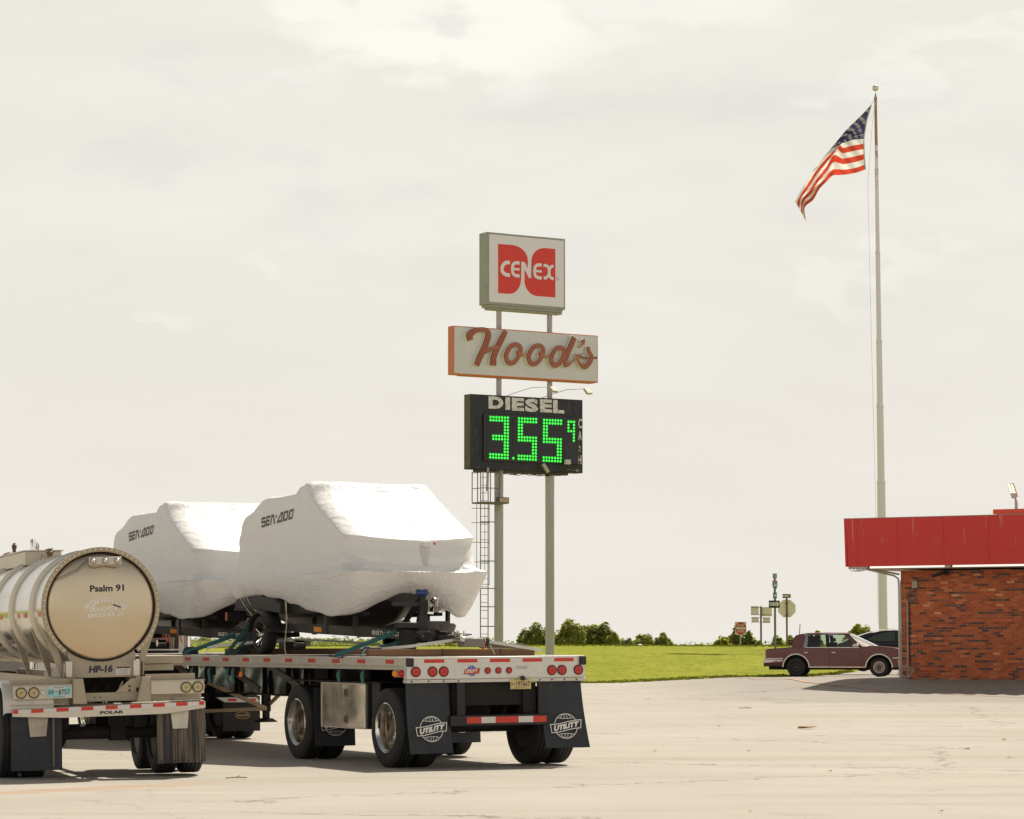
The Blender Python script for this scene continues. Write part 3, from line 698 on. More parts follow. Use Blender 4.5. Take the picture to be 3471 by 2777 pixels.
    for s in(-1,1): ft.add([(s*.62-.16,9.66,.33),(s*.62+.16,9.66,.33),(s*.62+.16,9.96,.33),(s*.62-.16,9.96,.33),(s*.62-.08,9.74,.39),(s*.62+.08,9.74,.39),(s*.62+.08,9.88,.39),(s*.62-.08,9.88,.39)],[(0,1,2,3),(4,5,6,7),(0,1,5,4),(1,2,6,5),(2,3,7,6),(3,0,4,7)])
    ft.build('foot',BLK,L_)
    st=MB()
    st.bar((-.45,9.6,.98),(.58,9.72,.55),.03,.06);st.bar((.9,9.3,1.0),(.66,9.74,.62),.03,.06)
    st.bar((-.62,9.74,.52),(.60,9.74,.545),.04,.055)
    st.build('strut',mat('pale_strut',(.36,.27,.17),.6,.2,.2,5),L_)
    return T
FB=build_flatbed()
# timbers on the deck
ZD=1.433
for nm,lb,y,x0,x1 in(('timber_beam','brown squared timber laid across the rear end of the flatbed deck',1.36,-1.22,1.22),('timber_beam','brown timber laid across the deck behind the near boat trailer wheel',6.75,-1.2,1.2)):
    T=FBT(nm,lb,'timber','timbers laid across the flatbed deck')
    MB().box(x0,x1,y,y+.10,ZD-.008,ZD+.085).build('beam',WOOD,T,bevel=.006)
    if y<3:
        MB().box(.55,1.21,y-.012,y+.10,ZD+.086,ZD+.095).build('plank_cap',WOOD,T,bevel=.004)
        MB().box(.70,.71,y-.004,y+.104,ZD-.004,ZD+.088).box(-.16,-.150,y-.003,y+.104,ZD-.004,ZD+.0885).build('steel_band',BLK,T)
T=FBT('folded_tarpaulin','folded brown canvas roll lying on the right end of the rear timber','tarpaulin')
mb=MB()
for k in range(5): mb.tube([(.42+.01*k,1.42,ZD+.108+.011*k),(.70,1.43,ZD+.115+.010*k),(1.15-.02*k,1.41,ZD+.104+.010*k),(1.2-.02*k,1.42,ZD+.10+.008*k)],[.012,.014,.013,.008],n=8)
mb.build('cloth',mat('brown_canvas',(.22,.17,.12),.9,0,.2,8),T)
# ---------------- tanker trailer ----------------
TKX,TKY,TKR=-4.794,33.4,R(17)
def build_tanker():
    T=thing('tanker_trailer','round stainless steel tanker trailer seen from its rear with riveted end ring','tanker trailer',(TKX,TKY,0),TKR,roll=R(1.2))
    cz=2.035;cx=-.03;LN=12.6
    # roll compensation keeps the tank where the photo has it
    cx-=.0
    sh=MB();rows=[]
    Rr=.665
    sh.lathe([(0,Rr),(LN*.33,Rr),(LN*.66,Rr),(LN,Rr),(LN+.15,Rr*.8),(LN+.2,0)],(cx,.23,cz),(0,1,0),n=96)
    tank=sh.build('tank_shell',STL,T,smooth=40)
    hd=MB().lathe([(.0,.648),(-.010,.644),(-.028,.60),(-.060,.50),(-.088,.36),(-.104,.20),(-.110,0)],(cx,.205,cz),(0,1,0),n=96).build('tank_head',STLH,T,smooth=60)
    MB().lathe([(0,.644),(-.014,.647),(-.016,.655),(0,.658)],(cx,.20,cz),(0,1,0),n=96).build('head_gasket',INK,T)
    # flange ring (open at the bottom, ends at about +-36 degrees)
    a0,a1=R(-51),R(231)
    def ringseg(r0,r1,y0,y1,a0,a1,k=80):
        m=MB();A=[]
        for i in range(k+1):
            a=a0+(a1-a0)*i/k;c,s=math.cos(a),math.sin(a)
            A.append([(cx+r*c,y,cz+r*s) for r,y in((r0,y0),(r1,y0),(r1,y1),(r0,y1))])
        m.grid([[A[i][j] for i in range(k+1)] for j in(0,1,2,3,0)])
        m.add(A[0],[(0,1,2,3)]);m.add(A[-1],[(3,2,1,0)]);return m
    rg=ringseg(.655,.708,.165,.235,a0,a1).build('end_ring',mat('bronze_ring',(.42,.34,.23),.45,.6,.1,2),T,smooth=50)
    n=51
    for i in range(n):
        a=a0+R(2.5)+(a1-a0-R(5))*i/(n-1);x,z=cx+.683*math.cos(a),cz+.683*math.sin(a)
        MB().cyl((x,.160,z),(x,.165,z),.0165,n=12).cyl((x,.150,z),(x,.160,z),.0105,.007,n=10).build('bolt',mat('bolt_metal',(.55,.48,.36),.3,.9,.1,5),rg)
    w=MB()
    for i in range(n):
        a=a0+R(2.5)+(a1-a0-R(5))*i/(n-1);x,z=cx+.683*math.cos(a),cz+.683*math.sin(a); w.cyl((x,.1615,z),(x,.1645,z),.0185,n=12)
    w.build('washer',mat('bolt_washer',(.13,.10,.07),.5,.5),rg)
    for yy in(1.35,3.40,5.45,7.5,9.55):
        k=MB().lathe([(-.055,Rr),(-.040,Rr+.045),(.040,Rr+.045),(.055,Rr)],(cx,yy,cz),(0,1,0),n=96).build('stiffening_ring',mat('ring_steel',(.60,.55,.46),.38,.9,.06,2,.15,(.4,.34,.26)),T,smooth=30)
    # support gussets from rings down to the sub frame
    gs=MB()
    for yy in(.30,1.35,3.40):
        for s in(-1,1):
            pts=[(s*.695,cz-.22),(s*.62,cz-.42),(s*.47,1.20),(s*.42,1.20),(s*.50,cz-.50)]
            gs.prism(pts,(cx,yy-.02,0),(1,0,0),(0,0,1),(0,.05,0))
    gs.build('gusset',TANP,T)
    # white reflective arcs on the head
    t=MB()
    for s,lo,hi,k in((-1,180,128,4),(1,0,50,4)):
        for j in range(k):
            b0=R(lo+(hi-lo)*j/k);b1=R(lo+(hi-lo)*(j+1)/k-(1.2 if s>0 else -1.2));
            P=[]
            for rr in(.555,.610):
                for b in(b0,b1):
                    yy=.205-.110*(1-(rr/.64)**2)**.9-.006; P.append((cx+rr*math.cos(b),yy,cz+rr*math.sin(b)))
            t.add([P[0],P[1],P[3],P[2]],[(0,1,2,3)])
    t.build('reflective_arc',WTP,hd,smooth=0)
    # lettering on the domed head
    def yh(x,z): r=math.hypot(x-cx,z-cz); return .205-.110*max(0,1-(r/.64)**2)**.9-.006
    hb_=BVHTree.FromPolygons([v.co for v in hd.data.vertices],[list(p.vertices) for p in hd.data.polygons])
    def on_head(mb):
        nv=[]
        for v in mb.v:
            q=hb_.ray_cast(Vector((v[0],-1,v[2])),Vector((0,1,0)));nv.append((v[0],(q[0].y if q[0] else .2)-.005-v[1],v[2]))
        mb.v=nv
    m=MB();text(m,'Psalm 91',(-.172,0,2.205),(1,0,.02),(0,0,1),.41,.082,bold=.03);on_head(m);m.v=[(v[0],v[1],v[2]) for v in m.v]
    m.build('lettering',INKB,hd,smooth=0,fix=False)
    def arcw(wd,rad):
        def f(x,y):
            a=(x-wd/2)/rad; return (wd/2+(rad+y)*math.sin(a),(rad+y)*math.cos(a)-rad)
        return f
    for off,mt_,nm in((.003,mat('bright_lettering',(.86,.84,.79),.5),'lettering'),):
        m=MB();dx=.006 if off==0 else 0
        text(m,'HIGH PRESSURE',(-.225,off,2.062),(1,0,0),(0,0,1),.48,.078,bold=.02,spacing=1.08,warp=arcw(.48,.36))
        text(m,'TRANSPORTS',(-.198+dx,off,1.965-dx),(1,0,.05),(.25,0,1),.420,.056,bold=.025,spacing=1.05)
        text(m,'KINGFISHER. OK',(-.202+dx,off,1.900-dx),(1,0,.05),(0,0,1),.440,.052,bold=.025,spacing=1.05)
        on_head(m);m.build(nm,mt_,hd,smooth=0,fix=False)
    m=MB()
    for i in range(12): text(m,'.',(-.10+i*.018,.003,2.035+.030*math.sin(PI*(i+1)/14)),(1,0,0),(0,0,1),.011,.011)
    on_head(m);m.build('yellow_trail',mat('yellow_mark',(.6,.45,.05),.5),hd,smooth=0,fix=False)
    m=MB();
    for k in range(7): text(m,'v' if k%2 else '-',(.105+k*.011,.004,2.042-.004*k),(1,0,-.3),(.2,0,1),.02,.018)
    on_head(m);m.build('red_mark',mat('dark_red_mark',(.18,.02,.02),.5),hd,smooth=0,fix=False)
    # three lamp box
    lb=MB().box(-.185,.205,.075,.125,2.532,2.622).build('lamp_box',mat('lamp_box_paint',(.56,.52,.45),.4,.5,.08,3),T,bevel=.004)
    MB().prism([(-.19,0),(.21,0),(.15,-.035),(.01,-.012),(-.13,-.035)],(0,.10,2.532),(1,0,0),(0,0,1),(0,.06,0)).build('lamp_bracket',TANP,lb)
    for x in(-.135,.010,.152):
        MB().lathe([(0,.034),(.012,.034),(.028,.022),(.033,0)],(x,.073,2.578),(0,-1,0),n=22).build('marker_lamp',BULB,lb)
        MB().lathe([(0,.038),(.004,.038),(.004,.034)],(x,.075,2.578),(0,-1,0),n=22).build('lamp_ring',mat('bolt_washer',(.13,.10,.07)),lb)
    MB().tube([(-.19,.09,2.60),(-.25,.085,2.545),(-.33,.095,2.475),(-.43,.11,2.43),(-.53,.13,2.385),(-.57,.16,2.36)],.0045,n=6).build('lamp_cable',CBL,T)
    # apron / cradle under the head
    pts=[(-.42,1.475)]+[(cx+.66*math.cos(R(b)),cz+.66*math.sin(R(b))) for b in range(234,308,6)]+[(.385,1.475),(.375,1.190),(-.385,1.190)]
    ap=MB().prism(pts,(0,.215,0),(1,0,0),(0,0,1),(0,.03,0)).build('rear_apron',TANP,T)
    m=MB();text(m,'HP-16',(-.178,.2125,1.243),(1,0,.02),(.12,0,1),.285,.088,bold=.055);m.build('lettering',INKB,ap,smooth=0,fix=False)
    pc=MB().box(.148,.318,.2125,.2135,1.212,1.312).build('warning_placard',WTP,ap)
    MB().box(.152,.314,.2105,.212,1.292,1.310).build('placard_header',INK,pc)
    MB().cyl((.233,.2105,1.301),(.233,.2095,1.301),.012,n=16).build('placard_mark',RTP,pc)
    m=MB()
    for k in range(5): m.box(.16,.30-.01*(k%3),.2112,.2122,1.222+k*.013,1.226+k*.013)
    m.build('placard_text',mat('grey_number',(.25,.24,.23)),pc)
    # side wings with rounded corner (light plates) and cradle rails
    for s in(-1,1):
        x0=-.42 if s<0 else .385
        MB().box(x0-.035,x0+.045,.17,.24,1.19 if s<0 else 1.19,1.395).build('cradle_end',mat('bright_cradle',(.62,.58,.50),.35,.6,.06,2),T,bevel=.012)
        MB().prism([(.2,1.20),(1.9,1.20),(1.9,1.25),(.2,1.37)],(s*.47,0,0),(0,1,0),(0,0,1),(.012*s,0,0)).build('cradle_rail',TANP,T)
    fr=MB()
    for s in(-1,1): fr.box(s*.40-.03,s*.40+.03,.1,LN-1,1.06,1.19)
    fr.box(-.40,.40,.35,.42,.90,1.0);fr.build('sub_frame',TANP,T)
    # uprights to the bumper
    u=MB();u.prism([(-.395,1.185),(-.279,1.185),(-.234,.885),(-.398,.885)],(0,-.02,0),(1,0,0),(0,0,1),(0,.10,0));u.prism([(.425,1.185),(.523,1.185),(.526,.895),(.363,.895)],(0,-.02,0),(1,0,0),(0,0,1),(0,.10,0))
    u.build('bumper_upright',TANP,T,bevel=.004)
    u=MB();u.box(-.28,.40,.12,.16,.905,1.01);u.build('cross_tube',TANP,T,bevel=.004)
    m=MB()
    for x in(-.125,-.06): m.cyl((x,.115,.955),(x,.121,.955),.009,n=8)
    m.build('bolt_hole',INK,T)
    dk=MB()
    for k in range(5): dk.bar((-.25+k*.16,.5,1.02),(-.05+k*.16,1.2,1.18),.02,.05)
    dk.box(-.38,.38,.9,.95,.9,1.2);dk.build('inner_brace',DRK,T)
    gp=MB().prism([(.12,1.01),(.37,1.01),(.37,1.17),(.31,1.17)],(0,.10,0),(1,0,0),(0,0,1),(0,.012,0)).build('gusset_plate',TANP,T)
    m=MB()
    for x,z in((.29,1.08),(.29,1.03)): m.cyl((x,.092,z),(x,.10,z),.014,n=10)
    m.build('bolt_hole',INK,gp)
    # light boxes
    b=MB().box(-1.10,-.402,-.0,.06,.955,1.108).build('light_box',mat('pale_light_box',(.56,.51,.43),.42,.45,.07,2,.15,(.4,.33,.24)),T,bevel=.004)
    MB().box(-1.105,-.40,-.015,.07,1.109,1.119).build('box_lid',STL,b); MB().box(-1.13,-.42,.09,.13,1.11,1.185).build('back_plate',TANP,b)
    for x in(-1.006,-.858): round_lamp(b,(x,0,1.030),.066,(0,-1,0),WLN)
    MB().box(-.775,-.73,-.02,0,1.005,1.055).build('plate_light',ALU,b,bevel=.006)
    lp=MB().box(-.706,-.417,-.008,-.003,.967,1.105).build('licence_plate',mat('pale_blue_plate',(.55,.62,.60),.45,0,.05,8),b)
    MB().add([(-.704,-.0088,.972),(-.52,-.0088,.972),(-.58,-.0088,1.04),(-.704,-.0088,1.09)],[(0,1,2,3)]).add([(-.53,-.0088,1.035),(-.42,-.0088,.985),(-.42,-.0088,1.10),(-.47,-.0088,1.10)],[(0,1,2,3)]).build('plate_blue',mat('sky_blue_print',(.32,.60,.64),.5),lp,smooth=0,fix=False)
    m=MB();text(m,'AW',(-.692,-.0098,1.000),(1,0,0),(0,0,1),.070,.062,bold=.01);text(m,'-',(-.606,-.0098,1.035),(1,0,0),(0,0,1),.018,.008);text(m,'8757',(-.570,-.0098,1.000),(1,0,0),(0,0,1),.135,.062,bold=.01);text(m,'OKLAHOMA',(-.62,-.0098,1.078),(1,0,0),(0,0,1),.115,.012)
    text(m,'NATIVE AMERICA',(-.63,-.0098,.974),(1,0,0),(0,0,1),.135,.009);m.build('lettering',INK,lp,smooth=0,fix=False)
    b=MB().box(.530,1.173,-.0,.06,.975,1.128).build('light_box',MATS['pale_light_box'],T,bevel=.004)
    MB().box(.528,1.178,-.015,.07,1.129,1.139).build('box_lid',STL,b); MB().box(.48,1.08,.09,.13,1.13,1.215).build('back_plate',TANP,b)
    for x in(.954,1.094): round_lamp(b,(x,0,1.050),.066,(0,-1,0),WLN)
    MB().lathe([(0,.022),(.012,.018),(.016,0)],(1.174,.03,1.05),(1,0,0),n=14).build('side_marker',RED,b)
    # bumper: shelf and long fascia that tapers at both ends
    bp=MB().prism([(-1.115,.842),(1.178,.882),(1.182,.800),(.70,.742),(-.5,.728),(-1.112,.756)],(0,-.03,0),(1,0,0),(0,0,1),(0,.04,0)).build('bumper',mat('bumper_steel',(.60,.55,.47),.38,.7,.07,2,.15,(.42,.34,.25)),T)
    MB().add([(-1.115,-.03,.842),(1.178,-.03,.882),(1.16,.30,.895),(-1.13,.30,.86),(-1.115,-.03,.836),(1.178,-.03,.876),(1.16,.30,.889),(-1.13,.30,.854)],[(0,1,2,3),(4,7,6,5),(0,4,5,1),(1,5,6,2),(2,6,7,3),(3,7,4,0)]).build('bumper_shelf',MATS['bumper_steel'],bp)
    MB().box(-1.09,-.43,.12,.14,.872,1.05).build('shelf_back',TANP,bp);MB().box(.43,1.16,.12,.14,.90,1.05).build('shelf_back',TANP,bp)
    for (x0,x1,z0) in((-1.14,-.50,.885),(.80,1.17,.915)): MB().box(x0,x1,.0,.26,z0,z0+.008).build('shelf_guard',mat('bright_cradle',(.62,.58,.50)),bp,bevel=.003)
    zz=lambda x:.812+(x+1.115)*(.878-.832)/2.293
    rt=MB();wt=MB();xs=[-1.108,-1.045,-.895,-.75,-.60,-.455,-.307,-.163,-.018,.125,.270,.410,.548,.690,.825,.965,1.103,1.165]
    for i in range(len(xs)-1):
        a,b_=xs[i],xs[i+1];q=(rt if i%2==0 else wt)
        if b_>1.165: b_=1.165
        q.add([(a,-.034,zz(a)-.022),(b_,-.034,zz(b_)-.022),(b_,-.034,zz(b_)+.022),(a,-.034,zz(a)+.022),(a,-.031,zz(a)-.022),(b_,-.031,zz(b_)-.022),(b_,-.031,zz(b_)+.022),(a,-.031,zz(a)+.022)],[(0,1,2,3),(0,4,5,1),(1,5,6,2),(2,6,7,3),(3,7,4,0)])
    rt.build('red_tape',RTP,bp);wt.build('white_tape',WTP,bp)
    m=MB()
    seg=.0485
    text(m,'POLAR',(-.086,-.0335,.757),(1,0,.015),(.12,0,1),.282,.036,bold=.05);m.build('lettering',INK,bp,smooth=0,fix=False)
    # mud flaps
    f=mud_flap(T,-1.116,-.52,.10,.76,.115,.03);MB().add([(-.92,.085,.752),(-.68,.085,.754),(-.708,.060,.515),(-.897,.060,.512)],[(0,1,2,3)]).build('flap_plate',mat('flap_plate_steel',(.45,.40,.32),.45,.5,.1,3,.3),f,smooth=0)
    MB().box(-.635,-.610,.055,.086,.15,.75).build('rust_streak',mat('brown_streak',(.16,.13,.10),.8),f)
    f=mud_flap(T,.615,1.195,.10,.79,.15,.03,mt=FLD);MB().add([(.775,.085,.785),(1.0,.085,.79),(.978,.060,.560),(.80,.060,.558)],[(0,1,2,3)]).build('flap_plate',mat('bright_flap_plate',(.58,.54,.46),.4,.5,.08,3,.2),f,smooth=0)
    m=MB()
    for x in(.655,.82,.98,1.15): m.cyl((x,.06,.175),(x,.067,.175),.012,n=8)
    m.build('flap_bolt',INK,f)
    # running gear
    for y in(.70,1.95):
        MB().cyl((-.9,y,.515),(.9,y,.515),.075,n=14).build('axle',DRK,T)
        s_=MB()
        for s in(-1,1): s_.box(s*.46-.07,s*.46+.07,y-.3,y+.4,.58,.72);s_.cyl((s*.46,y+.2,.70),(s*.46,y+.2,1.02),.12,n=16)
        s_.box(.14,.32,y-.12,y+.1,.42,.80);s_.build('suspension',DRK,T)
        for s in(-1,1):
            truck_wheel(T,s*1.10,y,s);truck_wheel(T,s*.79,y,s,outer=False)
    # fenders over the wheels
    for s in(-1,1):
        rows=[]
        pf=[(.04,.80),(.045,.90),(.07,1.0),(.13,1.08),(.22,1.135),(.34,1.155),(1.2,1.16),(2.1,1.155),(2.25,1.13),(2.35,1.06),(2.42,.95),(2.44,.80)]
        for (yy,zz_) in pf: rows.append([(s*x_,yy+dy,zz_-dz) for x_,dy,dz in((.62,0,0),(1.18,0,0),(1.21,.0,.02),(1.21,.02,.05))] if s<0 else [(x_,yy+.35,zz_-dz) for x_,dy,dz in((.62,0,0),(1.08,0,0),(1.10,.0,.02),(1.10,.02,.05))])
        MB().grid(rows).build('fender',mat('white_fender',(.66,.63,.57),.4,.2,.06,2,.15),T,smooth=50)
    # tray boxes behind the right light box
    MB().prism([(.56,1.425),(1.095,1.425),(1.095,1.33),(.56,1.33)],(0,.95,0),(1,0,0),(0,0,1),(0,1.6,0)).build('hose_tray',TANP,T,bevel=.005)
    MB().box(.5,.985,1.0,1.9,1.245,1.325).build('tray_shelf',TANP,T,bevel=.004)
    # catwalk trough and fittings along the top
    tr=MB().box(-.30,.20,5.2,9.4,2.66,2.855).build('catwalk_trough',mat('trough_steel',(.58,.52,.42),.45,.6,.06,2),T,bevel=.006)
    MB().box(-.33,.23,5.16,9.44,2.856,2.868).build('trough_rim',ALU,tr)
    v=MB();v.lathe([(0,.10),(.03,.11),(.06,.07),(.08,.0)],(-.1,8.6,2.87),(0,0,1),n=24);v.lathe([(0,.045),(.02,.028),(.10,.026),(.11,.036),(.16,.036),(.17,.02),(.19,.02),(.19,0)],(-.1,8.0,2.87),(0,0,1),n=16)
    v.build('vent_valve',mat('brown_fitting',(.14,.085,.06),.6,.4),T)
    v=MB();v.lathe([(0,.06),(.05,.06),(.06,.035),(.10,.04),(.13,.06),(.14,.03),(.18,.02),(.18,0)],(.0,4.9,2.70),(0,0,1),n=14);
    for k in range(5): v.tube([(.0,4.9,2.86),(.07*math.cos(k*1.3),4.9+.07*math.sin(k*1.3),2.84+.01*k)],.008,n=5)
    v.tube([(-.06,4.9,2.75),(-.11,4.9,2.80),(-.12,4.9,2.72),(-.10,4.9,2.67)],.006,n=5)
    v.build('hatch_valve',mat('brass_fitting',(.24,.16,.09),.5,.5),T)
    # conspicuity tape along the tank side
    for y,cols in((1.17,'wr'),(3.15,'wrwr'),(5.15,'wr'),(7.2,'wrwr')):
        for j,cc in enumerate(cols[::1]):
            m=MB();yy=y-j*.305
            P=[]
            for zz_ in(1.925,1.985):
                a=math.asin((zz_-cz)/(Rr+.003));x=cx-(Rr+.004)*math.cos(a)
                P+= [(x,yy,zz_),(x,yy-.30,zz_)]
            m.add([P[0],P[1],P[3],P[2]],[(0,1,2,3)]);m.build('white_tape' if cc=='w' else 'red_tape',WTP if cc=='w' else RTP,tank,smooth=0)
    if False: MB().tube([(cx-.62,.5,cz-.35),(cx-.62,1.3,1.50),(cx-.5,2.0,1.40),(cx-.45,3.0,1.42)],.006,n=6).build('hose_line',mat('red_hose',(.4,.06,.04),.6),T)
    return T
TK=build_tanker()
# ---------------- tractors ----------------
def build_tractor(name,label,X,Y,rz,kind):
    T=thing(name,label,'semi truck',(X,Y,0),rz)
    body=mat('tractor_white',(.55,.52,.47),.35,.1,.05,2,.1) 
    ch=MB()
    for s in(-1,1): ch.box(s*.43-.05,s*.43+.05,.3,7.2,.78,1.02)
    ch.build('chassis',DRK,T)
    ys=(1.0,2.32) ; 
    for y in ys:
        MB().cyl((-.9,y,.515),(.9,y,.515),.09,n=12).build('axle',DRK,T)
        for s in(-1,1): truck_wheel(T,s*1.10,y,s);truck_wheel(T,s*.79,y,s,outer=False)
    for s in(-1,1): truck_wheel(T,s*1.05,6.6,s)
    MB().box(-.5,.5,1.2,2.1,1.04,1.16).build('fifth_wheel',DRK,T,bevel=.02)
    # cab
    ztop=2.92 if kind=='day' else 3.05
    pr=[(3.9,.85),(3.9,ztop-.08),(4.05,ztop),(5.25,ztop),(5.75,2.05),(5.9,1.95),(7.35,1.78),(7.45,1.6),(7.45,.75),(7.0,.75),(6.95,1.12),(6.25,1.12),(6.2,.75),(5.9,.60),(3.9,.6)]
    cb=MB();cb.prism([(p[0],p[1]) for p in pr],(-1.05,0,0),(0,1,0),(0,0,1),(2.1,0,0));C_=cb.build('cab',body,T,bevel=.05)
    MB().add([(-.98,5.30,ztop-.10),(.98,5.30,ztop-.10),(.98,5.76,2.10),(-.98,5.76,2.10)],[(0,1,2,3)]).build('windscreen',GLS,C_)
    for s in(-1,1):
        MB().box(s*1.052,s*1.062,4.45,5.2,1.95,2.6).build('side_window',GLS,C_)
        MB().box(s*1.052,s*1.066,4.35,5.35,.95,1.9).build('door',body,C_,bevel=.01)
        MB().box(s*1.12,s*1.32,5.35,5.42,1.9,2.5).build('mirror',CHR,C_,bevel=.02)
        MB().cyl((s*1.0,4.0,.75),(s*1.0,5.4,.75),.30,n=24).build('fuel_tank',WEB,T)
    for s in (1,):
        st=MB().tube([(s*1.08,3.72,.9),(s*1.08,3.72,2.0),(s*1.08,3.72,3.13)],.073,n=24)
        st.build('exhaust_stack',CHR,T)
        # slanted open tip
        tip=MB();A=[];B=[]
        for i in range(24):
            a=2*PI*i/24;c,s2=math.cos(a),math.sin(a)
            zt_=3.13+.10+.085*(s2*.9-c*.35)/.97 ; A.append((s*1.08+.074*c,3.72+.074*s2,3.12));B.append((s*1.08+.074*c,3.72+.074*s2,zt_))
        I=[(s*1.08+.066*math.cos(2*PI*i/24),3.72+.066*math.sin(2*PI*i/24),B[i][2]-.002) for i in range(24)];J=[(x,y,3.12) for x,y,z in I]
        tip.grid([A,B,I,J],closed=True);tip.build('stack_tip',CHR,T,smooth=30)
    MB().cyl((1.08,3.72,3.125),(1.08,3.72,3.127),.06).build('stack_throat',mat('soot',(.02,.014,.01),.9),T)
    MB().box(-.9,.9,7.46,7.55,.45,.85).build('front_bumper',CHR,T,bevel=.03)
    return T
# tractor in front of the tanker (only an exhaust stack shows above the tank)
s17,c17=math.sin(TKR),math.cos(TKR)
def off(X,Y,r,lx,ly): return X+math.cos(r)*lx-math.sin(r)*ly,Y+math.sin(r)*lx+math.cos(r)*ly
tx,ty=off(TKX,TKY,TKR,-.28,9.45)
build_tractor('semi_tractor','pale tractor unit in front of the tanker with a slanted chrome exhaust stack',tx,ty,TKR,'day')
tx,ty=off(FBX,FBY,FBR,0,11.2)
T2=build_tractor('semi_tractor','tractor unit pulling the flatbed with chain rack behind its cab and dark mud flaps',tx,ty,FBR,'sleeper')
# chain rack + tail of the second tractor
rk=MB()
for x in(-1.05,.86): rk.box(x-.03,x+.03,3.62,3.68,1.05,2.35)
rk.box(-1.08,.89,3.62,3.68,2.35,2.41);rk.box(-1.05,.86,3.66,3.69,1.05,1.46)
rack=rk.build('headache_rack',BLK,T2)
for z in(1.72,): MB().box(-1.05,.83,3.55,3.60,z-.02,z+.02).build('rack_rail',BLK,rack)
ch=MB();rnd=random.Random(5)
for i in range(46):
    x=.82-i*.040; z=1.80
    while z>1.50:
        ch.tube([(x+rnd.uniform(-.008,.008),3.52,z),(x+.014,3.525,z-.015),(x+rnd.uniform(-.008,.008),3.53,z-.03),(x-.014,3.525,z-.015)],.0045,n=5,closed=True); z-=.026
ch.build('chains',mat('rusty_chain',(.16,.10,.06),.5,.7,.4,20),rack)
for i,x in enumerate((.30,.42,.52,.60,.66,.86)):
    MB().bar((x,3.50,1.80),(x+(.02 if i<5 else .05),3.50,1.60),.022,.022).build('load_binder',mat('red_binder',(.58,.09,.04),.45),rack,bevel=.004)
MB().box(-1.1,.84,3.48,3.66,1.475,1.495).build('rack_tray',WHT,rack)
MB().box(.88,.99,3.62,3.80,.95,2.5).build('cab_edge_post',mat('white_post',(.60,.58,.53),.4),rack,bevel=.01)
bh=MB().prism([(.34,.70),(1.06,.70),(1.12,.62),(.50,.62)],(0,.18,0),(1,0,0),(0,0,1),(0,.02,0)).build('tail_plate',WTP,T2)
t=MB();t.box(.55,.70,.176,.179,.635,.68);t.box(.93,1.04,.176,.179,.635,.68);t.build('red_tape',RTP,bh)
for s in(-1,1):
    f=mud_flap(T2,.50 if s>0 else -1.16,1.16 if s>0 else -.50,.30,.72,.14,.03,mt=mat('black_flap',(.014,.013,.013),.7))
    o=Vector((.84*s,.262,.40));m=MB();stroke(m,[(.13*math.cos(a),.055*math.sin(a),.008) for a in[2*PI*i/24 for i in range(24)]],o,(1,0,0),(0,0,1),(0,-1,0),closed=True)
    text(m,'Peterbilt',o+Vector((-.10,-.001,-.025)),(1,0,.05),(.2,0,1),.20,.05,bold=.01);m.build('oval_emblem',mat('copper_emblem',(.42,.26,.13),.4,.4),f,smooth=0,fix=False)
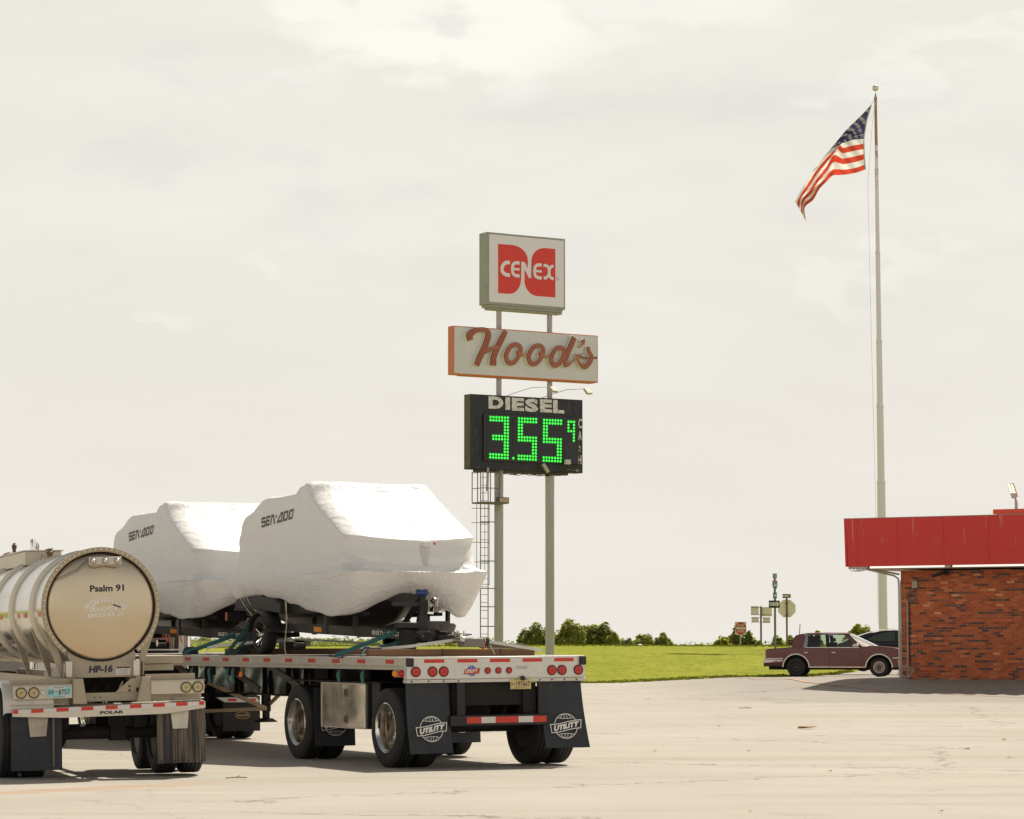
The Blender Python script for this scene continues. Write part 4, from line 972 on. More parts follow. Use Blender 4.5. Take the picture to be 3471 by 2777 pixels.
# ---------------- wrapped boats ----------------
def cover_material():
    m=bpy.data.materials.new('white_shrink_wrap');m.use_nodes=True;N,L=nodes(m);p=N['Principled BSDF']
    p.inputs['Roughness'].default_value=.42;p.inputs['Specular IOR Level'].default_value=.35
    tc=N.new('ShaderNodeTexCoord')
    def nz(s,d,sc,r=.6,dist=0,rot=(0,0,0)):
        q=N.new('ShaderNodeMapping');q.inputs['Scale'].default_value=sc;q.inputs['Rotation'].default_value=rot;L.new(tc.outputs['Object'],q.inputs[0]);n=N.new('ShaderNodeTexNoise');n.inputs['Scale'].default_value=s;n.inputs['Detail'].default_value=d;n.inputs['Roughness'].default_value=r;n.inputs['Distortion'].default_value=dist;L.new(q.outputs[0],n.inputs['Vector']);return n.outputs['Fac']
    def mt(op,a,b):
        n=N.new('ShaderNodeMath');n.operation=op
        for i,v in enumerate((a,b)):
            if isinstance(v,(int,float)):n.inputs[i].default_value=v
            else:L.new(v,n.inputs[i])
        return n.outputs[0]
    sp=N.new('ShaderNodeSeparateXYZ');L.new(tc.outputs['Object'],sp.inputs[0])
    mr=N.new('ShaderNodeMapRange');L.new(sp.outputs[2],mr.inputs[0]);mr.inputs[1].default_value=3.05;mr.inputs[2].default_value=2.35;mr.inputs[3].default_value=.30;mr.inputs[4].default_value=1.0
    a=nz(1.6,3,(1,1.3,.55),.5,1.6); b=nz(4.5,3,(1,.5,1.7),.5,2.6,(.5,.3,0))
    vo=N.new('ShaderNodeTexVoronoi');vo.feature='SMOOTH_F1';vo.inputs['Scale'].default_value=2.6;vo.inputs['Smoothness'].default_value=.3
    q=N.new('ShaderNodeVectorMath');q.operation='ADD';nn=N.new('ShaderNodeTexNoise');nn.inputs['Scale'].default_value=2;L.new(tc.outputs['Object'],nn.inputs['Vector']);L.new(nn.outputs['Color'],q.inputs[0]);L.new(tc.outputs['Object'],q.inputs[1]);L.new(q.outputs[0],vo.inputs['Vector'])
    h=mt('ADD',mt('ADD',mt('MULTIPLY',a,.7),mt('MULTIPLY',mt('MULTIPLY',b,.5),mr.outputs[0])),mt('MULTIPLY',mt('MULTIPLY',vo.outputs['Distance'],.35),mr.outputs[0]))
    def ridge(n_,pw): 
        r=mt('SUBTRACT',1.0,mt('MULTIPLY',mt('ABSOLUTE',mt('SUBTRACT',n_,.5),0),6.0)); return mt('POWER',mt('MAXIMUM',r,0.0),pw)
    r1=ridge(nz(1.5,2,(1,1.2,.8),.4,1.2,(.3,.2,.4)),3.0);r2=ridge(nz(3.4,2,(1.2,.6,1.4),.4,1.6,(.8,.1,.2)),3.0)
    h=mt('ADD',h,mt('ADD',mt('MULTIPLY',r1,.12),mt('MULTIPLY',mt('MULTIPLY',r2,.16),mr.outputs[0])))
    bu=N.new('ShaderNodeBump');bu.inputs['Strength'].default_value=.55;bu.inputs['Distance'].default_value=.07;L.new(h,bu.inputs['Height']);L.new(bu.outputs[0],p.inputs['Normal'])
    c=N.new('ShaderNodeMix');c.data_type='RGBA'
    L.new(nz(1.3,5,(1,1,1)),c.inputs[0]);c.inputs[6].default_value=(.88,.865,.84,1);c.inputs[7].default_value=(.93,.92,.90,1)
    L.new(c.outputs[2],p.inputs['Base Color'])
    t=N.new('ShaderNodeBsdfTranslucent');L.new(c.outputs[2],t.inputs[0]);L.new(bu.outputs[0],t.inputs['Normal']);mx=N.new('ShaderNodeMixShader');mx.inputs[0].default_value=.20;L.new(p.outputs[0],mx.inputs[1]);L.new(t.outputs[0],mx.inputs[2]);L.new(mx.outputs[0],N['Material Output'].inputs[0])
    return m
COV=cover_material()
HUL=mat('black_hull',(.020,.017,.017),.42,0,.3,3,.2,(.04,.03,.025))
def cover_levels():
    # (bow t, stern t, half width, corner exponent, z function of (t,x,u)); u is the closed plan parameter
    return [
     ('skirt_in', 2.95,7.00,.93,4.0),('skirt',2.78,7.05,1.00,4.0),('s2',2.60,7.14,1.05,4.2),('ledge',2.46,7.20,1.09,4.6),('l2',2.475,7.18,1.085,4.6),('l3',2.54,7.12,1.06,4.4),
     ('m',2.585,7.02,1.045,4.4),('g0',2.62,6.92,1.04,4.2),('g',2.62,6.86,1.04,4.4),('g2',2.72,6.80,1.035,4.2),('u1',3.12,6.76,1.02,3.8),('u2',3.58,6.72,.995,3.6),('u3',3.90,6.62,.975,3.6),('rim',4.04,6.48,.94,3.6),('rim2',4.20,6.25,.85,3.2),('top1',4.55,5.9,.55,3),('top2',5.0,5.4,.15,2.5)]
def cover_z(k,t,x):
    ax=abs(x)
    front=1-S(t,2.8,3.4)
    if k==0: return cover_z(1,t,x)+.015
    if k==1:
        zf=1.965+.335*(1-S(ax,.05,.98)**.9) if ax<.98 else 1.965
        # side skirt height along the boat
        pts=[(2.7,1.97),(3.2,1.965),(4.3,2.10),(5.0,2.20),(5.7,2.285),(6.4,2.27),(7.1,2.22)]
        zs=pts[-1][1]
        for (a,za),(b,zb) in zip(pts,pts[1:]):
            if t<=a: zs=za;break
            if t<b: zs=za+(zb-za)*(t-a)/(b-a);break
        return zf*front+zs*(1-front)+.012*math.sin(t*9+x*7)
    if k==2: return cover_z(1,t,x)*.62+cover_z(3,t,x)*.38
    if k==3: return 2.555-.05*S(t,3,6)
    if k==4: return 2.585-.05*S(t,3,6)
    if k==5: return 2.67
    if k==6: return 2.84
    if k==7: return 3.00
    if k==8: return 3.075-.07*math.exp(-(x/.75)**2)*front+.02*S(t,3.4,5)
    g=3.10-.07*math.exp(-(x/.75)**2)*front
    roof=3.845-.13*S(t,4.35,4.75)-.02*S(t,4.8,5.5)-.22*S(t,5.55,6.3)
    if k==9: return g+.035+.03*(1-front)
    fr=[0,0,0,0,0,0,0,0,0,0,.30,.60,.86,1.0,1.0,1.0,1.0][k]
    z=g+(roof-.02-g)*fr
    if k==13: z=roof
    if k==14: z=roof+.035
    if k==15: z=roof+.06
    if k==16: z=roof+.07
    return z
def build_cover(parent,seed):
    LV=cover_levels();rows0=[]
    def plan(tb,ts,hw,r):
        P=[];A=lambda cx,cy,a0,k:[(cx+r*math.cos(a0+PI/2*i/k),cy+r*math.sin(a0+PI/2*i/k)) for i in range(k)]
        L=lambda p,q,k:[(p[0]+(q[0]-p[0])*i/k,p[1]+(q[1]-p[1])*i/k) for i in range(k)]
        P+=L((-hw+r,tb),(hw-r,tb),36)+A(hw-r,tb+r,-PI/2,14)+L((hw,tb+r),(hw,ts-r),56)+A(hw-r,ts-r,0,10)+L((hw-r,ts),(-hw+r,ts),20)+A(-hw+r,ts-r,PI/2,10)+L((-hw,ts-r),(-hw,tb+r),56)+A(-hw+r,tb+r,PI,14)
        return P
    RD=[.30,.30,.26,.20,.20,.32,.36,.34,.24,.26,.28,.28,.28,.26,.24,.22,.10]
    for k,(tb,ts,hw) in enumerate([(l[1],l[2],l[3]) for l in LV]):
        row=[]
        for x,y in plan(tb,ts,hw,RD[k]):
            x*=1-.06*(1-S(y,2.4,3.8))
            if k>=9: x*=1+{9:.02,10:.04,11:.07,12:.10,13:.12,14:.10}.get(k,.05)*S(y,4.4,6.0)
            if k in(3,4): q_=math.exp(-((abs(x)-.95)/.16)**2-((y-2.55)/.18)**2); x+=math.copysign(.05*q_,x); y-=.05*q_
            yb=y-.10*(1-(x/hw)**2)*(1-S(y,2.4,2.9))*(1 if 2<k<10 else .5)
            row.append(Vector((x,yb,cover_z(k,y,x))))
        rows0.append(row)
    M_=len(rows0[0])
    # interpolate between levels (catmull-rom)
    rows=[];K=len(rows0);sub=6
    for k in range(K-1):
        for j in range(sub):
            t=j/sub;r=[]
            for i in range(M_):
                a,b,c,d=rows0[max(0,k-1)][i],rows0[k][i],rows0[k+1][i],rows0[min(K-1,k+2)][i]
                lin=b.lerp(c,t);cr=.5*((2*b)+(-a+c)*t+(2*a-5*b+4*c-d)*t*t+(-a+3*b-3*c+d)*t**3)
                r.append(lin.lerp(cr,.55))
            rows.append(r)
    rows.append(rows0[-1])
    off_=Vector((seed*7.3,seed*3.1,seed*1.7))
    # folds: displace along approximate outward direction
    out=[]
    for ri,r in enumerate(rows):
        q=[]
        for i,v in enumerate(r):
            lvl=ri/sub
            nrm=(r[(i+1)%M_]-r[i-1]).cross(rows[min(ri+1,len(rows)-1)][i]-rows[max(ri-1,0)][i])
            if nrm.length>1e-9:nrm.normalize()
            p=v+off_
            low=1-S(v.z,2.5,3.1)
            d=.020*(noise.noise(Vector((p.x*1.3,p.y*1.3,p.z*1.3))))
            d+=.010*(1-abs(noise.noise(Vector((p.x*2.6,p.y*2.1+p.z*1.2,p.z*3.0))))*2)*(.35+.65*low)
            d+=.005*noise.noise(Vector((p.x*6,p.y*5,p.z*7)))*low
            e_=noise.noise(Vector((p.x*1.1+5,p.y*.9,p.z*1.3)));d+=.008*max(0,1-abs(e_)*9)*(.3+.7*low)
            # vertical tension pleats running up from the bow ledge corners and below the roof corners
            ang=math.atan2(v.y-2.6,abs(v.x)-.9)
            cr=math.hypot(v.y-2.6,abs(v.x)-1.0)
            d+=.009*math.sin(math.atan2(v.z-2.6,v.y-2.3)*16)*math.exp(-((v.z-2.75)/.28)**2)*math.exp(-(cr/.7)**2)
            d+=.012*math.sin(v.y*26+v.z*5)*math.exp(-((v.y-4.3)/.35)**2)*S(v.z,3.2,3.6)*(1 if abs(v.x)>.6 else 0)
            q.append(v-nrm*d)
        out.append(q)
    mb=MB().grid(out,closed=True)
    mb.f.append(list(range((len(out)-1)*M_,len(out)*M_)));mb.m.append(0)
    # jagged hem
    o=mb.build('cover',COV,parent,smooth=180)
    return o,mb
def build_hull(parent):
    ys=[2.98,3.05,3.15,3.4,3.8,4.6,5.5,6.4,6.72];rows=[]
    for y in ys:
        f=1-S(y,2.9,3.9);wd=.93-.20*f
        k=1.815+.36*(1-S(y,2.7,3.7)); 
        sec=[(-wd,2.48),(-wd,2.30),(-wd*.97,2.02+.20*f),(-wd*.82,1.965+.30*f),(-wd*.66,2.05+.25*f),(-wd*.45,1.97+.25*f),(-wd*.2,k+.05),(0,k)]
        sec=sec+[(-a,b) for a,b in sec[:-1][::-1]]
        rows.append([(a,y,b) for a,b in sec])
    mb=MB().grid(rows);mb.poly(rows[0]);mb.poly(rows[-1])
    return mb.build('hull',HUL,parent,smooth=50)
def boat(dy,label,seed):
    T=thing('wrapped_boat',label,'boat',(0,0,0),0,'boats wrapped in white covers on the flatbed')
    x,y=off(FBX,FBY,FBR,0,dy);T.location=(x,y,0);T.rotation_euler=(0,0,FBR)
    cv,mb=build_cover(T,seed);build_hull(T)
    bvh=BVHTree.FromPolygons([Vector(v) for v in mb.v],mb.f)
    m=MB();seadoo(m,(-2,5.72,3.275),(0,-1,.082),(0,0,1),(-1,0,0),1.16,.145,th=.235,shear=.15)
    nv=[]
    for v in m.v:
        h=bvh.ray_cast(Vector((-2.5,v[1],v[2])),Vector((1,0,0)))
        nv.append((h[0].x-.006,v[1],v[2]) if h[0] else v)
    m.v=nv;m.build('lettering',mat('wrap_print',(.075,.065,.045),.5,0,.2,8),cv,smooth=0,fix=False)
    # black rubber stern step visible below the lifted skirt
    MB().prism([(5.0,2.16),(5.3,2.24),(6.0,2.30),(6.75,2.26),(6.86,2.20),(6.80,2.10),(6.2,2.10),(5.0,2.02)],(-1.045,0,0),(0,1,0),(0,0,1),(.5,0,0)).build('swim_step',mat('black_rubber_step',(.030,.024,.022),.6),T,bevel=.015)
    # vent patch and small red dot on the bow sheet
    m=MB();rows=[]
    for i in range(9):
        t=i/8;z=2.66+.26*t;w_=.028+.055*t
        r=[]
        for j in range(7):
            xx=.10+w_*(-1+2*j/6)+.015*t
            h=bvh.ray_cast(Vector((xx,0,z)),Vector((0,1,0)));r.append((xx,(h[0].y if h[0] else 2.7)-.006-.008*math.sin(PI*j/6),z))
        rows.append(r)
    m.grid(rows).build('tape_patch',mat('clear_patch',(.62,.60,.57),.25,0,.08,20),cv,smooth=60)
    m=MB();m.sphere((.125,2.50,2.955),.07,(1.2,.35,.6),n=16)
    m.v=[(a+.01*noise.noise(Vector((a*30,b*30,c*30))),b-.0,c+.02*noise.noise(Vector((a*25,b*5,c*25+4)))) for a,b,c in m.v];m.build('knotted_film',mat('clear_film',(.72,.70,.66),.15,0,.05,20,.0),cv,smooth=60)
    h=bvh.ray_cast(Vector((.27,0,2.965)),Vector((0,1,0)));yy=h[0].y if h[0] else 2.75
    MB().cyl((.27,yy-.008,2.965),(.27,yy+.002,2.965),.018,n=12).build('red_dot',mat('red_dot_ink',(.55,.06,.03)),cv)
    # twine ties hanging from the skirt
    for pts in ([(-1.06,6.58,2.27),(-1.02,6.20,2.02),(-1.0,6.02,1.86)],[(-1.06,6.35,2.30),(-1.03,6.10,2.12),(-1.0,5.86,1.98)],[(-1.05,6.5,2.29),(-1.02,6.3,2.14),(-1.0,6.0,2.08)],[(-1.02,4.86,2.19),(-1.02,4.78,1.95),(-1.03,4.85,1.88)],[(-1.03,4.80,2.18),(-1.06,4.70,1.85),(-1.12,4.62,1.60),(-1.18,4.45,1.50),(-1.24,4.25,1.45)]):
        P=[Vector(p) for p in pts];Q=[]
        for i in range(len(P)-1):
            for k in range(5): q=P[i].lerp(P[i+1],k/5);q.z-=.02*math.sin(PI*k/5);Q.append(q)
        Q.append(P[-1]);MB().tube(Q,.0075,n=5).build('tie_string',ROPE,T)
    return T
boat(0,'nearer boat in a tall white cover, its blunt bow above a silver winch',1.0)
boat(6.1,'boat in a white shrink-wrap cover, the farther one, half hidden by the tanker',2.0)
# ---------------- boat trailers ----------------
def small_wheel(parent,x,y,z,s,r=.283,w=.19):
    c=(x,y,z);ax=(s,0,0);h=w/2
    prof=[(-h*.8,r*.6),(-h,r*.7),(-h*.95,r*.92),(-h*.75,r*.985)]
    for g in(-.45,-.15,.15,.45): prof+=[(h*(g-.05),r),(h*(g-.03),r*.965),(h*(g+.03),r*.965),(h*(g+.05),r)]
    prof+=[(h*.75,r*.985),(h*.95,r*.92),(h*1.02,r*.8),(h,r*.7),(h*.8,r*.62)]
    t=MB().lathe(prof,c,ax,n=44,closed=True).build('wheel',RUB,parent,smooth=50)
    rm=MB().lathe([(h*.8,r*.63),(h*.92,r*.655),(h*.7,r*.60),(h*.1,r*.55),(h*.05,.0)],c,ax,n=36,caps=False).build('rim',mat('black_alloy',(.03,.028,.028),.3,.6),t)
    sp=MB();C=Vector(c);d=Vector(ax)
    for i in range(5):
        a=2*PI*i/5+.3
        for da in(-.16,.16):
            p0=C+d*h*.35+Vector((0,math.cos(a)*.05,math.sin(a)*.05));p1=C+d*h*.62+Vector((0,math.cos(a+da)*.11,math.sin(a+da)*.11));p2=C+d*h*.85+Vector((0,math.cos(a+da*1.5)*r*.60,math.sin(a+da*1.5)*r*.60))
            sp.bar(p0,p1,.016,.014,up=d);sp.bar(p1,p2,.013,.014,up=d)
    sp.build('spokes',CHR,rm);MB().lathe([(h*.1,.045),(h*.75,.042),(h*.9,.03),(h*.95,0)],c,ax,n=20).build('hub_cap',CHR,t)
    return t
def boat_trailer(dy,label,near):
    x,y=off(FBX,FBY,FBR,0,dy)
    T=thing('boat_trailer',label,'boat trailer',(x,y,0),FBR,'black boat trailers strapped to the flatbed')
    fm=mat('trailer_black_paint',(.022,.021,.022),.42,.1,.2,4,.15,(.06,.05,.04))
    for s in(-1,1):
        r=MB();P=[(s*.08,1.75,1.685),(s*.10,1.95,1.69),(s*.80,4.25,1.80),(s*.86,4.7,1.815),(s*.86,7.0,1.86)]
        hh=[.12,.12,.135,.12,.10]
        rows=[]
        for (a,b,c),h in zip(P,hh): rows.append([(a-s*.0,b,c-h/2),(a+s*.05,b,c-h/2),(a+s*.05,b,c+h/2),(a,b,c+h/2),(a,b,c-h/2)])
        r.grid(rows);r.poly(rows[0][:4]);r.poly(rows[-1][:4])
        rl=r.build('frame_rail',fm,T,smooth=0)
        if s<0:
            # lettering on the left rail
            p0=Vector((-.13-.70*(2.98-1.95)/2.3,2.98,1.69+.11*(2.98-1.95)/2.3-.03));u=Vector((.70,-2.3,-.105)).normalized();n=Vector((-2.3,-.70,0)).normalized()
            p0=Vector((-.15,1.95,1.69))+ -u*1.10+n*.006
            m=MB();seadoo(m,p0+Vector((0,0,-.022)),u,(0,0,1),n,.60,.055,th=.24,shear=.1);m.build('lettering',WHT,rl,smooth=0,fix=False)
            q=Vector((-.15,1.95,1.69))-u*2.28+n*.005
            MB().prism([(-.085,-.035),(.085,-.035),(.085,.035),(-.085,.035)],q,u,(0,0,1),-n*.01).build('amber_reflector',mat('amber_reflector_m',(.80,.26,.01),.35),rl)
            q=Vector((-.15,1.95,1.69))-u*.22+n*.005+Vector((0,0,0));MB().prism([(-.05,-.013),(.05,-.013),(.05,.013),(-.05,.013)],q,u,(0,0,1),-n*.003).build('sticker',WHD,rl)
    MB().box(-.06,.06,1.28,2.6,1.60,1.70).build('tongue',fm,T,bevel=.006)
    for (yy,w_,z) in((3.4,.50,1.73),(4.9,.86,1.80),(6.85,.86,1.85)): MB().box(-w_,w_,yy-.04,yy+.04,z-.05,z+.03).build('cross_member',fm,T)
    for s in(-1,1):
        MB().bar((s*.55,3.0,2.0),(s*.55,6.9,2.0),.10,.05).build('bunk',mat('bunk_carpet',(.02,.02,.022),.9),T)
        for yy in(3.4,4.9,6.6): MB().box(s*.55-.03,s*.55+.03,yy-.025,yy+.025,1.72,1.99).build('bunk_post',fm,T)
        if True:
            MB().box(s*.93-.02,s*.93+.02,3.5,3.58,1.72,2.08).build('side_guide',fm,T)
        small_wheel(T,s*1.03,5.63,1.447+.283-.012,s)
        MB().cyl((s*.5,5.63,1.72),(s*.98,5.63,1.72),.035,n=10).build('axle',fm,T)
        fd=MB();rows=[]
        for i in range(17):
            a=R(8+164*i/16);r_=.345;rows.append([(s*a_,5.63+r_*math.cos(a)*1.12,1.70+r_*math.sin(a)*(1.05)-dz) for a_,dz in((.90,0),(.92,-.008),(1.13,-.008),(1.155,.012),(1.15,.03))])
        fd.grid(rows);f=fd.build('fender',mat('fender_dark',(.045,.042,.038),.35,.2,.2,4,.2,(.1,.08,.06)),T,smooth=60)
        MB().box(s*.95,s*1.17,5.26,5.29,1.80,1.86).build('fender_bracket',fm,f);MB().box(s*1.165,s*1.175,5.22,5.29,1.815,1.845).build('side_marker',mat('dim_marker',(.25,.03,.01),.3),f)
        lb=MB().box(s*.80,s*1.12,6.98,7.02,1.93,2.06).build('tail_light_bar',fm,T);MB().box(s*1.115,s*1.13,6.95,7.02,1.935,2.055).build('red_edge',mat('dull_red_edge',(.40,.10,.05),.5),lb)
        MB().cyl((s*1.0,7.021,1.99),(s*1.0,7.026,1.99),.035,n=16).build('tail_lamp',RED,lb)
    MB().box(-1.12,1.12,7.02,7.05,1.98,2.02).build('rear_bar',fm,T)
    # winch stand at the bow
    ws=MB().prism([(-.10,1.72),(.08,1.72),(.045,2.10),(.03,2.30),(-.035,2.30),(-.045,2.10)],(.03,2.38,0),(1,0,0),(0,0,1),(0,.09,0)).build('winch_post',fm,T,bevel=.008)
    MB().bar((.03,2.46,2.22),(.02,3.2,1.75),.05,.06).build('post_brace',fm,T)
    rl=MB().lathe([(-.085,.035),(-.06,.05),(0,.04),(.06,.05),(.085,.035)],(-.01,2.36,2.285),(1,0,0),n=20).build('bow_roller',mat('blue_roller',(.02,.05,.20),.35,0,.2,10),ws)
    MB().cyl((-.12,2.36,2.285),(.10,2.36,2.285),.014,n=8).build('roller_pin',CHR,rl)
    wn=MB().box(.045,.055,2.25,2.38,2.02,2.19).box(.115,.125,2.25,2.38,2.02,2.19).box(.04,.13,2.27,2.38,1.99,2.025).build('winch_frame',CHR,ws,bevel=.004)
    MB().lathe([(-.036,.075),(-.03,.078),(-.028,.045),(.028,.045),(.03,.078),(.036,.075)],(.085,2.30,2.115),(1,0,0),n=28).build('winch_drum',mat('zinc_plate',(.50,.48,.43),.25,1.0,.15,12),wn)
    MB().cyl((.125,2.27,2.15),(.14,2.27,2.15),.07,n=24).build('winch_gear',MATS['zinc_plate'],wn)
    MB().tube([(.13,2.30,2.10),(.20,2.30,2.10),(.205,2.30,2.23)],.009,n=8).build('crank_arm',CHR,wn);MB().cyl((.205,2.30,2.23),(.31,2.30,2.235),.014,n=10).build('crank_handle',mat('white_grip',(.55,.52,.47),.5),wn)
    MB().box(-.42,.02,2.40,2.45,2.10,2.155).build('bow_stop',mat('grey_rubber',(.045,.042,.042),.7),ws,bevel=.006)
    MB().box(-.36,.02,2.36,2.52,1.80,1.87).build('step_arm',fm,ws,bevel=.006);MB().box(-.35,-.06,2.355,2.52,1.872,1.880).build('step_pad',mat('grey_step',(.40,.37,.32),.6),ws)
    MB().lathe([(0,.22),(.10,.25),(.13,.22),(.02,.17)],(.42,2.75,1.74),(0,0,1),n=20).build('boarding_step',mat('step_grey',(.09,.08,.07),.5),T)
    sh=MB();rows=[[(.15+.42*math.cos(a)*1.0,2.72+.22*math.sin(a),z) for a in[R(-95+130*i/10) for i in range(11)]] for z in(1.74,1.90)]
    sh.grid(rows);sh.build('keel_guard',mat('grey_guard',(.085,.075,.062),.6),T)
    for xx,yy in((-.10,1.95),(.10,1.82),(.20,1.65),(.27,1.62)):
        MB().tube([(xx,yy-.02,1.76),(xx,yy-.02,1.55)],.008,n=6).build('u_bolt',mat('zinc_dark',(.36,.30,.22),.35,.9),T)
    # coupler with chains
    cp=MB().box(-.05,.05,1.02,1.34,1.61,1.68).build('coupler',MATS['zinc_plate'],T,bevel=.012)
    MB().tube([(-.03,1.45,1.70),(.05,1.25,1.72),(.12,1.05,1.71),(.05,1.15,1.69)],.010,n=6).build('safety_chain',CHR,T)
    MB().box(.0,.30,1.02,1.22,1.545,1.66).build('battery_case',mat('grey_case',(.20,.19,.16),.5,.1,.15,6),cp,bevel=.012)
    # jockey wheel swung up beside the tongue
    jw=MB().lathe([(-.05,.10),(-.055,.155),(-.035,.165),(.035,.165),(.055,.155),(.05,.10)],(-.26,2.25,1.615),(1,.1,0),n=28).build('jockey_wheel',RUB,T);MB().lathe([(.03,.10),(.045,.09),(.03,.04),(.05,0)],(-.26,2.25,1.615),(-1,-.1,0),n=20).build('rim',BLK,jw)
    for xx in(-.42,-.02): 
        b=MB().prism([(-.14,0),(.14,0),(.09,.055),(-.09,.055)],(xx,2.1,ZD-.008),(1,0,0),(0,0,1),(0,.1,0)).build('yellow_chock',mat('yellow_chock_paint',(.55,.50,.05),.6,0,.2,8),T)
    MB().box(-.55,-.2,6.1,6.3,1.5,1.62).build('brake_housing',fm,T);MB().cyl((-.62,5.5,1.60),(-.48,5.5,1.60),.055,n=16).build('chrome_cylinder',CHR,T)
    return T
boat_trailer(0,'black boat trailer under the nearer boat with a silver winch and blue bow roller',True)
boat_trailer(6.1,'black boat trailer under the farther boat, its rail seen below the white cover',False)
# ---------------- straps, ratchets ----------------
def strap(label,pts,w,mt_,side,name='ratchet_strap',grp='webbing straps tying the boat trailers down',extra=None):
    T=FBT(name,label,'strap',grp)
    MB().ribbon(pts,w,side,.004).build('webbing',mt_,T)
    if extra: extra(T)
    return T
def buckle(T):
    MB().tube([(-1.33,2.42,1.46),(-1.31,2.50,1.425),(-1.31,2.05,1.40),(-1.33,2.0,1.43)],.008,n=6).build('rail_hook',BLK,T)
strap('wide teal strap from the side rail up to the near trailer tongue',[(-1.30,2.30,1.40),(-1.29,2.30,1.44),(-1.1,2.32,1.50),(-.3,2.5,1.76)],.06,TEAL,(-.25,0,1),extra=buckle)
strap('dark teal strap behind the wide one, under the near trailer tongue',[(-.62,2.6,1.50),(-.1,2.7,1.64),(.6,2.6,1.69)],.05,TEAL,(0,.2,1))
strap('teal strap rising beside the near boat trailer wheel, left one of the crossed pair',[(-1.30,6.52,1.42),(-1.28,6.52,1.45),(-.82,6.52,2.0)],.055,TEAL,(.77,0,-.64))
strap('thin teal strap rising beside the near boat trailer wheel, right one of the crossed pair',[(-1.29,6.22,1.42),(-1.28,6.22,1.45),(-.84,6.4,1.84)],.04,TEAL,(.77,0,-.64))
strap('long teal strap from the far side rail up to the farther trailer tongue',[(-1.30,8.35,1.40),(-1.29,8.36,1.45),(-1.1,8.4,1.50),(-.30,8.7,1.74)],.065,TEAL,(-.25,0,1))
strap('white webbing strap stretched over the near trailer coupler',[(-1.18,1.55,1.50),(-.6,1.4,1.555),(.02,1.25,1.645),(.2,1.2,1.65),(.75,1.15,1.57),(1.25,1.2,1.50)],.04,WEBW,(0,.1,1))
strap('pale blue strap slanting to the right rail behind the deck timber',[(.45,1.62,1.60),(.95,1.75,1.50),(1.2,1.8,1.445)],.05,TEALL,(0,.5,1))
strap('white webbing strap bent over a corner and running below the farther trailer frame',[(-1.27,7.45,1.44),(-1.26,7.42,1.52),(-1.20,7.25,1.555),(-.9,6.4,1.61),(-.6,5.9,1.64)],.045,WEBW,(0,.2,1))
strap('white webbing strap running right from the near trailer wheel across the deck',[(-.75,5.3,1.66),(-.2,4.0,1.60),(.1,3.1,1.535)],.028,WEBW,(0,.2,1))
T=FBT('strap_ratchet','blue hooked ratchet end clipped at the left end of the rear timber','strap ratchet')
MB().tube([(-1.18,1.42,1.535),(-1.24,1.44,1.54),(-1.275,1.46,1.50),(-1.28,1.46,1.42)],.016,n=8).build('hook',mat('blue_strap',(.02,.05,.16),.6),T)
MB().ribbon([(-1.26,1.40,1.52),(-1.29,1.41,1.47),(-1.30,1.41,1.41)],.04,(0,1,0),.005).build('webbing',TEALL,T)
MB().tube([(-1.18,1.42,1.528),(-1.10,1.40,1.532),(-1.02,1.40,1.53)],.012,n=8).build('strap_tail',mat('violet_strap',(.10,.08,.22),.6),T)
T=FBT('pink_ribbon','pink rag tied by a black key box to the coupler of the near trailer','rag')
MB().prism([(0,0),(.10,-.02),(.12,.06),(.07,.10),(.01,.08)],(.30,1.10,1.57),(1,0,0),(0,0,1),(0,.07,0)).build('black_box',BLK,T,bevel=.01)
MB().tube([(.33,1.08,1.60),(.30,1.07,1.58),(.31,1.06,1.54),(.29,1.06,1.50)],[.02,.025,.02,.008],n=8).build('rag',mat('pink_rag',(.62,.10,.13),.8,0,.2,20),T)
MB().tube([(.27,1.08,1.66),(.30,1.08,1.68),(.34,1.08,1.66),(.34,1.08,1.62)],.008,n=6).build('shackle',CHR,T)
MB().tube([(.42,1.10,1.57),(.45,1.09,1.51),(.47,1.06,1.45)],.005,n=6).build('twine',ROPE,T)
for (yy,lb) in((8.5,'dark padded edge protector on the rail below the long teal strap'),(6.25,'dark padded edge protector on the rail beside the crossed straps')):
    T=FBT('edge_protector',lb,'edge protector','dark edge protectors on the side rail')
    MB().prism([(-.20,0),(.16,0),(.10,.07),(.0,.11),(-.10,.09)],(-1.22,yy,ZD-.002),(0,-1,0),(0,0,1),(.16,0,0)).build('pad',mat('dark_pad',(.012,.022,.026),.8),T,bevel=.012)
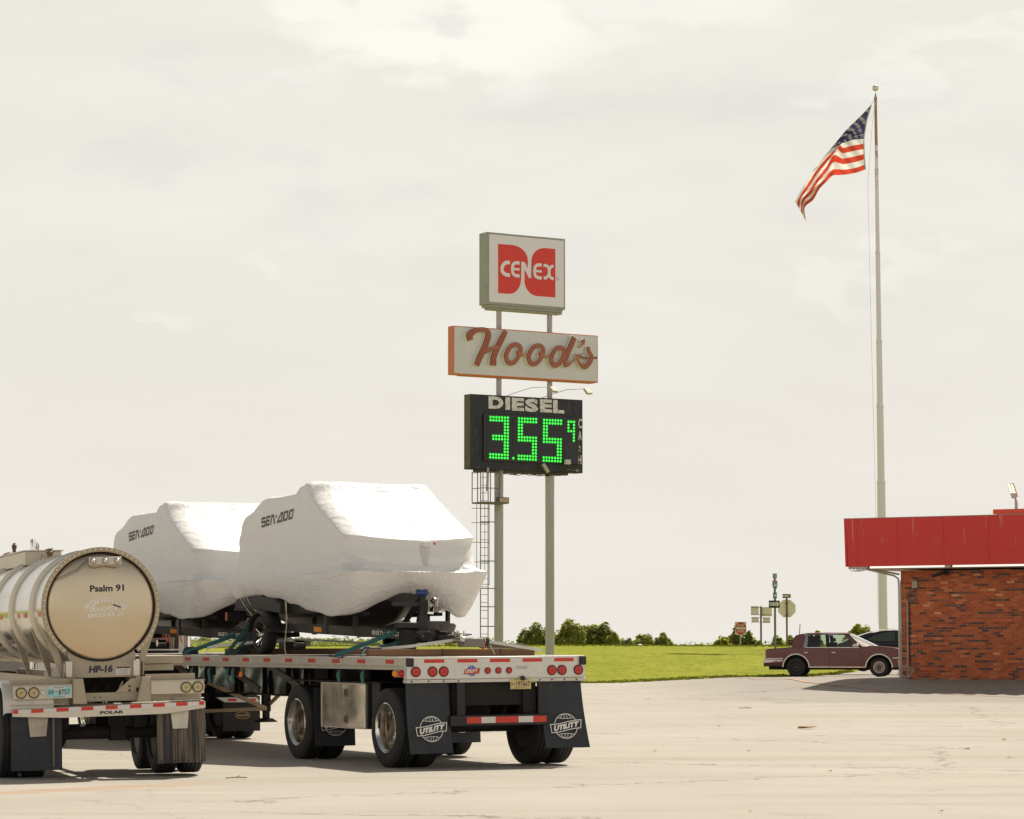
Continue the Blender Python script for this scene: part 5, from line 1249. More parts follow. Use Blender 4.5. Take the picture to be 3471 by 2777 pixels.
# ---------------- pylon sign ----------------
SGX,SGY,SGR=.561,107.8,R(32)
def build_sign():
    z0=zgr(SGX,SGY)
    T=thing('pylon_sign','tall roadside sign on two round grey posts with fuel price board and ladder','sign',(SGX,SGY,0),SGR)
    gp=mat('sign_post_paint',(.47,.455,.45),.55,0,.1,1.5,.15,(.22,.18,.13));gb=mat('sign_box_paint',(.34,.35,.29),.5,0,.08,2,.25,(.16,.15,.12))
    for x in(-1.04,1.29):
        MB().cyl((x,.35,z0-.5),(x,.35,8.6),.175,n=28).build('post',gp,T);MB().cyl((x,.35,8.4),(x,.35,14.7),.105,n=24).build('upper_post',gp,T)
    zf=lambda a:a
    # top cabinet
    b=MB().box(-1.775,1.80,0,.62,14.60,17.41).build('top_cabinet',gb,T,bevel=.02)
    MB().box(-1.70,1.725,-.012,.0,14.70,17.32).build('white_face',mat('sign_white_face',(.82,.795,.77),.25,0,.03,.8,.08,(.5,.47,.42)),b)
    MB().box(-1.69,1.70,.05,.57,14.50,14.598).build('base_channel',gb,b);MB().box(-1.6,1.72,.12,.50,14.42,14.498).build('lower_channel',gb,b)
    def mp(zx,zy):
        s,t=.5,.5
        for _ in range(4):
            xl=513+9*t;xr=1290+12*t;s=(zx-xl)/(xr-xl);yt=133+74*s;yb=865+60*s;t=(zy-yt)/(yb-yt)
        return(-1.775+3.565*s,17.41-2.81*t)
    def arc(c,p,q,k=10):  # quarter-ellipse between p and q with corner c
        return [((1-t)**2*p[0]+2*t*(1-t)*c[0]+t*t*q[0],(1-t)**2*p[1]+2*t*(1-t)*c[1]+t*t*q[1]) for t in[i/k for i in range(k+1)]]
    def arc2(c,p,q,k=14): # true elliptical quarter
        o=(p[0]+q[0]-c[0],p[1]+q[1]-c[1]);return [(o[0]+(p[0]-o[0])*math.cos(a)+(q[0]-o[0])*math.sin(a),o[1]+(p[1]-o[1])*math.cos(a)+(q[1]-o[1])*math.sin(a)) for a in[PI/2*i/k for i in range(k+1)]]
    rd=mat('sign_red',(.74,.035,.012),.3,0,.04,2)
    Lf=[(617,258)]+arc2((915,285),(755,269),(915,430))+[(915,505),(887,442),(850,438)]+arc2((850,770),(850,610),(735,762))+[(625,755)]
    Rt=[(1190,312)]+arc2((952,291),(1085,302),(952,430))+[(952,605),(926,602),(885,515)]+arc2((885,778),(885,625),(1020,786))+[(1198,800)]
    for pl in(Lf,Rt): MB().prism([mp(*q) for q in pl],(0,-.020,0),(1,0,0),(0,0,1),(0,.007,0)).build('red_panel',rd,b,smooth=0)
    m=MB();W_=lambda l,w:[(*mp(a,c),w/2.973/88*.99) for a,c in l]
    A=lambda l,w,sm=4,k=0:stroke(m,W_(l,w),(0,-.024-.0015*k,0),(1,0,0),(0,0,1),(0,-1,0),smooth=sm)
    A([(735,447),(700,447),(672,468),(658,508),(668,545),(700,570),(737,573)],38)
    for dx,dy,k in((0,0,1),(222,21,2)):
        A([(832,452+dy*.0)if 0 else(832+dx,453+dy),(795+dx,450+dy),(768+dx,468+dy),(761+dx,508+dy),(768+dx,556+dy),(796+dx,578+dy),(833+dx,582+dy)],33,4,k);A([(765+dx,511+dy),(832+dx,517+dy)],24,0,k+3)
    A([(1072,476),(1103,480),(1122,505),(1128,545),(1118,582),(1098,603),(1075,603)],30,4,6);A([(1174,485),(1150,488),(1134,512),(1130,548),(1138,590),(1155,607),(1176,612)],30,4,7)
    m.build('sign_letter',MATS['sign_white_face'],b,smooth=0,fix=False)
    m=MB();cx,cz_=mp(1218,611);stroke(m,[(cx+.065*math.cos(a),cz_+.065*math.sin(a),.012) for a in[2*PI*i/20 for i in range(20)]],(0,-.0145,0),(1,0,0),(0,0,1),(0,-1,0),closed=True)
    text(m,'R',(cx-.025,-.0145,cz_-.032),(1,0,0),(0,0,1),.05,.065);m.build('registered_mark',mat('faint_red',(.55,.18,.13)),b,smooth=0,fix=False)
    MB().box(-1.781,-1.776,.14,.50,14.95,15.45).build('access_hatch',gb,b)
    # script sign
    og=mat('orange_trim',(.66,.20,.07),.5,0,.1,2,.2,(.35,.16,.09))
    b=MB().box(-3.29,3.33,0,.42,11.815,13.68).build('script_cabinet',og,T,bevel=.012)
    MB().box(-3.26,3.295,-.012,0,11.86,13.64).build('painted_face',mat('weathered_white_face',(.68,.685,.66),.55,0,.10,.9,.5,(.80,.77,.68),dscale=1.1,stretch=(1,1,.6)),b)
    MB().box(-2.9,3.2,.05,.40,11.79,11.814).build('bottom_trim',og,b)
    def hp(zx,zy):
        u=(zx-172)/1455.5;yt=1085+98*u;yb=1575+80*u;return(-3.29+6.62*u,13.68-1.865*(zy-yt)/(yb-yt))
    kk=1/2.973/88*.97
    strokes=[([(318,1236,66),(308,1188,76),(345,1150,62),(405,1130,48),(465,1135,52),(492,1170,66),(482,1235,68),(450,1320,70),(410,1405,68),(378,1488,62)],0),
     ([(668,1142,52),(622,1230,66),(578,1320,66),(545,1410,72),(540,1488,78)],0),([(455,1352,50),(520,1322,42),(592,1302,34)],0),
     ([(800,1290,46),(752,1278,44),(700,1318,50),(668,1395,52),(690,1455,50),(740,1462,44),(785,1415,44),(815,1340,48)],1),
     ([(782,1340,46),(800,1368,62),(835,1382,22),(875,1374,16)],0),
     ([(1028,1300,46),(978,1288,44),(926,1326,50),(894,1403,52),(916,1463,50),(966,1470,44),(1012,1424,44),(1042,1350,48)],1),
     ([(1008,1352,46),(1026,1382,62),(1062,1396,22),(1102,1390,16)],0),
     ([(1245,1320,46),(1195,1308,44),(1148,1350,50),(1120,1425,52),(1140,1480,50),(1185,1482,44),(1225,1430,44),(1252,1370,46)],1),
     ([(1358,1205,58),(1330,1270,62),(1290,1360,62),(1262,1440,56),(1272,1484,44),(1320,1464,24),(1370,1415,14),(1450,1365,10)],0),
     ([(1440,1225,54),(1450,1258,38),(1425,1290,16),(1400,1310,8)],0),
     ([(1500,1300,42),(1505,1345,44),(1535,1400,44),(1510,1460,52),(1462,1500,52),(1415,1470,34),(1390,1420,26),(1368,1370,10)],0),
     ([(1385,1385,20),(1440,1408,18),(1530,1412,14),(1590,1408,26)],0)]
    lt=mat('letter_brown_red',(.26,.065,.03),.5,0,.25,3,.3,(.11,.03,.02));edge=mat('letter_return',(.80,.76,.62),.6,0,.1,3);neon=mat('neon_tube_off',(.60,.21,.11),.3,0,.1,5)
    for i,(ps,cl) in enumerate(strokes):
        pts=[(*hp(a,c),w*kk) for a,c,w in ps];yo=-.16-.003*i
        m=MB();stroke(m,pts,(0,yo,0),(1,0,0),(0,0,1),(0,-1,0),depth=.02,closed=bool(cl),smooth=6);L_=m.build('letter_stroke',lt,b,smooth=30)
        m=MB();stroke(m,[(x,z,w*1.10) for x,z,w in pts],(0,yo+.022,0),(1,0,0),(0,0,1),(0,-1,0),depth=.12,closed=bool(cl),smooth=6);m.build('letter_return',edge,L_,smooth=30)
        if max(p[2] for p in ps)>30:
            for o_ in(-.26,0,.26):
                P=[]
                k=len(pts)
                for j,(x,z,w) in enumerate(pts):
                    a=pts[j-1] if(j>0 or cl) else pts[j];c=pts[(j+1)%k] if(j<k-1 or cl) else pts[j];d=Vector((c[0]-a[0],c[1]-a[1])).normalized();P.append((x-d.y*w*o_,z+d.x*w*o_,.020))
                mm=MB();stroke(mm,P,(0,yo-.012,0),(1,0,0),(0,0,1),(0,-1,0),depth=.01,closed=bool(cl),smooth=6);mm.build('neon_tube',neon,L_,smooth=30)
    # price board
    bk=mat('price_board_black',(.022,.023,.028),.6,0,.2,2,.7,(.075,.070,.062),stretch=(2.5,1,.5),dscale=4)
    def dp(zx,zy):
        s,t=.5,.5
        for _ in range(4):
            xl=213+5*t;xr=1697+16*t;s=(zx-xl)/(xr-xl);yt=220+77*s;yb=1225+37*s;t=(zy-yt)/(yb-yt)
        return(-2.53+5.13*s,11.10-2.87*t)
    b=MB().box(-2.53,2.60,0,.48,8.23,11.10).build('price_cabinet',bk,T,bevel=.012)
    MB().box(-2.533,-2.531,.02,.46,8.27,11.06).build('weathered_side',mat('rusty_side',(.13,.11,.085),.7,0,.3,2,.5,(.08,.06,.045)),b)
    p0=dp(375,500);p1=dp(1640,1150)
    fr=MB().box(-1.98,2.34,-.10,0,8.56,10.36).build('led_frame',mat('led_frame_black',(.03,.031,.034),.45,0,.2,4),b,bevel=.015)
    MB().box(-1.88,2.29,-.115,-.101,8.64,10.27).build('led_screen',mat('led_screen_black',(.010,.010,.013),.35),fr)
    x,_=dp(757,800);MB().box(x-.02,x+.02,-.13,-.116,8.85,10.25).build('screen_divider',mat('divider',(.035,.033,.03),.5),fr)
    xa,za=dp(1440,870);xb,zb=dp(1600,1140);MB().box(xa,xb,-.125,-.116,zb,za).build('blank_panel',mat('blank_panel_m',(.022,.022,.028),.4),fr)
    ledm=mat('green_led',(.02,.5,.03),.4,emit=(.02,.95,.06,.95));ledc=mat('led_core',(.1,.6,.1),.4,emit=(.25,1.0,.14,1.0));halo=mat('led_glow_ring',(.0,.2,.03),.5,emit=(.0,.30,.03,.5))
    def digit(rows_,x0,y0,dx=37.8,dy=41.4,sk=.0):
        m=MB();c=MB();h=MB()
        for r,cols in enumerate(rows_):
            for cc in cols:
                zx,zy=x0+cc*dx,y0+r*dy+cc*1.3;X,Z=dp(zx,zy)
                h.cyl((X,-.117,Z),(X,-.120,Z),.057,n=14);m.cyl((X,-.1205,Z),(X,-.132,Z),.0465,n=12);c.cyl((X,-.1325,Z),(X,-.135,Z),.018,n=8)
        o=m.build('led_digit',ledm,fr);c.build('led_core',ledc,o);h.build('led_halo',halo,o)
    f7=range(7);three=[f7,f7]+[(5,6)]*4+[range(1,7)]*2+[(5,6)]*4+[f7,f7];five=[f7,f7]+[(0,1)]*4+[f7,f7]+[(5,6)]*4+[f7,f7]
    digit(three,453,532);digit(five,826,548);digit(five,1159,566);digit([range(3),(0,2),(0,2),range(3),(2,),(2,),(2,)],1487,587,37,41.3);digit([(0,)],757,1078)
    m=MB()
    xa,za=dp(447,412);xb,zb=dp(1448,250+60)
    letters=[('D',447,640,415,250),('I',668,727,430,262),('E',752,912,440,268),('S',925,1100,455,278),('E',1125,1284,458,286),('L',1300,1447,470,295)]
    for ch,xl,xr,yb,yt in letters:
        X0,Z0=dp(xl,yb);X1,Z1=dp(xr,yt+(xr-xl)*.05);text(m,ch,(X0,-.006,Z0),(1,0,0),(0,0,1),X1-X0,Z1-Z0,bold=.055)
    m.build('lettering',mat('peeling_white_paint',(.80,.79,.75),.6,0,.08,3,.8,(.24,.20,.17),dscale=9),b,smooth=0,fix=False)
    m=MB()
    for ch,yt,yb in(('C',545,670),('A',705,825),('H',1025,1145)):
        X0,Z0=dp(1643,yb);X1,Z1=dp(1690,yt);text(m,ch,(X0,-.006,Z0),(1,0,0),(0,0,1),X1-X0,Z1-Z0,bold=.03)
    for a,c,d,e in((1650,905,1682,938),(1650,950,1676,985)):
        X0,Z0=dp(a,e);X1,Z1=dp(d,c);m.add([(X0,-.006,Z1),(X0+(X1-X0)*.5,-.006,Z1),(X1,-.006,Z0+(Z1-Z0)*.2),(X1*.7+X0*.3,-.006,Z0)],[(0,1,2,3)])
    m.build('side_lettering',WHD,b,smooth=0,fix=False)
    # goose-neck lamps on top, small lamps and wiring below
    for a,c,d,e in((715,245,1040,150),(1180,270,1500,185)):
        X0,_=dp(a,300);X1,_=dp(d,300);zt_=11.1+(245-c)*0
        h=MB().tube([(X0,.24,11.10),(X0+.15,.02,11.19),(X0+.62,-.62,11.40),(X1-.05+.2,-1.0,11.44)],.012,n=6).build('lamp_arm',gp,b)
        MB().add([(X1+.05,-1.08,11.45),(X1+.35,-.95,11.45),(X1+.40,-1.15,11.28),(X1+.1,-1.25,11.26),(X1+.05,-.98,11.42),(X1+.35,-.85,11.42),(X1+.40,-1.05,11.22),(X1+.1,-1.15,11.20)],[(0,1,2,3),(4,7,6,5),(0,4,5,1),(1,5,6,2),(2,6,7,3),(3,7,4,0)]).build('lamp_head',mat('lamp_cream',(.50,.46,.36),.5),h)
    X,Z=dp(1160,1205);MB().add([],[]);MB().bar((X-.11,-.25,Z+.16),(X+.13,-.25,Z-.16),.12,.09,up=(0,1,0)).build('small_floodlight',mat('lamp_cream',(.5,.46,.36)),b,bevel=.01)
    X,Z=dp(1458,1122);w=MB().box(X-.11,X+.11,-.32,-.16,Z-.09,Z+.09).build('small_floodlight',mat('lamp_white',(.62,.60,.54),.5),b,bevel=.01);MB().tube([(X,-.24,Z-.1),(X-.02,-.2,Z-.25),(X-.2,-.1,Z-.38),(X-.5,0,8.22)],.014,n=6).build('wire',BLK,w)
    MB().tube([(1.72,-.03,8.36),(2.28,-.05,8.32)],.022,n=6).build('arrow_shaft',mat('brass_fitting',(.24,.16,.09)),b);MB().prism([(2.26,8.38),(2.42,8.31),(2.26,8.27)],(0,-.06,0),(1,0,0),(0,0,1),(0,.03,0)).build('arrow_tip',mat('tan_tip',(.38,.30,.2)),b)
    rnd=random.Random(4)
    for k in range(7):
        x0=rnd.uniform(-1.5,1.2);P=[(x0+i*.22,.15+.1*rnd.random(),8.20-.05*rnd.random()-.09*math.sin(PI*i/5)) for i in range(6)]
        MB().tube(P,.014,n=5).build('wire',BLK,b)
    for x0,x1 in((-2.2,-1.3),(-1.0,.95),(1.1,2.0)): MB().box(x0,x1,.12,.36,8.13,8.229).build('mounting_angle',mat('rusty_angle',(.10,.075,.055),.7,.2,.3,3),b)
    # ladder and platform on the left post
    st=mat('ladder_steel',(.16,.155,.125),.6,.2,.2,2,.3,(.12,.08,.05))
    lx,ly=-1.60,.50
    ld=MB()
    ld.tube([(lx-.17,ly,z0+.8),(lx-.17,ly,8.2)],.020,n=6);Lr=ld.build('ladder_rail',st,T);MB().tube([(lx+.17,ly,z0+.8),(lx+.17,ly,8.2)],.020,n=6).build('ladder_rail',st,T)
    rg=MB()
    for i in range(22): 
        z=z0+1.0+i*.30
        if z<8.1: MB().tube([(lx-.17,ly,z),(lx+.17,ly,z)],.011,n=5).build('rung',st,Lr)
    for z in(1.95+.3,3.0,3.65+.05,4.75,5.05+1.2): MB().bar((lx-.15,ly,z),(-1.0,.36,z),.03,.035).build('stand_off',st,Lr)
    for i,z in enumerate((3.85,4.7,5.45,6.2,6.75)): MB().tube([(lx-.2+.42*0+.37*math.cos(a)-.0,ly-.36*math.sin(a),z) for a in[PI*j/8 for j in range(9)]],.013,n=5).build('cage_hoop',st,Lr)
    for a in(40,90,140): MB().tube([(lx-.2+.37*math.cos(R(a)),ly-.36*math.sin(R(a)),3.85 if a!=90 else 4.2),(lx-.2+.37*math.cos(R(a)),ly-.36*math.sin(R(a)),6.9)],.012,n=5).build('cage_bar',st,Lr)
    px0,px1=-2.18,-1.05;zp=6.95
    pf=MB().box(px0,px1,-.35,.45,zp-.03,zp+.03).build('platform',st,T)
    for (x,y) in((px0,-.35),(px0,.05),(px0,.45),(-1.85,-.35),(-1.45,-.35)): MB().tube([(x,y,zp),(x,y,8.15)],.020,n=6).build('railing_post',st,pf)
    for z in(7.5,8.1): MB().tube([(-1.45,-.35,z),(px0,-.35,z),(px0,.45,z)],.016,n=6).build('railing_rail',st,pf)
    MB().bar((-1.75,0,8.3),(-1.78,0,7.4),.06,.08).build('hanger',gp,pf)
    for x in(-1.35,-1.15): MB().tube([(x,.15,6.98),(-1.02,.1,8.25)],.022,n=6).build('brace_rod',gp,pf)
    fl=MB().box(-1.50,-1.0,-.34,-.16,6.93,7.17).build('floodlight',mat('lamp_housing',(.09,.08,.07),.5),T,bevel=.01)
    MB().add([(-1.47,-.345,7.14),(-1.03,-.345,7.14),(-1.03,-.345,6.96),(-1.47,-.345,6.96)],[(0,1,2,3)]).build('lens',mat('lamp_glass_tan',(.52,.36,.22),.3),fl)
    MB().box(1.32,1.48,.35,.5,z0,z0+.18).build('junction_box',WHT,T)
build_sign()
# ---------------- flagpole and flag ----------------
def build_flag():
    X,Y=16.93,128.0;zb=zgr(X,Y)-.2
    m=bpy.data.materials.new('pole_paint');m.use_nodes=True;N,L=nodes(m);p=N['Principled BSDF'];p.inputs['Roughness'].default_value=.5
    tc=N.new('ShaderNodeTexCoord');sp=N.new('ShaderNodeSeparateXYZ');L.new(tc.outputs['Object'],sp.inputs[0])
    n=N.new('ShaderNodeTexNoise');n.inputs['Scale'].default_value=2.2;n.inputs['Detail'].default_value=7;n.inputs['Roughness'].default_value=.7
    q=N.new('ShaderNodeMapping');q.inputs['Scale'].default_value=(2,2,1.3);L.new(tc.outputs['Object'],q.inputs[0]);L.new(q.outputs[0],n.inputs['Vector'])
    mr=N.new('ShaderNodeMapRange');L.new(sp.outputs[2],mr.inputs[0]);mr.inputs[1].default_value=21.5;mr.inputs[2].default_value=25.6
    a=N.new('ShaderNodeMath');a.operation='MULTIPLY_ADD';L.new(mr.outputs[0],a.inputs[0]);a.inputs[1].default_value=.42;L.new(n.outputs['Fac'],a.inputs[2])
    th=N.new('ShaderNodeMapRange');L.new(a.outputs[0],th.inputs[0]);th.inputs[1].default_value=.72;th.inputs[2].default_value=.84
    c=N.new('ShaderNodeMix');c.data_type='RGBA';L.new(th.outputs[0],c.inputs[0]);c.inputs[6].default_value=(.80,.77,.80,1);c.inputs[7].default_value=(.42,.22,.10,1);L.new(c.outputs[2],p.inputs['Base Color'])
    T=thing('flagpole','very tall white flagpole with ball top and rusty upper section behind the building','flagpole',(X,Y,0))
    segs=[(zb,9.0,.205,.188),(9.0,12.5,.165,.156),(12.5,15.5,.138,.130),(15.5,19.6,.112,.104),(19.6,23.45,.094,.084),(23.45,26.8,.074,.062)]
    lean=lambda z:-.0035*(z-2)
    pr=MB()
    for (a_,b_,r0,r1) in segs:
        pr.cyl((lean(a_),0,a_),(lean(b_),0,b_),r0,r1,n=24);pr.cyl((lean(b_),0,b_-.12),(lean(b_),0,b_+.02),r1+.012,n=24)
    pr.build('pole',m,T)
    MB().lathe([(0,.02),(.06,.02),(.08,.09),(.10,.02),(.22,.02)],(lean(26.8),0,26.8),(0,0,1),n=16).build('truck_pulley',mat('dark_fitting',(.08,.07,.06),.5,.5),T)
    MB().sphere((lean(27.2),0,27.25),.15,n=24).build('finial_ball',mat('gold_ball',(.72,.66,.52),.25,.4,.1,3),T)
    MB().tube([(-.10,-.1,26.6),(-.28,-.12,25.4),(-.5,-.1,22.8),(-.42,-.1,16),(-.30,-.12,8),(-.26,-.2,2.5)],.009,n=4).build('halyard',mat('halyard_rope',(.55,.54,.50)),T)
    MB().tube([(-.10,-.1,26.6),(-.36,-.05,25.7)],.008,n=4).build('halyard',MATS['halyard_rope'],T)
    # flag surface from key curves (pixel coords of a 3.317x crop whose corner is 2660,260)
    def px(zx,zy,d=0): return at(2660+zx/3.3175,260+zy/3.3175,Y-.2+d)
    K={0.0:[(970,318),(868,428),(770,522),(672,622),(560,760),(448,890),(345,1020),(255,1160),(178,1290),(112,1400)],
       .27:[(915,500),(838,560),(760,622),(680,700),(590,800),(482,915),(385,1045),(290,1190),(200,1310),(120,1425)],
       .54:[(884,702),(800,708),(712,728),(625,765),(535,810),(450,880),(365,985),(275,1130),(195,1270),(128,1435)],
       .77:[(888,872),(800,895),(705,915),(612,935),(525,975),(440,1040),(350,1125),(262,1225),(190,1320),(170,1500)],
       .93:[(898,995),(805,1030),(705,1048),(612,1058),(525,1092),(448,1145),(360,1200),(275,1290),(215,1400),(205,1575)],
       1.0:[(902,1046),(805,1080),(712,1098),(620,1108),(540,1113),(470,1180),(392,1262),(320,1385),(225,1475),(242,1632)]}
    bs=sorted(K);NA=96;NB=156
    def curve(b,a):
        P=K[b];t=a*(len(P)-1);i=min(int(t),len(P)-2);f=t-i
        g=lambda j:Vector(P[max(0,min(len(P)-1,j))])
        A,B,C,D=g(i-1),g(i),g(i+1),g(i+2)
        return .5*((2*B)+(-A+C)*f+(2*A-5*B+4*C-D)*f*f+(-A+3*B-3*C+D)*f**3)
    def surf(a,b):
        for i in range(len(bs)-1):
            if b<=bs[i+1]+1e-9: break
        f=(b-bs[i])/(bs[i+1]-bs[i])
        g=lambda j:curve(bs[max(0,min(len(bs)-1,j))],a)
        B,C=g(i),g(i+1);v=B.lerp(C,f)
        d=.55*math.sin(a*7.5+b*4.2)*a+.22*math.sin(a*17-b*9+1)*a+ .9*a*(b-.5)+.07*math.sin(a*40+b*24)*(.3+a)
        tp=curve(0.0,a);bt=curve(1.0,a);w_=S(a,.30,.58);v=v.lerp(tp.lerp(bt,b),w_)
        return px(v.x,v.y,d)
    rows=[[surf(i/NA,j/NB) for i in range(NA+1)] for j in range(NB+1)]
    def fm(name,col):
        m=bpy.data.materials.new(name);m.use_nodes=True;N,L=nodes(m);p=N['Principled BSDF'];p.inputs['Base Color'].default_value=(*col,1);p.inputs['Roughness'].default_value=.7
        t=N.new('ShaderNodeBsdfTranslucent');t.inputs[0].default_value=(*col,1);mx=N.new('ShaderNodeMixShader');mx.inputs[0].default_value=.5
        L.new(p.outputs[0],mx.inputs[1]);L.new(t.outputs[0],mx.inputs[2]);L.new(mx.outputs[0],N['Material Output'].inputs[0]);return m
    red,whi,blu=fm('flag_red',(.62,.065,.03)),fm('flag_white',(.80,.78,.74)),fm('flag_blue',(.045,.04,.105))
    F=thing('flag','torn stars and stripes flag flying from the tall pole, its lower corner twisted','flag',rows[0][0])
    o0=rows[0][0]
    mb=MB();k=NA+1;mb.v=[tuple(v-o0) for r in rows for v in r]
    CA=.42
    for j in range(NB):
        st=int(j/NB*13+1e-6)
        for i in range(NA):
            # ragged fly edge
            if i>NA-3 and (j*7+i*3)%11<3: continue
            aa=(i+.5)/NA;bb=(j+.5)/NB;be=7/13*(1-S(aa,.27,.52))
            st=7+int((bb-be)/(1-be)*6) if bb>=be else 0
            mi=2 if bb<be else (0 if st%2==0 else 1)
            mb.f.append([j*k+i,j*k+i+1,(j+1)*k+i+1,(j+1)*k+i]);mb.m.append(mi)
    cl=mb.build('cloth',[red,whi,blu],F,smooth=180,fix=False)
    st=MB()
    for r in range(5):
        for q in range(6):
            a=.040+.080*q+(.040 if r%2 else 0);b=.06+.105*r
            if b>7/13*(1-S(a,.27,.52))-.035: continue
            c=surf(a,b);ua=(surf(a+.01,b)-c).normalized();ub=(surf(a,b+.01)-c).normalized()
            ub=(ub-ua*ub.dot(ua)).normalized() ;nn=ua.cross(ub).normalized()
            if nn.y>0:nn=-nn
            P=[]
            for t in range(10):
                an=PI/2+PI*t/5;rr=(.135 if t%2==0 else .054);P.append(c-o0+ua*(rr*math.cos(an))*1.0-ub*(rr*math.sin(an))+nn*.02)
            P.append(c-o0+nn*.02);o=len(st.v);st.v+=[tuple(p) for p in P]
            for t in range(10): st.f.append([o+10,o+t,o+(t+1)%10]);st.m.append(0)
    st.build('stars',whi,cl,smooth=0,fix=False)
    MB().tube([surf(0,j/20)-o0+Vector((.02,0,0)) for j in range(21)],.03,n=5).build('hoist_edge',mat('header_canvas',(.60,.62,.52)),F)
    MB().tube([surf(0,0)-o0,surf(0,0)-o0+Vector((.20,.05,.30))],.012,n=4).build('clip_line',MATS['halyard_rope'],F)
build_flag()
# ---------------- brick building ----------------
def brick_material():
    m=bpy.data.materials.new('red_brick');m.use_nodes=True;N,L=nodes(m);p=N['Principled BSDF'];p.inputs['Roughness'].default_value=.85;p.inputs['Specular IOR Level'].default_value=.2
    tc=N.new('ShaderNodeTexCoord');sp=N.new('ShaderNodeSeparateXYZ');L.new(tc.outputs['Object'],sp.inputs[0])
    def mt(op,a,b=None,c=None):
        n=N.new('ShaderNodeMath');n.operation=op
        for i,v in enumerate((a,b,c)):
            if v is None:continue
            if isinstance(v,(int,float)):n.inputs[i].default_value=v
            else:L.new(v,n.inputs[i])
        return n.outputs[0]
    xy=mt('ADD',sp.outputs[0],sp.outputs[1])
    zr=mt('DIVIDE',sp.outputs[2],.0677);row=mt('FLOOR',zr)
    par=mt('MULTIPLY',mt('MODULO',row,2.0),.5)
    xr=mt('ADD',mt('DIVIDE',xy,.21),par);colm=mt('FLOOR',xr)
    fx=mt('SUBTRACT',xr,colm);fz=mt('SUBTRACT',zr,row)
    mort=mt('MAXIMUM',mt('LESS_THAN',fx,.045),mt('LESS_THAN',fz,.13))
    cv=N.new('ShaderNodeCombineXYZ');L.new(colm,cv.inputs[0]);L.new(row,cv.inputs[1])
    wn=N.new('ShaderNodeTexWhiteNoise');wn.noise_dimensions='2D';L.new(cv.outputs[0],wn.inputs['Vector'])
    # runs of dark bricks: noise stretched along the course
    cv2=N.new('ShaderNodeCombineXYZ');L.new(mt('MULTIPLY',colm,.26),cv2.inputs[0]);L.new(mt('MULTIPLY',row,1.37),cv2.inputs[1])
    nn=N.new('ShaderNodeTexNoise');nn.inputs['Scale'].default_value=1.3;nn.inputs['Detail'].default_value=2;L.new(cv2.outputs[0],nn.inputs['Vector'])
    k=mt('ADD',nn.outputs['Fac'],mt('MULTIPLY',mt('SUBTRACT',wn.outputs['Value'],.5),.13))
    cr=N.new('ShaderNodeValToRGB');L.new(k,cr.inputs[0]);cr.color_ramp.interpolation='CONSTANT'
    E=cr.color_ramp.elements;E[0].position=0;E[0].color=(.095,.052,.040,1);E[1].position=.405;E[1].color=(.20,.058,.028,1)
    for ps,c in((.425,(.28,.070,.028)),(.47,(.32,.082,.032)),(.56,(.265,.066,.028)),(.635,(.36,.11,.045)),(.685,(.42,.17,.085)),(.715,(.27,.07,.03))):
        e=E.new(ps);e.color=(*c,1)
    cr2=N.new('ShaderNodeMix');cr2.data_type='RGBA';cr2.blend_type='MULTIPLY';L.new(cr.outputs[0],cr2.inputs[6]);cr2.inputs[0].default_value=1
    sh=N.new('ShaderNodeMapRange');L.new(wn.outputs['Value'],sh.inputs[0]);sh.inputs[3].default_value=.78;sh.inputs[4].default_value=1.18
    cc=N.new('ShaderNodeCombineXYZ')
    for i in range(3): L.new(sh.outputs[0],cc.inputs[i])
    L.new(cc.outputs[0],cr2.inputs[7])
    n3=N.new('ShaderNodeTexNoise');n3.inputs['Scale'].default_value=25;n3.inputs['Detail'].default_value=5;L.new(tc.outputs['Object'],n3.inputs['Vector'])
    mx=N.new('ShaderNodeMix');mx.data_type='RGBA';L.new(mort,mx.inputs[0]);L.new(cr2.outputs[2],mx.inputs[6]);mx.inputs[7].default_value=(.29,.145,.095,1)
    g=N.new('ShaderNodeMix');g.data_type='RGBA';g.blend_type='MULTIPLY';g.inputs[0].default_value=.6;L.new(mx.outputs[2],g.inputs[6]);L.new(n3.outputs['Color'],g.inputs[7])
    ad=N.new('ShaderNodeMix');ad.data_type='RGBA';ad.blend_type='MULTIPLY';ad.inputs[0].default_value=1;L.new(g.outputs[2],ad.inputs[6]);ad.inputs[7].default_value=(2.25,2.25,2.25,1)
    L.new(ad.outputs[2],p.inputs['Base Color'])
    b=N.new('ShaderNodeBump');b.inputs['Strength'].default_value=.6;b.inputs['Distance'].default_value=.01;L.new(mt('SUBTRACT',1.0,mort),b.inputs['Height']);L.new(b.outputs[0],p.inputs['Normal'])
    return m
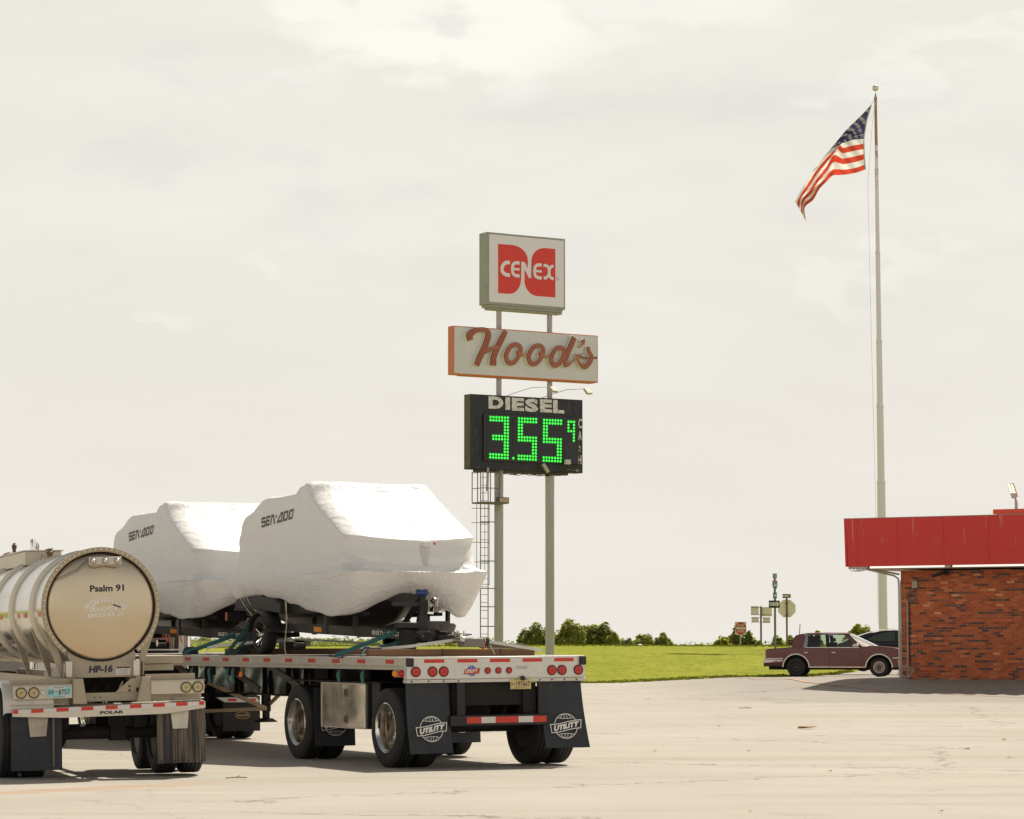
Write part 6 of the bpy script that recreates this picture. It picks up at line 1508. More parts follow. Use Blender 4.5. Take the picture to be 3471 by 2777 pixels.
def fascia_material():
    m=bpy.data.materials.new('red_fascia');m.use_nodes=True;N,L=nodes(m);p=N['Principled BSDF'];p.inputs['Roughness'].default_value=.42
    tc=N.new('ShaderNodeTexCoord')
    def nz(s,d,sc,r=.6):
        q=N.new('ShaderNodeMapping');q.inputs['Scale'].default_value=sc;L.new(tc.outputs['Object'],q.inputs[0]);n=N.new('ShaderNodeTexNoise');n.inputs['Scale'].default_value=s;n.inputs['Detail'].default_value=d;n.inputs['Roughness'].default_value=r;L.new(q.outputs[0],n.inputs['Vector']);return n.outputs['Fac']
    def mr(v,a,b,x=0.0,y=1.0):
        n=N.new('ShaderNodeMapRange');L.new(v,n.inputs[0]);n.inputs[1].default_value=a;n.inputs[2].default_value=b;n.inputs[3].default_value=x;n.inputs[4].default_value=y;return n.outputs[0]
    def mix(f,a,b):
        n=N.new('ShaderNodeMix');n.data_type='RGBA';L.new(f,n.inputs[0])
        for i,v in((6,a),(7,b)):
            if isinstance(v,tuple):n.inputs[i].default_value=(*v,1)
            else:L.new(v,n.inputs[i])
        return n.outputs[2]
    sp=N.new('ShaderNodeSeparateXYZ');L.new(tc.outputs['Object'],sp.inputs[0])
    c=mix(nz(.7,5,(1,1,1)),(.56,.020,.014),(.63,.027,.016))
    st=mr(nz(15,3,(1,1,.07),.5),.64,.74);ht=mr(sp.outputs[2],4.0,4.9);n=N.new('ShaderNodeMath');n.operation='MULTIPLY';L.new(st,n.inputs[0]);L.new(ht,n.inputs[1])
    c=mix(n.outputs[0],c,(.62,.30,.22));c=mix(mr(nz(30,2,(1,1,1)),.80,.82),c,(.7,.5,.42))
    L.new(c,p.inputs['Base Color']);return m
def build_building():
    BX,BY,BR=10.527,75.9,R(-32)
    T=thing('brick_building','low red brick building with a deep overhanging red fascia at the right edge','building',(BX,BY,0),BR)
    bk=brick_material();fa=fascia_material();cw=mat('trim_white',(.55,.52,.46),.5,0,.1,3,.3,(.3,.26,.2))
    L_=15;D_=9
    w=MB();w.box(0,L_,0,.25,0,3.56);w.build('wall',bk,T,smooth=0);MB().box(0,.25,.25,D_,0,3.56).build('wall',bk,T,smooth=0);MB().box(L_-.25,L_,.25,D_,0,3.56).build('wall',bk,T,smooth=0);MB().box(.25,L_-.25,D_-.25,D_,0,3.56).build('wall',bk,T,smooth=0)
    E_=1.06;O_=1.2
    rf=MB().box(-E_+.05,L_+.8,-O_+.05,D_+.8,3.60,3.68).build('soffit',mat('soffit_cream',(.48,.44,.36),.7,0,.1,2,.3,(.25,.2,.14)),T)
    MB().box(-E_+.06,L_+.7,-O_+.06,D_+.7,4.80,4.86).build('roof_deck',mat('roof_felt',(.22,.21,.19),.9),T)
    # fascia panels leaning very slightly
    fs=MB()
    def panel(a,b,nx,ny):
        t=.05
        fs.add([(a[0],a[1],3.655),(b[0],b[1],3.655),(b[0]+nx*.035,b[1]+ny*.035,4.94),(a[0]+nx*.035,a[1]+ny*.035,4.94),(a[0]-nx*t,a[1]-ny*t,3.655),(b[0]-nx*t,b[1]-ny*t,3.655),(b[0]-nx*t,b[1]-ny*t,4.94),(a[0]-nx*t,a[1]-ny*t,4.94)],[(0,1,2,3),(4,7,6,5),(0,4,5,1),(1,5,6,2),(2,6,7,3),(3,7,4,0)])
    panel((-E_,-O_),(L_+.8,-O_),0,-1);f1=fs.build('fascia',fa,T,smooth=0);fs=MB();panel((-E_-.002,D_+.8),(-E_-.002,-O_-.03),-1,0);fs.build('fascia',fa,T,smooth=0);
    fs=MB();panel((L_+.8,-O_),(L_+.8,D_+.8),1,0);fs.build('fascia',fa,T,smooth=0);fs=MB();panel((L_+.8,D_+.8),(-E_,D_+.8),0,1);fs.build('fascia',fa,T,smooth=0)
    for x in(-.72,.46,1.78,3.05,4.35,5.65,7.0,8.3): MB().add([(x,-O_-.003,3.66),(x+.012,-O_-.003,3.66),(x+.012,-O_-.0375,4.93),(x,-O_-.0375,4.93)],[(0,1,2,3)]).build('panel_joint',mat('joint_dark_red',(.45,.02,.015),.6),f1,smooth=0)
    MB().box(-E_-.04,L_+.85,-O_-.05,-O_+.02,4.941,4.955).build('cap_strip',mat('cap_metal',(.35,.33,.30),.5,.5,.2,6),T)
    tl=mat('lamp_tube',(.8,.8,.74),.3,0,.03,3,emit=(1,.98,.88,.7))
    for a,b in((-.36,1.78),(2.02,4.3),(4.5,6.8)): 
        h=MB().cyl((a,-O_+.02,3.628),(b,-O_+.02,3.628),.027,n=12).build('tube_lamp',tl,T)
        MB().box(a-.05,a,-O_-.0,-O_+.05,3.60,3.65).build('end_cap',BLK,h)
    # gutter pipe hugging the corner
    MB().tube([(-.55,-.95,3.58),(-.30,-.60,3.50),(-.10,-.20,3.42),(-.05,-.05,3.34),(-.04,-.045,3.1),(-.04,-.045,.64)],.026,n=8).build('drain_pipe',cw,T)
    MB().bar((-.5,-.75,3.60),(-.02,-.05,3.46),.03,.05).build('soffit_strut',cw,T)
    for k in range(3): MB().tube([(-E_+.05+k*.1,-O_+.1,3.60),(-E_+.15+k*.1,-O_+.08,3.53),(-E_+.32+k*.1,-O_+.08,3.55),(-E_+.4+k*.1,-O_+.1,3.60)],.008,n=5).build('loose_cable',BLK,T)
    MB().box(-.02,.015,-.02,.02,.62,3.3).build('corner_trim',mat('pale_mortar_trim',(.52,.47,.42),.7),T)
    # meter box, cable coil, conduit
    jb=MB().box(.36,.50,-.07,-.004,3.09,3.28).build('junction_box',mat('grey_plastic_box',(.40,.38,.33),.5,0,.08,6),T,bevel=.008)
    MB().box(.41,.44,-.074,-.0705,3.13,3.20).build('warning_label',mat('orange_label',(.6,.15,.06)),jb)
    MB().tube([(.46,-.04,3.09),(.45,-.05,3.02),(.40,-.05,2.98),(.28,-.05,2.98)],.012,n=6).build('feed_cable',BLK,jb)
    cl=MB()
    for r_,dx in((.13,0),(.115,.02),(.14,-.01),(.10,.01)): cl.tube([(.33+dx+r_*math.cos(a),-.05-.01*r_*10,2.86+r_*1.05*math.sin(a)) for a in[2*PI*i/20 for i in range(20)]],.010,n=5,closed=True)
    cl.build('cable_coil',mat('grey_cable',(.16,.14,.125),.6),T)
    MB().tube([(.215,-.04,2.98),(.205,-.04,2.72)],.012,n=6).build('feed_cable',BLK,T)
    MB().tube([(.205,-.035,2.74),(.195,-.035,.66)],.020,n=8).build('conduit',mat('conduit_grey',(.38,.35,.31),.45,.3,.08,4),T)
    MB().tube([(.255,-.02,2.74),(.25,-.02,.66)],.010,n=6).build('conduit',BLK,T)
    # security camera
    cm=MB().bar((1.02,-.24,3.38),(1.30,-.12,3.50),.09,.09).build('security_camera',BLK,T,bevel=.012);MB().cyl((1.34,-.06,3.49),(1.34,-.002,3.49),.065,n=16).build('camera_mount',BLK,cm)
    # bent wire guard on the ground by the corner
    for i,(dx,ht,w_) in enumerate(((0,.30,.26),(.02,.26,.22),(-.02,.33,.20),(.03,.20,.28))):
        c=(.20+dx,-.12-.02*i);P=[(c[0]+w_*math.cos(a)*(1 if math.sin(a)>0 else .55),c[1]+.05*math.sin(a*2+i),.68+ht*.5+ht*.5*math.sin(a)) for a in[2*PI*j/10 for j in range(10)]]
        MB().tube(P,.007,n=5,closed=True).build('wire_loop',mat('pale_wire',(.50,.44,.38),.5),T)
    # red box and lamp on the roof
    rb=MB().box(1.58,9,3.0,6.5,4.86,5.17).build('roof_box',mat('bright_red_box',(.88,.075,.018),.4,0,.05,2),T)
    MB().box(1.50,9.1,2.9,6.6,5.17,5.30).build('roof_box_lid',MATS['bright_red_box'],rb);MB().box(1.6,9,2.96,3.0,5.13,5.165).build('white_line',WHT,rb)
    fl=MB().tube([(.94,6,5.2),(.95,6,5.62),(.93,6,5.75),(.91,6,5.80)],[.045,.045,.03,.05],n=12).build('roof_lamp_pole',mat('lamp_pole_white',(.50,.48,.43),.5),T)
    h=MB().bar((.92,6,5.78),(.80,5.96,6.18),.19,.07,up=(0,1,0)).build('roof_floodlight',MATS['lamp_pole_white'],fl,bevel=.015)
    em=MB()
    d=(Vector((.80,5.96,6.18))-Vector((.92,6,5.78)));u=d.normalized()
    for i in range(5):
        for j in(-1,1):
            c=Vector((.92,6,5.78))+d*(.38+.13*i)+Vector((j*.045,-.0,0))+u.cross(Vector((1,0,0))).normalized()*0
            em.box(c.x-.03,c.x+.03,c.y-.045,c.y-.038,c.z-.017,c.z+.017)
    em.build('led_panel',mat('lit_led',(.8,.75,.6),.4,emit=(1,.9,.65,1.6)),h)
    MB().box(.86,1.0,5.93,6.07,4.86,5.25).build('pole_base',BLK,fl)
build_building()
# ---------------- cars ----------------
def car_wheel(parent,x,y,z,s,hub,r=.305,w=.19):
    c=(x,y,z);ax=(0,s,0);h=w/2
    t=MB().lathe([(-h,r*.6),(-h,r*.85),(-h*.8,r*.98),(-h*.3,r),(h*.3,r),(h*.8,r*.98),(h,r*.88),(h*1.03,r*.75),(h*.9,r*.60)],c,ax,n=44,closed=True).build('wheel',RUB,parent,smooth=50)
    if hub:
        rm=MB().lathe([(h*.9,r*.615),(h*1.0,r*.60),(h*1.0,r*.555),(h*.8,r*.54)],c,ax,n=44,caps=False).build('trim_ring',mat('trim_ring_metal',(.62,.57,.48),.35,.7,.06,5),t)
        MB().lathe([(h*.80,r*.54),(h*.85,r*.36),(h*.9,r*.30),(h*1.0,r*.27),(h*1.05,0)],c,ax,n=44,caps=False).build('hub_cap',mat('hub_grey',(.10,.085,.07),.4,.6,.2,20),t)
        m=MB();C=Vector(c)
        for i in range(30):
            a=2*PI*i/30;m.bar(C+Vector((math.cos(a)*r*.36,s*h*.93,math.sin(a)*r*.36)),C+Vector((math.cos(a)*r*.54,s*h*.93,math.sin(a)*r*.54)),.010,.012,up=(0,1,0))
        m.build('vanes',MATS['trim_ring_metal'],t)
        MB().lathe([(h*1.0,r*.31),(h*1.04,r*.30),(h*1.0,r*.27)],c,ax,n=30,caps=False).build('centre_ring',MATS['trim_ring_metal'],t)
    else:
        MB().lathe([(h*.9,r*.60),(h*.7,r*.57),(h*.55,r*.50),(h*.6,r*.35),(h*.4,r*.22),(h*.45,0)],c,ax,n=36,caps=False).build('rim',mat('bare_black_rim',(.020,.016,.014),.6,.2,.3,12),t)
        m=MB();C=Vector(c)
        for i in range(8):
            a=2*PI*i/8;m.cyl(C+Vector((math.cos(a)*r*.42,s*h*.5,math.sin(a)*r*.42)),C+Vector((math.cos(a)*r*.42,s*h*.62,math.sin(a)*r*.42)),.018,n=8)
        m.cyl(C+Vector((0,s*h*.4,0)),C+Vector((0,s*h*.6,0)),.03,n=12)
        m.build('wheel_bolt',mat('rim_bolt',(.14,.10,.08),.5,.5),t)
    return t
def build_sedan():
    cx,cy=9.29,91.0;PHI=R(-12)
    gz_=zlot(10.5,90.8)+.0
    T=thing('parked_sedan','old maroon four-door sedan with chrome trim parked behind the brick corner','car',(cx,cy,zlot(cx,cy)+.012),PHI)
    # paint
    pm=mat('maroon_paint',(.150,.050,.050),.22,.3,.08,1.2,.05,(.20,.11,.08),coat=1.0)
    vin=mat('maroon_vinyl',(.175,.08,.075),.75,0,.08,30,0,bump=.1)
    chm=mat('car_chrome',(.74,.72,.68),.15,1.0,.04,4);W2=.86
    def arch(c,r,z0,k=16): 
        a0=math.asin(max(-1,min(1,(z0-.30)/r)));return [(c+r*math.cos(a),.30+r*math.sin(a)) for a in[PI-a0+(a0*2-PI)*i/k for i in range(k+1)]]
    zb=.265
    out=[(-.98,.36),(-.985,.55),(-.955,.87),(-.93,.885),(-.14,.945),(.1,.935),(2.0,.93),(2.40,.985),(2.60,.985),(3.1,.935),(3.50,.865),(3.66,.80),(3.70,.70),(3.70,.36),(3.62,.28)]
    bot=[(3.10,.28)]
    fa=arch(2.65,.40,.28)[::-1];ra=arch(0.0,.40,.28)[::-1]
    prof=out+fa+[(2.2,zb),(.45,zb)]+ra+[(-.55,.33)]
    body=MB().prism(prof,(0,-W2,0),(1,0,0),(0,0,1),(0,2*W2,0)).build('body',pm,T,bevel=.035,smooth=35)
    ins=MB().box(-.9,3.6,-.62,.62,.22,.80).build('underbody',DRK,T)
    # inner arch shade panels
    # greenhouse
    def Py(z): return -(.835-.20*max(0,(z-.93))/.45)
    def slab(pts,name,mt_,th=.03,par=T,push=0):
        objs=[]
        for s in(1,-1):
            m=MB();A=[(x,s*(Py(z)-push),z) for x,z in pts];B=[(x,s*(Py(z)+th),z) for x,z in pts];k=len(pts)
            m.add(A+B,[tuple(range(k)),tuple(range(2*k-1,k-1,-1))]+[(i,i+k,(i+1)%k+k,(i+1)%k) for i in range(k)]);objs.append(m.build(name,mt_,par,smooth=0))
        return objs
    slab([(-.14,.93),(-.10,1.20),(-.03,1.31),(.18,1.345),(.30,1.345),(.22,.93)],'quarter_panel',vin,.03,push=.004)
    slab([(.23,.93),(.31,1.345),(.40,1.35),(.35,.93)],'chrome_pillar',mat('pale_chrome_strip',(.50,.54,.55),.25,.6,.04,4),.03,push=.010)
    slab([(.98,.93),(.93,1.33),(1.05,1.33),(1.07,.93)],'pillar',INK,.03)
    slab([(1.93,.93),(1.52,1.34),(1.66,1.36),(2.12,.96)],'pillar',pm,.03)
    slab([(.30,1.335),(.32,1.385),(1.66,1.385),(1.60,1.335)],'roof_rail',pm,.03,push=.003)
    # roof
    rows=[]
    for (x,z,h) in((-.14,.935,.80),(-.08,1.22,.70),(-.02,1.315,.66),(.12,1.355,.64),(.35,1.385,.635),(1.0,1.40,.63),(1.55,1.392,.63),(1.72,1.372,.62)):
        rows.append([(x-.02*(1-(j/8-1)**2)*0,h*(j/8-1),z+.022*(1-(j/8-1)**2)) for j in range(17)])
    rf=MB().grid(rows).build('roof',vin,T,smooth=60)
    rows=[]
    for i in range(9):
        t=i/8;r=[]
        for j in range(17):
            v=j/8-1;c_=(1-abs(v)**2.6);r.append((1.665+.075*c_+t*(.45+.41*c_),v*(.62+.19*t),1.365+.012*c_-t*(.405+.0*c_)))
        rows.append(r)
    MB().grid(rows).build('windscreen',WGL,T,smooth=80)
    MB().add([(-.10,-.45,1.23),(-.10,.45,1.23),(-.16,.5,1.0),(-.16,-.5,1.0)],[(0,1,2,3)]).build('rear_window',GLS,T,smooth=0)
    slab([(.36,.945),(.41,1.325),(.935,1.325),(.975,.945)],'rear_door_window',CGL,.004,push=-.01)
    slab([(1.075,.945),(1.05,1.325),(1.50,1.325),(1.90,.945)],'front_door_window',CGL,.004,push=-.01)
    # interior
    dk=mat('dark_velour',(.035,.028,.030),.9)
    st=MB()
    for y in(-.38,.38): st.box(1.02,1.20,y-.22,y+.22,.55,1.10);
    s1=st.build('front_seat',dk,T,bevel=.03)
    hr=MB()
    for y in(-.38,.38): hr.box(1.06,1.16,y-.12,y+.12,1.12,1.24)
    hr.build('headrest',dk,s1,bevel=.03)
    MB().box(.05,.28,-.60,.60,.55,1.08).build('rear_seat',dk,T,bevel=.03)
    MB().box(.38,.42,-.74,-.70,.93,1.31).box(.42,.76,-.745,-.735,.94,1.30).build('window_shade',mat('dark_shade',(.02,.018,.02),.8),T)
    MB().box(1.9,2.5,-.65,.65,.70,.99).build('dashboard',dk,T,bevel=.03);MB().lathe([(0,.17),(.02,.185),(.0,.20)],(1.75,.38,.98),(-1,0,.4),n=20).build('steering_wheel',dk,T)
    # trim: belt, drip rail, side moulding, arches, rocker
    for s in(1,-1):
        e=MB();e.bar((.30,-s*.845,.928),(2.02,-s*.845,.928),.016,.026);e.build('belt_trim',chm,body)
        e=MB();e.tube([(.36,-s*.672,1.338),(1.0,-s*.668,1.345),(1.58,-s*.665,1.335),(1.98,-s*.80,.99)],.008,n=5);e.build('drip_trim',chm,body)
        for c in(0,2.65):
            m=MB();P=[];Q=[]
            for i in range(21):
                a=PI*i/20-.02
                P.append((c+.405*math.cos(a),-s*(W2+.006),.30+.405*math.sin(a)));Q.append((c+.44*math.cos(a),-s*(W2+.006),.30+.44*math.sin(a)))
            m.grid([P,Q,[(x,y+s*.02,z) for x,y,z in Q]]);m.build('arch_trim',chm,body,smooth=30)
        for a,b in((.40,1.075),(1.085,2.10),(2.11,2.22)): MB().box(a,b,-s*(W2+.008),-s*(W2-.01),.285,.330).build('sill_trim',mat('sill_bright',(.58,.50,.38),.3,.8,.06,4),body,bevel=.003)
        MB().box(-.94,-.42,-s*(W2+.008),-s*(W2-.01),.560,.592).build('side_moulding',chm,body,bevel=.003);MB().box(3.08,3.69,-s*(W2+.008),-s*(W2-.01),.585,.615).build('side_moulding',chm,body,bevel=.003)
        for a in(.27,1.66): 
            x0=a if a<1 else 1.155
            MB().box(x0,x0+.115,-s*(W2+.022),-s*(W2-.005),.755,.790).build('door_handle',chm,body,bevel=.006)
        for xs in([(1.075,.30),(1.075,.90)],[(2.105,.30),(2.10,.60),(2.09,.90)],[(.42,.42),(.30,.62),(.19,.74),(.19,.90)],[(.42,.42),(.43,.30)]):
            MB().tube([(x,-s*(W2+.001),z) for x,z in xs],.006,n=4).build('door_gap',INK,body)
        MB().tube([(-.38+.075*math.cos(a),-s*(W2+.0),.70+.075*math.sin(a)) for a in[2*PI*i/20 for i in range(20)]],.004,n=4,closed=True).build('fuel_flap_gap',INK,body)
        mi=MB().box(1.82,2.02,-s*.98,-s*.87,.955,1.045).build('door_mirror',chm,T,bevel=.025)
    # bumpers, lamps
    b=MB().prism([(-1.06,.44),(-1.075,.53),(-1.04,.555),(-.42,.535),(-.42,.49),(-1.0,.43)],(0,-W2-.012,0),(1,0,0),(0,0,1),(0,2*W2+.024,0)).build('rear_bumper',chm,T,bevel=.01)
    MB().box(-1.045,-.42,-W2-.006,W2+.006,.325,.435).build('bumper_skirt',mat('maroon_dark_plastic',(.05,.022,.02),.5),b,bevel=.02)
    MB().box(-.74,-.57,-W2-.02,-W2-.01,.475,.498).build('rear_side_marker',RED,b);MB().box(-.992,-.965,-W2+.04,W2-.04,.60,.86).build('tail_lamp',RED,T)
    MB().box(-.975,-.955,-W2-.004,-W2+.05,.58,.87).build('lamp_edge',mat('lamp_edge_tan',(.45,.30,.2),.3,.5),T)
    b=MB().box(3.40,3.86,-W2-.01,W2+.01,.30,.56).build('front_bumper',BLK,T,bevel=.03)
    MB().box(3.24,3.52,-W2-.016,-W2-.0,.465,.525).build('side_marker',mat('orange_marker',(.80,.20,.01),.25,emit=(.9,.25,.02,.15)),b,bevel=.005);MB().box(3.26,3.50,-W2-.016,-W2-.0,.405,.445).build('fog_reflector',chm,b,bevel=.005)
    MB().box(3.70,3.74,-.55,.55,.58,.76).build('grille',chm,T);MB().box(3.69,3.73,-.82,-.58,.60,.75).build('headlamp_cover',BLK,T)
    MB().tube([(3.0,.75,.93),(3.0,.75,1.5)],.004,n=4).build('aerial',BLK,T)
    for x,hb in((0,False),(2.65,True)):
        for s in(-1,1): car_wheel(T,x,s*.755,.303,s,hb if s<0 else False)
    return T
build_sedan()
def build_black_car():
    X,Y=11.75,97.0
    T=thing('parked_coupe','black sleek fastback car mostly hidden behind the brick wall and the maroon sedan','car',(X,Y,zlot(12,90)+.12),R(-6))
    bp=mat('black_car_paint',(.012,.012,.014),.16,.1,.1,2,coat=.7);W2=.9
    pr=[(-.55,.30),(-.62,.62),(-.50,.95),(-.30,1.00),(3.0,.92),(3.9,.78),(4.25,.60),(4.3,.30)]
    def arc(c): return [(c+.38*math.cos(a),.30+.38*math.sin(a)) for a in[PI*i/12 for i in range(13)]]
    MB().prism(pr+arc(3.1)+arc(.35),(0,-W2,0),(1,0,0),(0,0,1),(0,2*W2,0)).build('body',bp,T,bevel=.06)
    rows=[]
    for(x,z,w) in((-.35,1.00,.80),(.10,1.17,.74),(.55,1.315,.68),(.95,1.405,.64),(1.4,1.44,.62),(1.9,1.40,.62),(2.4,1.20,.68),(2.95,.94,.76)): rows.append([(x,w*(j/6-1),z+.03*(1-(j/6-1)**2)) for j in range(13)])
    g=MB().grid(rows)
    rf=g.build('roof',bp,T,smooth=60)
    for s in(1,-1):
        top=[(.10,1.15),(.55,1.29),(.95,1.375),(1.4,1.41),(1.9,1.37),(2.4,1.18),(2.85,.96)]
        f=lambda z:-s*(.86-.22*(z-.95)/.45)
        m=MB();k=len(top);A=[(x,f(z),z) for x,z in top]+[(x,f(.94),.94) for x,z in top][::-1];m.poly(A);m.build('cabin_side',bp,T,smooth=0)
        P=[(.52,1.10),(.80,1.26),(1.25,1.35),(1.45,1.355),(1.45,1.02),(.72,1.03)]
        m=MB();m.poly([(x,f(z)-s*.008,z) for x,z in P]);m.build('quarter_window',mat('green_glass',(.07,.10,.07),.08,.3,.1,3,spec=.8),T,smooth=0)
        P=[(1.52,1.02),(1.52,1.35),(1.9,1.32),(2.35,1.14),(2.6,1.0)];m=MB();m.poly([(x,f(z)-s*.008,z) for x,z in P]);m.build('door_window',MATS['green_glass'],T,smooth=0)
        MB().tube([(-.2,-s*.905,.93),(.5,-s*.91,.97),(1.5,-s*.91,.95)],.010,n=5).build('swage_line',mat('grey_highlight',(.08,.08,.085),.3),T)
    MB().sphere((.12,-.90,1.0),.022,n=8).build('badge',CHR,T)
    for x in(.35,3.1):
        for s in(-1,1): car_wheel(T,x,s*.80,.32,s,True,r=.32)
build_black_car()
# ---------------- road signs on the bank ----------------
SB=mat('bare_sign_back',(.84,.75,.67),.5,.0,.06,1.5,.2,(.36,.30,.21));GP=mat('galvanised_post',(.20,.205,.165),.6,.4,.2,4);RP=mat('rusty_post',(.20,.14,.085),.7,.2,.3,4)
def sign_root(name,label,px_,py_,Y,rz,cat='road sign'):
    p=at(px_,py_,Y);z=zgr(p.x,Y)
    return thing(name,label,cat,(p.x,Y,z-.1),rz),z-.1
T,z0=sign_root('road_sign','red round do not enter sign on a white square plate on the grass bank',2511,2187,165,R(25))
h=2.496-z0
MB().box(-.03,.03,.02,.06,0,h+.3).build('post',mat('pale_post',(.42,.42,.38),.6,.3),T)
pl=MB().box(-.38,.38,-.004,.01,h-.38,h+.38).build('plate',mat('sign_plate_white',(.60,.58,.54),.5,0,.05,5),T)
MB().cyl((0,-.0045,h),(0,-.010,h),.365,n=40).build('red_disc',mat('sign_disc_red',(.52,.03,.02),.4,0,.08,3),pl);MB().box(-.32,.32,-.014,-.0105,h-.062,h+.062).build('white_bar',MATS['sign_plate_white'],pl)
m=MB();text(m,'DO NOT',(-.24,-.0145,h+.10),(1,0,0),(0,0,1),.48,.13,bold=.03);text(m,'ENTER',(-.22,-.0145,h-.24),(1,0,0),(0,0,1),.44,.13,bold=.03);m.build('lettering',MATS['sign_plate_white'],pl,smooth=0,fix=False)
T,z0=sign_root('road_sign','bare backs of four small panels on one rusty post on the bank',2580,2187,145,R(-14))
MB().box(-.045,.045,-.03,.03,0,3.52-z0).build('post',RP,T)
for (a,b,c,d) in((-.53,-.12,3.07,3.53),(.02,.57,3.0,3.46),(-.50,-.13,2.69,2.96),(.10,.47,2.66,2.92)):
    p_=MB().box(a,b,.035,.05,c-z0,d-z0).build('sign_panel',SB,T);MB().box(a+.04,b-.04,.030,.034,c-z0+.05,d-z0-.05).build('panel_patch',mat('panel_patch_m',(.78,.72,.64),.5,.0,.1,6),p_)
for z in(3.45,3.08,2.93,2.70): MB().box(-.5,.5,.0,.034,z-z0-.012,z-z0+.012).build('cross_bar',RP,T)
T,z0=sign_root('road_sign','tall grey post with blue interstate 44 shield, arrow and black one way sign',2631,2197,125,R(38))
zz=lambda py:at(2631,py,125).z-z0
MB().box(-.04,.04,.03,.09,0,zz(1946)).build('post',GP,T)
bl=mat('sign_blue',(.045,.20,.34),.4,0,.08,4);bt=mat('sign_teal_blue',(.10,.25,.27),.4,0,.08,4)
a=MB().box(-.16,.08,0,.02,zz(1961),zz(1944.5)).build('direction_plate',bt,T);m=MB();text(m,'WEST',(-.135,-.003,zz(1957.5)),(1,0,0),(0,0,1),.19,.115);m.build('lettering',WHT,a,smooth=0,fix=False)
zt_,zb_=zz(1967.5),zz(2001);w=.15
sh=[(-.13,1.0),(-.06,.97),(0,1.0),(.06,.97),(.13,1.0),(.15,.80),(.15,.45),(.10,.18),(0,0),(-.10,.18),(-.15,.45),(-.15,.80)]
s_=MB().prism([(x*1.0-.035,zb_+(zt_-zb_)*y) for x,y in sh],(0,0,0),(1,0,0),(0,0,1),(0,.02,0)).build('shield',bl,T)
MB().prism([(x*.98-.035,zb_+(zt_-zb_)*y) for x,y in[(-.13,1.0),(-.06,.97),(0,1.0),(.06,.97),(.13,1.0),(.145,.80),(-.145,.80)]],(0,-.006,0),(1,0,0),(0,0,1),(0,.004,0)).build('shield_top',mat('shield_red',(.48,.14,.06)),s_)
m=MB();m.box(-.18,.11,-.008,-.0065,zb_+(zt_-zb_)*.785,zb_+(zt_-zb_)*.81);text(m,'44',(-.135,-.006,zb_+(zt_-zb_)*.30),(1,0,0),(0,0,1),.20,(zt_-zb_)*.42,bold=.02);m.build('lettering',WHT,s_,smooth=0,fix=False)
a=MB().box(-.15,.07,0,.02,zz(2029),zz(2008.5)).build('arrow_plate',bl,T);zc=(zz(2029)+zz(2008.5))/2
MB().prism([(-.11,-.03),(-.02,-.03),(-.02,-.065),(.05,0),(-.02,.065),(-.02,.03),(-.11,.03)],(0,-.006,zc),(1,0,0),(0,0,1),(0,.003,0)).build('arrow',WHT,a)
def oneway(T,x0,x1,z0_,z1_,y=-.02,side=.0,rot=None):
    k=mat('sign_black',(.022,.020,.020),.5);a=MB().box(x0,x1,y,y+.02,z0_,z1_).build('one_way_plate',k,T);W_=x1-x0;H_=z1_-z0_;cx=(x0+x1)/2;cz=(z0_+z1_)/2
    MB().prism([(-.46*W_,-.22*H_),(.27*W_,-.22*H_),(.27*W_,-.42*H_),(.47*W_,0),(.27*W_,.42*H_),(.27*W_,.22*H_),(-.46*W_,.22*H_)],(cx,y-.006,cz),(1,0,0),(0,0,1),(0,.004,0)).build('arrow',mat('arrow_pale',(.80,.80,.70),.5),a)
    m=MB();text(m,'ONE WAY',(cx-.42*W_,y-.008,cz-.15*H_),(1,0,0),(0,0,1),W_*.72,H_*.30);m.build('lettering',INK,a,smooth=0,fix=False)
    return a
oneway(T,-.44,.19,zz(2060),zz(2036),y=-.03);MB().box(.20,.215,-.03,.5,zz(2061),zz(2036)).build('side_plate',mat('brown_plate_back',(.30,.19,.09),.6),T)
T,z0=sign_root('road_sign','back of an octagonal stop sign below a small one way sign, on a rusty post',2668,2187,140,R(-12))
zz=lambda py:at(2668,py,140).z-z0
MB().box(-.045,.045,-.05,.0,0,zz(2018)).build('post',RP,T)
MB().prism([(.46*math.cos(R(22.5+45*i))*1.03,zz(2063)+.46*1.03*math.sin(R(22.5+45*i))) for i in range(8)],(0,.005,0),(1,0,0),(0,0,1),(0,.015,0)).build('octagon',SB,T)
for py in(2045,2087): MB().box(-.07,.07,-.06,-.052,zz(py)-.04,zz(py)+.04).build('clamp',RP,T)
oneway(T,-.20,.08,zz(2028),zz(2014),y=-.09);MB().box(.085,.21,-.06,-.05,zz(2027.5),zz(2014)).build('side_plate',mat('brown_plate_back',(.30,.19,.09),.6),T)
# leaning marker rod and a distant pipe gate
p=at(2706,2150,150);T=thing('marker_rod','thin rusty rod leaning behind the roof of the maroon sedan','rod',(p.x,150,zgr(p.x,150)))
MB().tube([(0,0,-.1),(.10,0,at(2706,2115,150).z-zgr(p.x,150))],.022,n=6).build('rod',RP,T)
p=at(2170,2190,134);T=thing('litter_bag','small white piece of litter lying on top of the grass bank','litter',(p.x,134,zgr(p.x,134)+.03))
mb=MB();mb.sphere((0,0,.04),.09,(1.3,.8,.6),n=14);mb.v=[(a+.03*noise.noise(Vector((a*20,b*20,c*20))),b,c+.03*noise.noise(Vector((a*18,b*18,c*18+9)))) for a,b,c in mb.v];mb.build('bag',WHT,T,smooth=0)
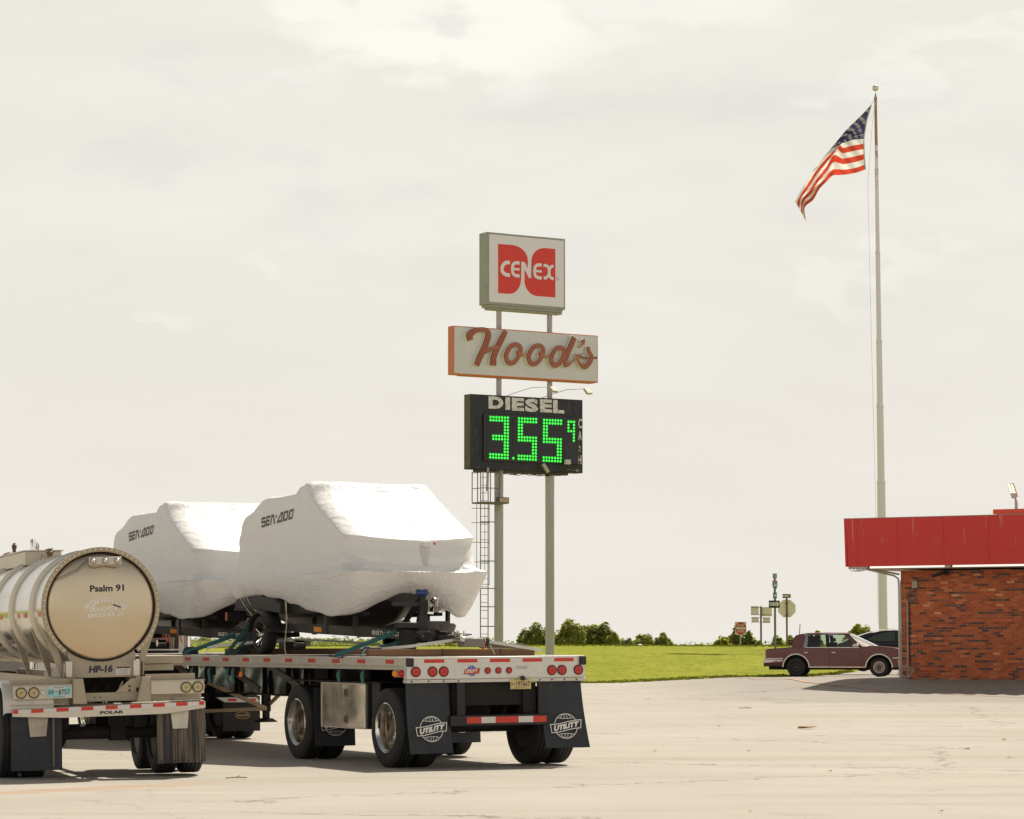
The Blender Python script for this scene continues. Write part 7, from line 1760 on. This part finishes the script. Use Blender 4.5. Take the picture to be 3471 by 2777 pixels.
# ---------------- trees ----------------
def leafmat(name,c1,c2):
    m=bpy.data.materials.new(name);m.use_nodes=True;N,L=nodes(m);p=N['Principled BSDF'];p.inputs['Roughness'].default_value=.7;p.inputs['Specular IOR Level'].default_value=.2
    tc=N.new('ShaderNodeTexCoord');n=N.new('ShaderNodeTexNoise');n.inputs['Scale'].default_value=1.1;n.inputs['Detail'].default_value=5;L.new(tc.outputs['Object'],n.inputs['Vector'])
    r=N.new('ShaderNodeMapRange');L.new(n.outputs['Fac'],r.inputs[0]);r.inputs[1].default_value=.38;r.inputs[2].default_value=.62
    c=N.new('ShaderNodeMix');c.data_type='RGBA';L.new(r.outputs[0],c.inputs[0]);c.inputs[6].default_value=(*c1,1);c.inputs[7].default_value=(*c2,1);L.new(c.outputs[2],p.inputs['Base Color'])
    t=N.new('ShaderNodeBsdfTranslucent');L.new(c.outputs[2],t.inputs[0]);mx=N.new('ShaderNodeMixShader');mx.inputs[0].default_value=.6;L.new(p.outputs[0],mx.inputs[1]);L.new(t.outputs[0],mx.inputs[2]);L.new(mx.outputs[0],N['Material Output'].inputs[0]);return m
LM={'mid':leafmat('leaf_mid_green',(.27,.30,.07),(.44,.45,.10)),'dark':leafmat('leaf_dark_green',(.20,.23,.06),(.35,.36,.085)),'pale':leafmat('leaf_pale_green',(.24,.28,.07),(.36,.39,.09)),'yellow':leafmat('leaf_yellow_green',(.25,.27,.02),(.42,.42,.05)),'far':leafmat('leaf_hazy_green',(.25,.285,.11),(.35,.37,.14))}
BARK=mat('bark',(.07,.05,.035),.9,0,.2,5)
def crown(rnd,lobes,nleaf,ls):
    v=[];f=[]
    for (cx,cy,cz,rx,ry,rz) in lobes:
        for _ in range(nleaf):
            u=Vector((rnd.gauss(0,1),rnd.gauss(0,1),rnd.gauss(0,1))).normalized();rr=rnd.uniform(.55,1.06)**.5
            b=1+.28*noise.noise(u*2.3+Vector((cx,cy,cz)))
            c=Vector((cx+u.x*rx*rr*b,cy+u.y*ry*rr*b,cz+u.z*rz*rr*b))
            n=(u+Vector((rnd.uniform(-.7,.7),rnd.uniform(-.7,.7),rnd.uniform(-.3,.9)))).normalized();a=n.orthogonal().normalized();q=n.cross(a);t=rnd.uniform(0,6.28);a,q=a*math.cos(t)+q*math.sin(t),q*math.cos(t)-a*math.sin(t)
            s=ls*rnd.uniform(.5,1.25);k=len(v);v+=[c-a*s,c-q*s*.6,c+a*s,c+q*s*.6];f.append((k,k+1,k+2,k+3))
    return v,f
def tree(px_,ptop,pw,Y,label,kind,group,seed,cat='tree',name='broadleaf_tree',dens=1.0,shape=1.0,base=2187):
    rnd=random.Random(seed);p=at(px_,2187,Y);s=FPX/Y;zg=zgr(p.x,Y);zt=at(px_,ptop,Y).z;H=zt-zg;Wd=pw/s/2*1.22
    T=thing(name,label,cat,(p.x,Y,zg),rnd.uniform(0,6),group)
    lobes=[];n=int(26*dens)+4;z0=H*.12
    for i in range(n):
        u=Vector((rnd.gauss(0,1),rnd.gauss(0,1),rnd.gauss(0,1))).normalized()*rnd.uniform(.25,.80)
        z=z0+(H-z0)*(.5+.5*u.z);k=(1-.25*abs(u.z)) if shape>=1 else 1-.45*max(0,u.z)
        r=(.24+.17*rnd.random())
        lobes.append((u.x*Wd*k,u.y*Wd*k,min(z,H-(H-z0)*r*.62),Wd*r*1.15,Wd*r*1.15,(H-z0)*r*.72))
    v,f=crown(rnd,lobes,int(330*dens),max(.13,.0105*Y*.06+.05)*1.0)
    m=MB();m.add(v,f);m.build('crown',LM[kind],T,smooth=0,fix=False)
    tr=MB();tr.tube([(0,0,-.3),(.05,0,H*.25),(-.05,.05,H*.5)],[Wd*.09,Wd*.065,Wd*.035],n=8)
    for i in range(6):
        a=rnd.uniform(0,6.28);tr.tube([(0,0,H*(.18+.05*i)),(math.cos(a)*Wd*.3,math.sin(a)*Wd*.3,H*(.38+.05*i)),(math.cos(a)*Wd*.6,math.sin(a)*Wd*.6,H*(.5+.06*i))],[Wd*.045,Wd*.03,Wd*.012],n=6)
    tr.build('trunk',BARK,T,smooth=60)
G1='round broadleaf trees beyond the grass bank'
TR=[(1811,2110,98,330,'dark green dense tree just left of the right sign post','dark'),(1868,2128,80,336,'lower green tree directly behind the right sign post','mid'),(1930,2101,104,328,'tallest tree of the clump right of the sign post, pale crown','mid'),(1990,2110,92,334,'round tree third from the sign post in the big clump','mid'),(2034,2112,80,330,'dark green tree near the right side of the big clump','dark'),(2072,2138,62,326,'low rounded tree ending the big clump on its right','mid'),
    (2118,2160,62,460,'small hazy tree between the big clump and the pair of little trees','far'),(2183,2142,74,360,'light green small tree, left one of the pair in mid distance','mid'),(2243,2146,66,360,'dark green small tree, right one of the pair in mid distance','dark'),
    (1706,2160,58,430,'low pale tree between the two sign posts','far'),(1654,2163,60,440,'low pale tree just left of the left sign post','far'),(1541,2140,62,380,'hazy rounded tree behind the trailer coupler','far'),
    (2905,2122,96,300,'yellow-green round tree above the windscreen of the maroon sedan','yellow'),
    (2455,2165,90,210,'spreading yellow-green bush left of the do not enter sign','yellow'),(2492,2126,56,240,'tall ragged tree behind the do not enter sign','mid'),(2545,2128,70,238,'dark ragged tree between the do not enter sign and the panel post','dark'),(2575,2150,50,236,'small tree right of the panel post','mid'),(2640,2158,60,260,'feathery pale shrub by the interstate post','pale'),(2690,2152,64,262,'feathery pale shrub left of the sedan roof','pale'),(2770,2140,16,420,'tiny far tree tip above the sedan roof, left one','yellow'),(2777,2142,20,420,'tiny far tree tip above the sedan roof, right one','mid')]
for i,(a,b,c,Y,lb,k) in enumerate(TR): tree(a,b,c,Y,lb,k,G1,20+i,dens=(1.0 if c>50 else .5),shape=1 if i not in(14,15) else .5)
# low far woodland line: one mass
rnd=random.Random(99);V=[];Fc=[]
for i in range(330):
    x=-75+i*.62+rnd.uniform(-.4,.4);Y=rnd.uniform(470,520);pxx=PW/2+x/Y*FPX
    if x>-3 and x<6: top=2174+rnd.uniform(-4,4)
    elif x>=6: 
        if x>60: continue
        top=2180+rnd.uniform(-4,3)
    else: top=2163+rnd.uniform(-6,5)
    z=at(0,top,Y).z;zg=zgr(x,Y)
    v,f=crown(rnd,[(x,Y,(z+zg)/2,1.9,1.5,(z-zg)/2)],90,.42);k=len(V);V+=v;Fc+=[tuple(q+k for q in ff) for ff in f]
m=MB();m.add(V,Fc);o=m.build('far_woodland',LM['far'],smooth=0,fix=False);tag(o,'low hazy line of far woodland behind the trailers and the bank','woodland',kind='stuff')
# crop strip nearer than the woodland, seen under the boats
V=[];Fc=[]
for i in range(900):
    x=rnd.uniform(-42,-4);Y=rnd.uniform(225,260);z=at(0,2178+rnd.uniform(-5,6),Y).z;zg=zgr(x,Y)
    v,f=crown(rnd,[(x,Y,(z+zg)/2,.55,.5,max(.3,(z-zg)/2))],26,.20);k=len(V);V+=v;Fc+=[tuple(q+k for q in ff) for ff in f]
m=MB();m.add(V,Fc);o=m.build('scrub',LM['pale'],smooth=0,fix=False);tag(o,'bright green scrub seen between the flatbed deck and the boat trailers','scrub',kind='stuff')
# ---------------- fallen leaves and twigs on the lot ----------------
LF=mat('dry_leaf',(.50,.36,.18),.8,0,.3,30);TW=mat('dry_twig',(.22,.13,.06),.9)
LT=[(2728,2472,.26,'curled pale dead leaf clump in the middle of the empty lot'),(2220,2548,.12,None),(2437,2465,.07,None),(2812,2618,.08,None),(3405,2511,.13,None),(3425,2571,.09,None),(2105,2590,.06,None),(2537,2548,.06,None),(3190,2755,.07,None),(2544,2755,.05,None),(2465,2240+0,0,None)]
first=None
for i,(a,b,sz,lb) in enumerate(LT):
    if sz==0: continue
    d=(at(a,b,1)-Vector((0,0,CAMH)));q=Vector((0,0,CAMH))+d*(-CAMH/d.z);z=zlot(q.x,q.y)
    T=thing('dead_leaf',lb or 'small brown dead leaf lying on the open pavement','leaf',(q.x,q.y,z+.012),i*1.3,'dead leaves scattered on the lot')
    mb=MB()
    for k in range(3 if sz>.2 else 1):
        rr=[]
        for j in range(6):
            t=j/5;w_=sz*.32*math.sin(PI*(.08+.84*t));rr.append([(sz*(t-.5)+k*.05,-w_+k*.04,.25*sz*abs(t-.5)+.25*w_),(sz*(t-.5)+k*.05,k*.04,.1*sz*t),(sz*(t-.5)+k*.05,w_+k*.04,.3*w_+.1*sz)])
        mb.grid(rr)
    mb.build('blade',LF,T,smooth=0)
for i,(a,b,ln,lb) in enumerate(((3278,2542,.09,'short dark twig lying alone at the right side of the lot'),(2525,2364,.30,'thin twig lying on the lot before the grass bank'),(800,2640,.28,'dry forked twig at the edge of the rust stain'),(210,2644,.10,'short twig near the tanker mud flap'))):
    d=(at(a,b,1)-Vector((0,0,CAMH)));q=Vector((0,0,CAMH))+d*(-CAMH/d.z);z=zlot(q.x,q.y)
    if i==1: q=Vector((0,0,CAMH))+d*62.0;z=zlot(q.x,q.y)
    T=thing('twig',lb,'twig',(q.x,q.y,z+.012),i*.4-.2,'dry twigs on the lot')
    MB().tube([(-ln/2,0,0),(0,.01,.006),(ln/2,-.01,.0)],.006,n=5).tube([(0,.01,.006),(ln*.3,.06,.02)],.004,n=5).build('stick',TW,T)
# ---------------- pieces of one kind become parts of their own ----------------
def split_parts(o):
    me=o.data;n=len(me.vertices);par=list(range(n))
    def fd(a):
        while par[a]!=a: par[a]=par[par[a]];a=par[a]
        return a
    for e in me.edges:
        a,b=fd(e.vertices[0]),fd(e.vertices[1])
        if a!=b: par[a]=b
    gr={}
    for p in me.polygons: gr.setdefault(fd(p.vertices[0]),[]).append(p)
    if len(gr)<2 or len(gr)>100: return len(gr)
    sm=[p.use_smooth for p in me.polygons][0];base=o.name.split('.')[0];first=True
    for k,ps in gr.items():
        idx={};v=[];f=[]
        for p in ps:
            q=[]
            for i in p.vertices:
                if i not in idx: idx[i]=len(v);v.append(me.vertices[i].co[:])
                q.append(idx[i])
            f.append(q)
        m2=bpy.data.meshes.new(base);m2.from_pydata(v,[],f)
        for mt_ in me.materials:m2.materials.append(mt_)
        if sm: m2.polygons.foreach_set('use_smooth',[True]*len(f));m2.set_sharp_from_angle(angle=R(40))
        m2.update()
        if first: o.data=m2;first=False
        else:
            c=o.copy();c.data=m2;COL.objects.link(c)
    return 0
SPLIT={'gusset','rivet','bolt','washer','bolt_hole','brace','stiffener','strut','foot','landing_gear','impact_guard','white_tape','red_tape','cross_members','frame_and_shade_panel','load_binder','reflective_arc','sub_frame','bumper_upright','inner_brace','wheel_bolt','hand_hole','flap_bolt','stake_pocket','front_seat','headrest','brace_rod','winch_frame','air_tank','strap_winch','box_trim','chassis','suspension','u_bolt','fitting','vent_valve','rack_post','steel_band','plank','window_shade','placard_text','spokes','headache_rack','catwalk','tape_mark','sign_letter','bumper_shelf'}
for o in list(bpy.data.objects):
    if o.type=='MESH' and o.name.split('.')[0] in SPLIT: split_parts(o)
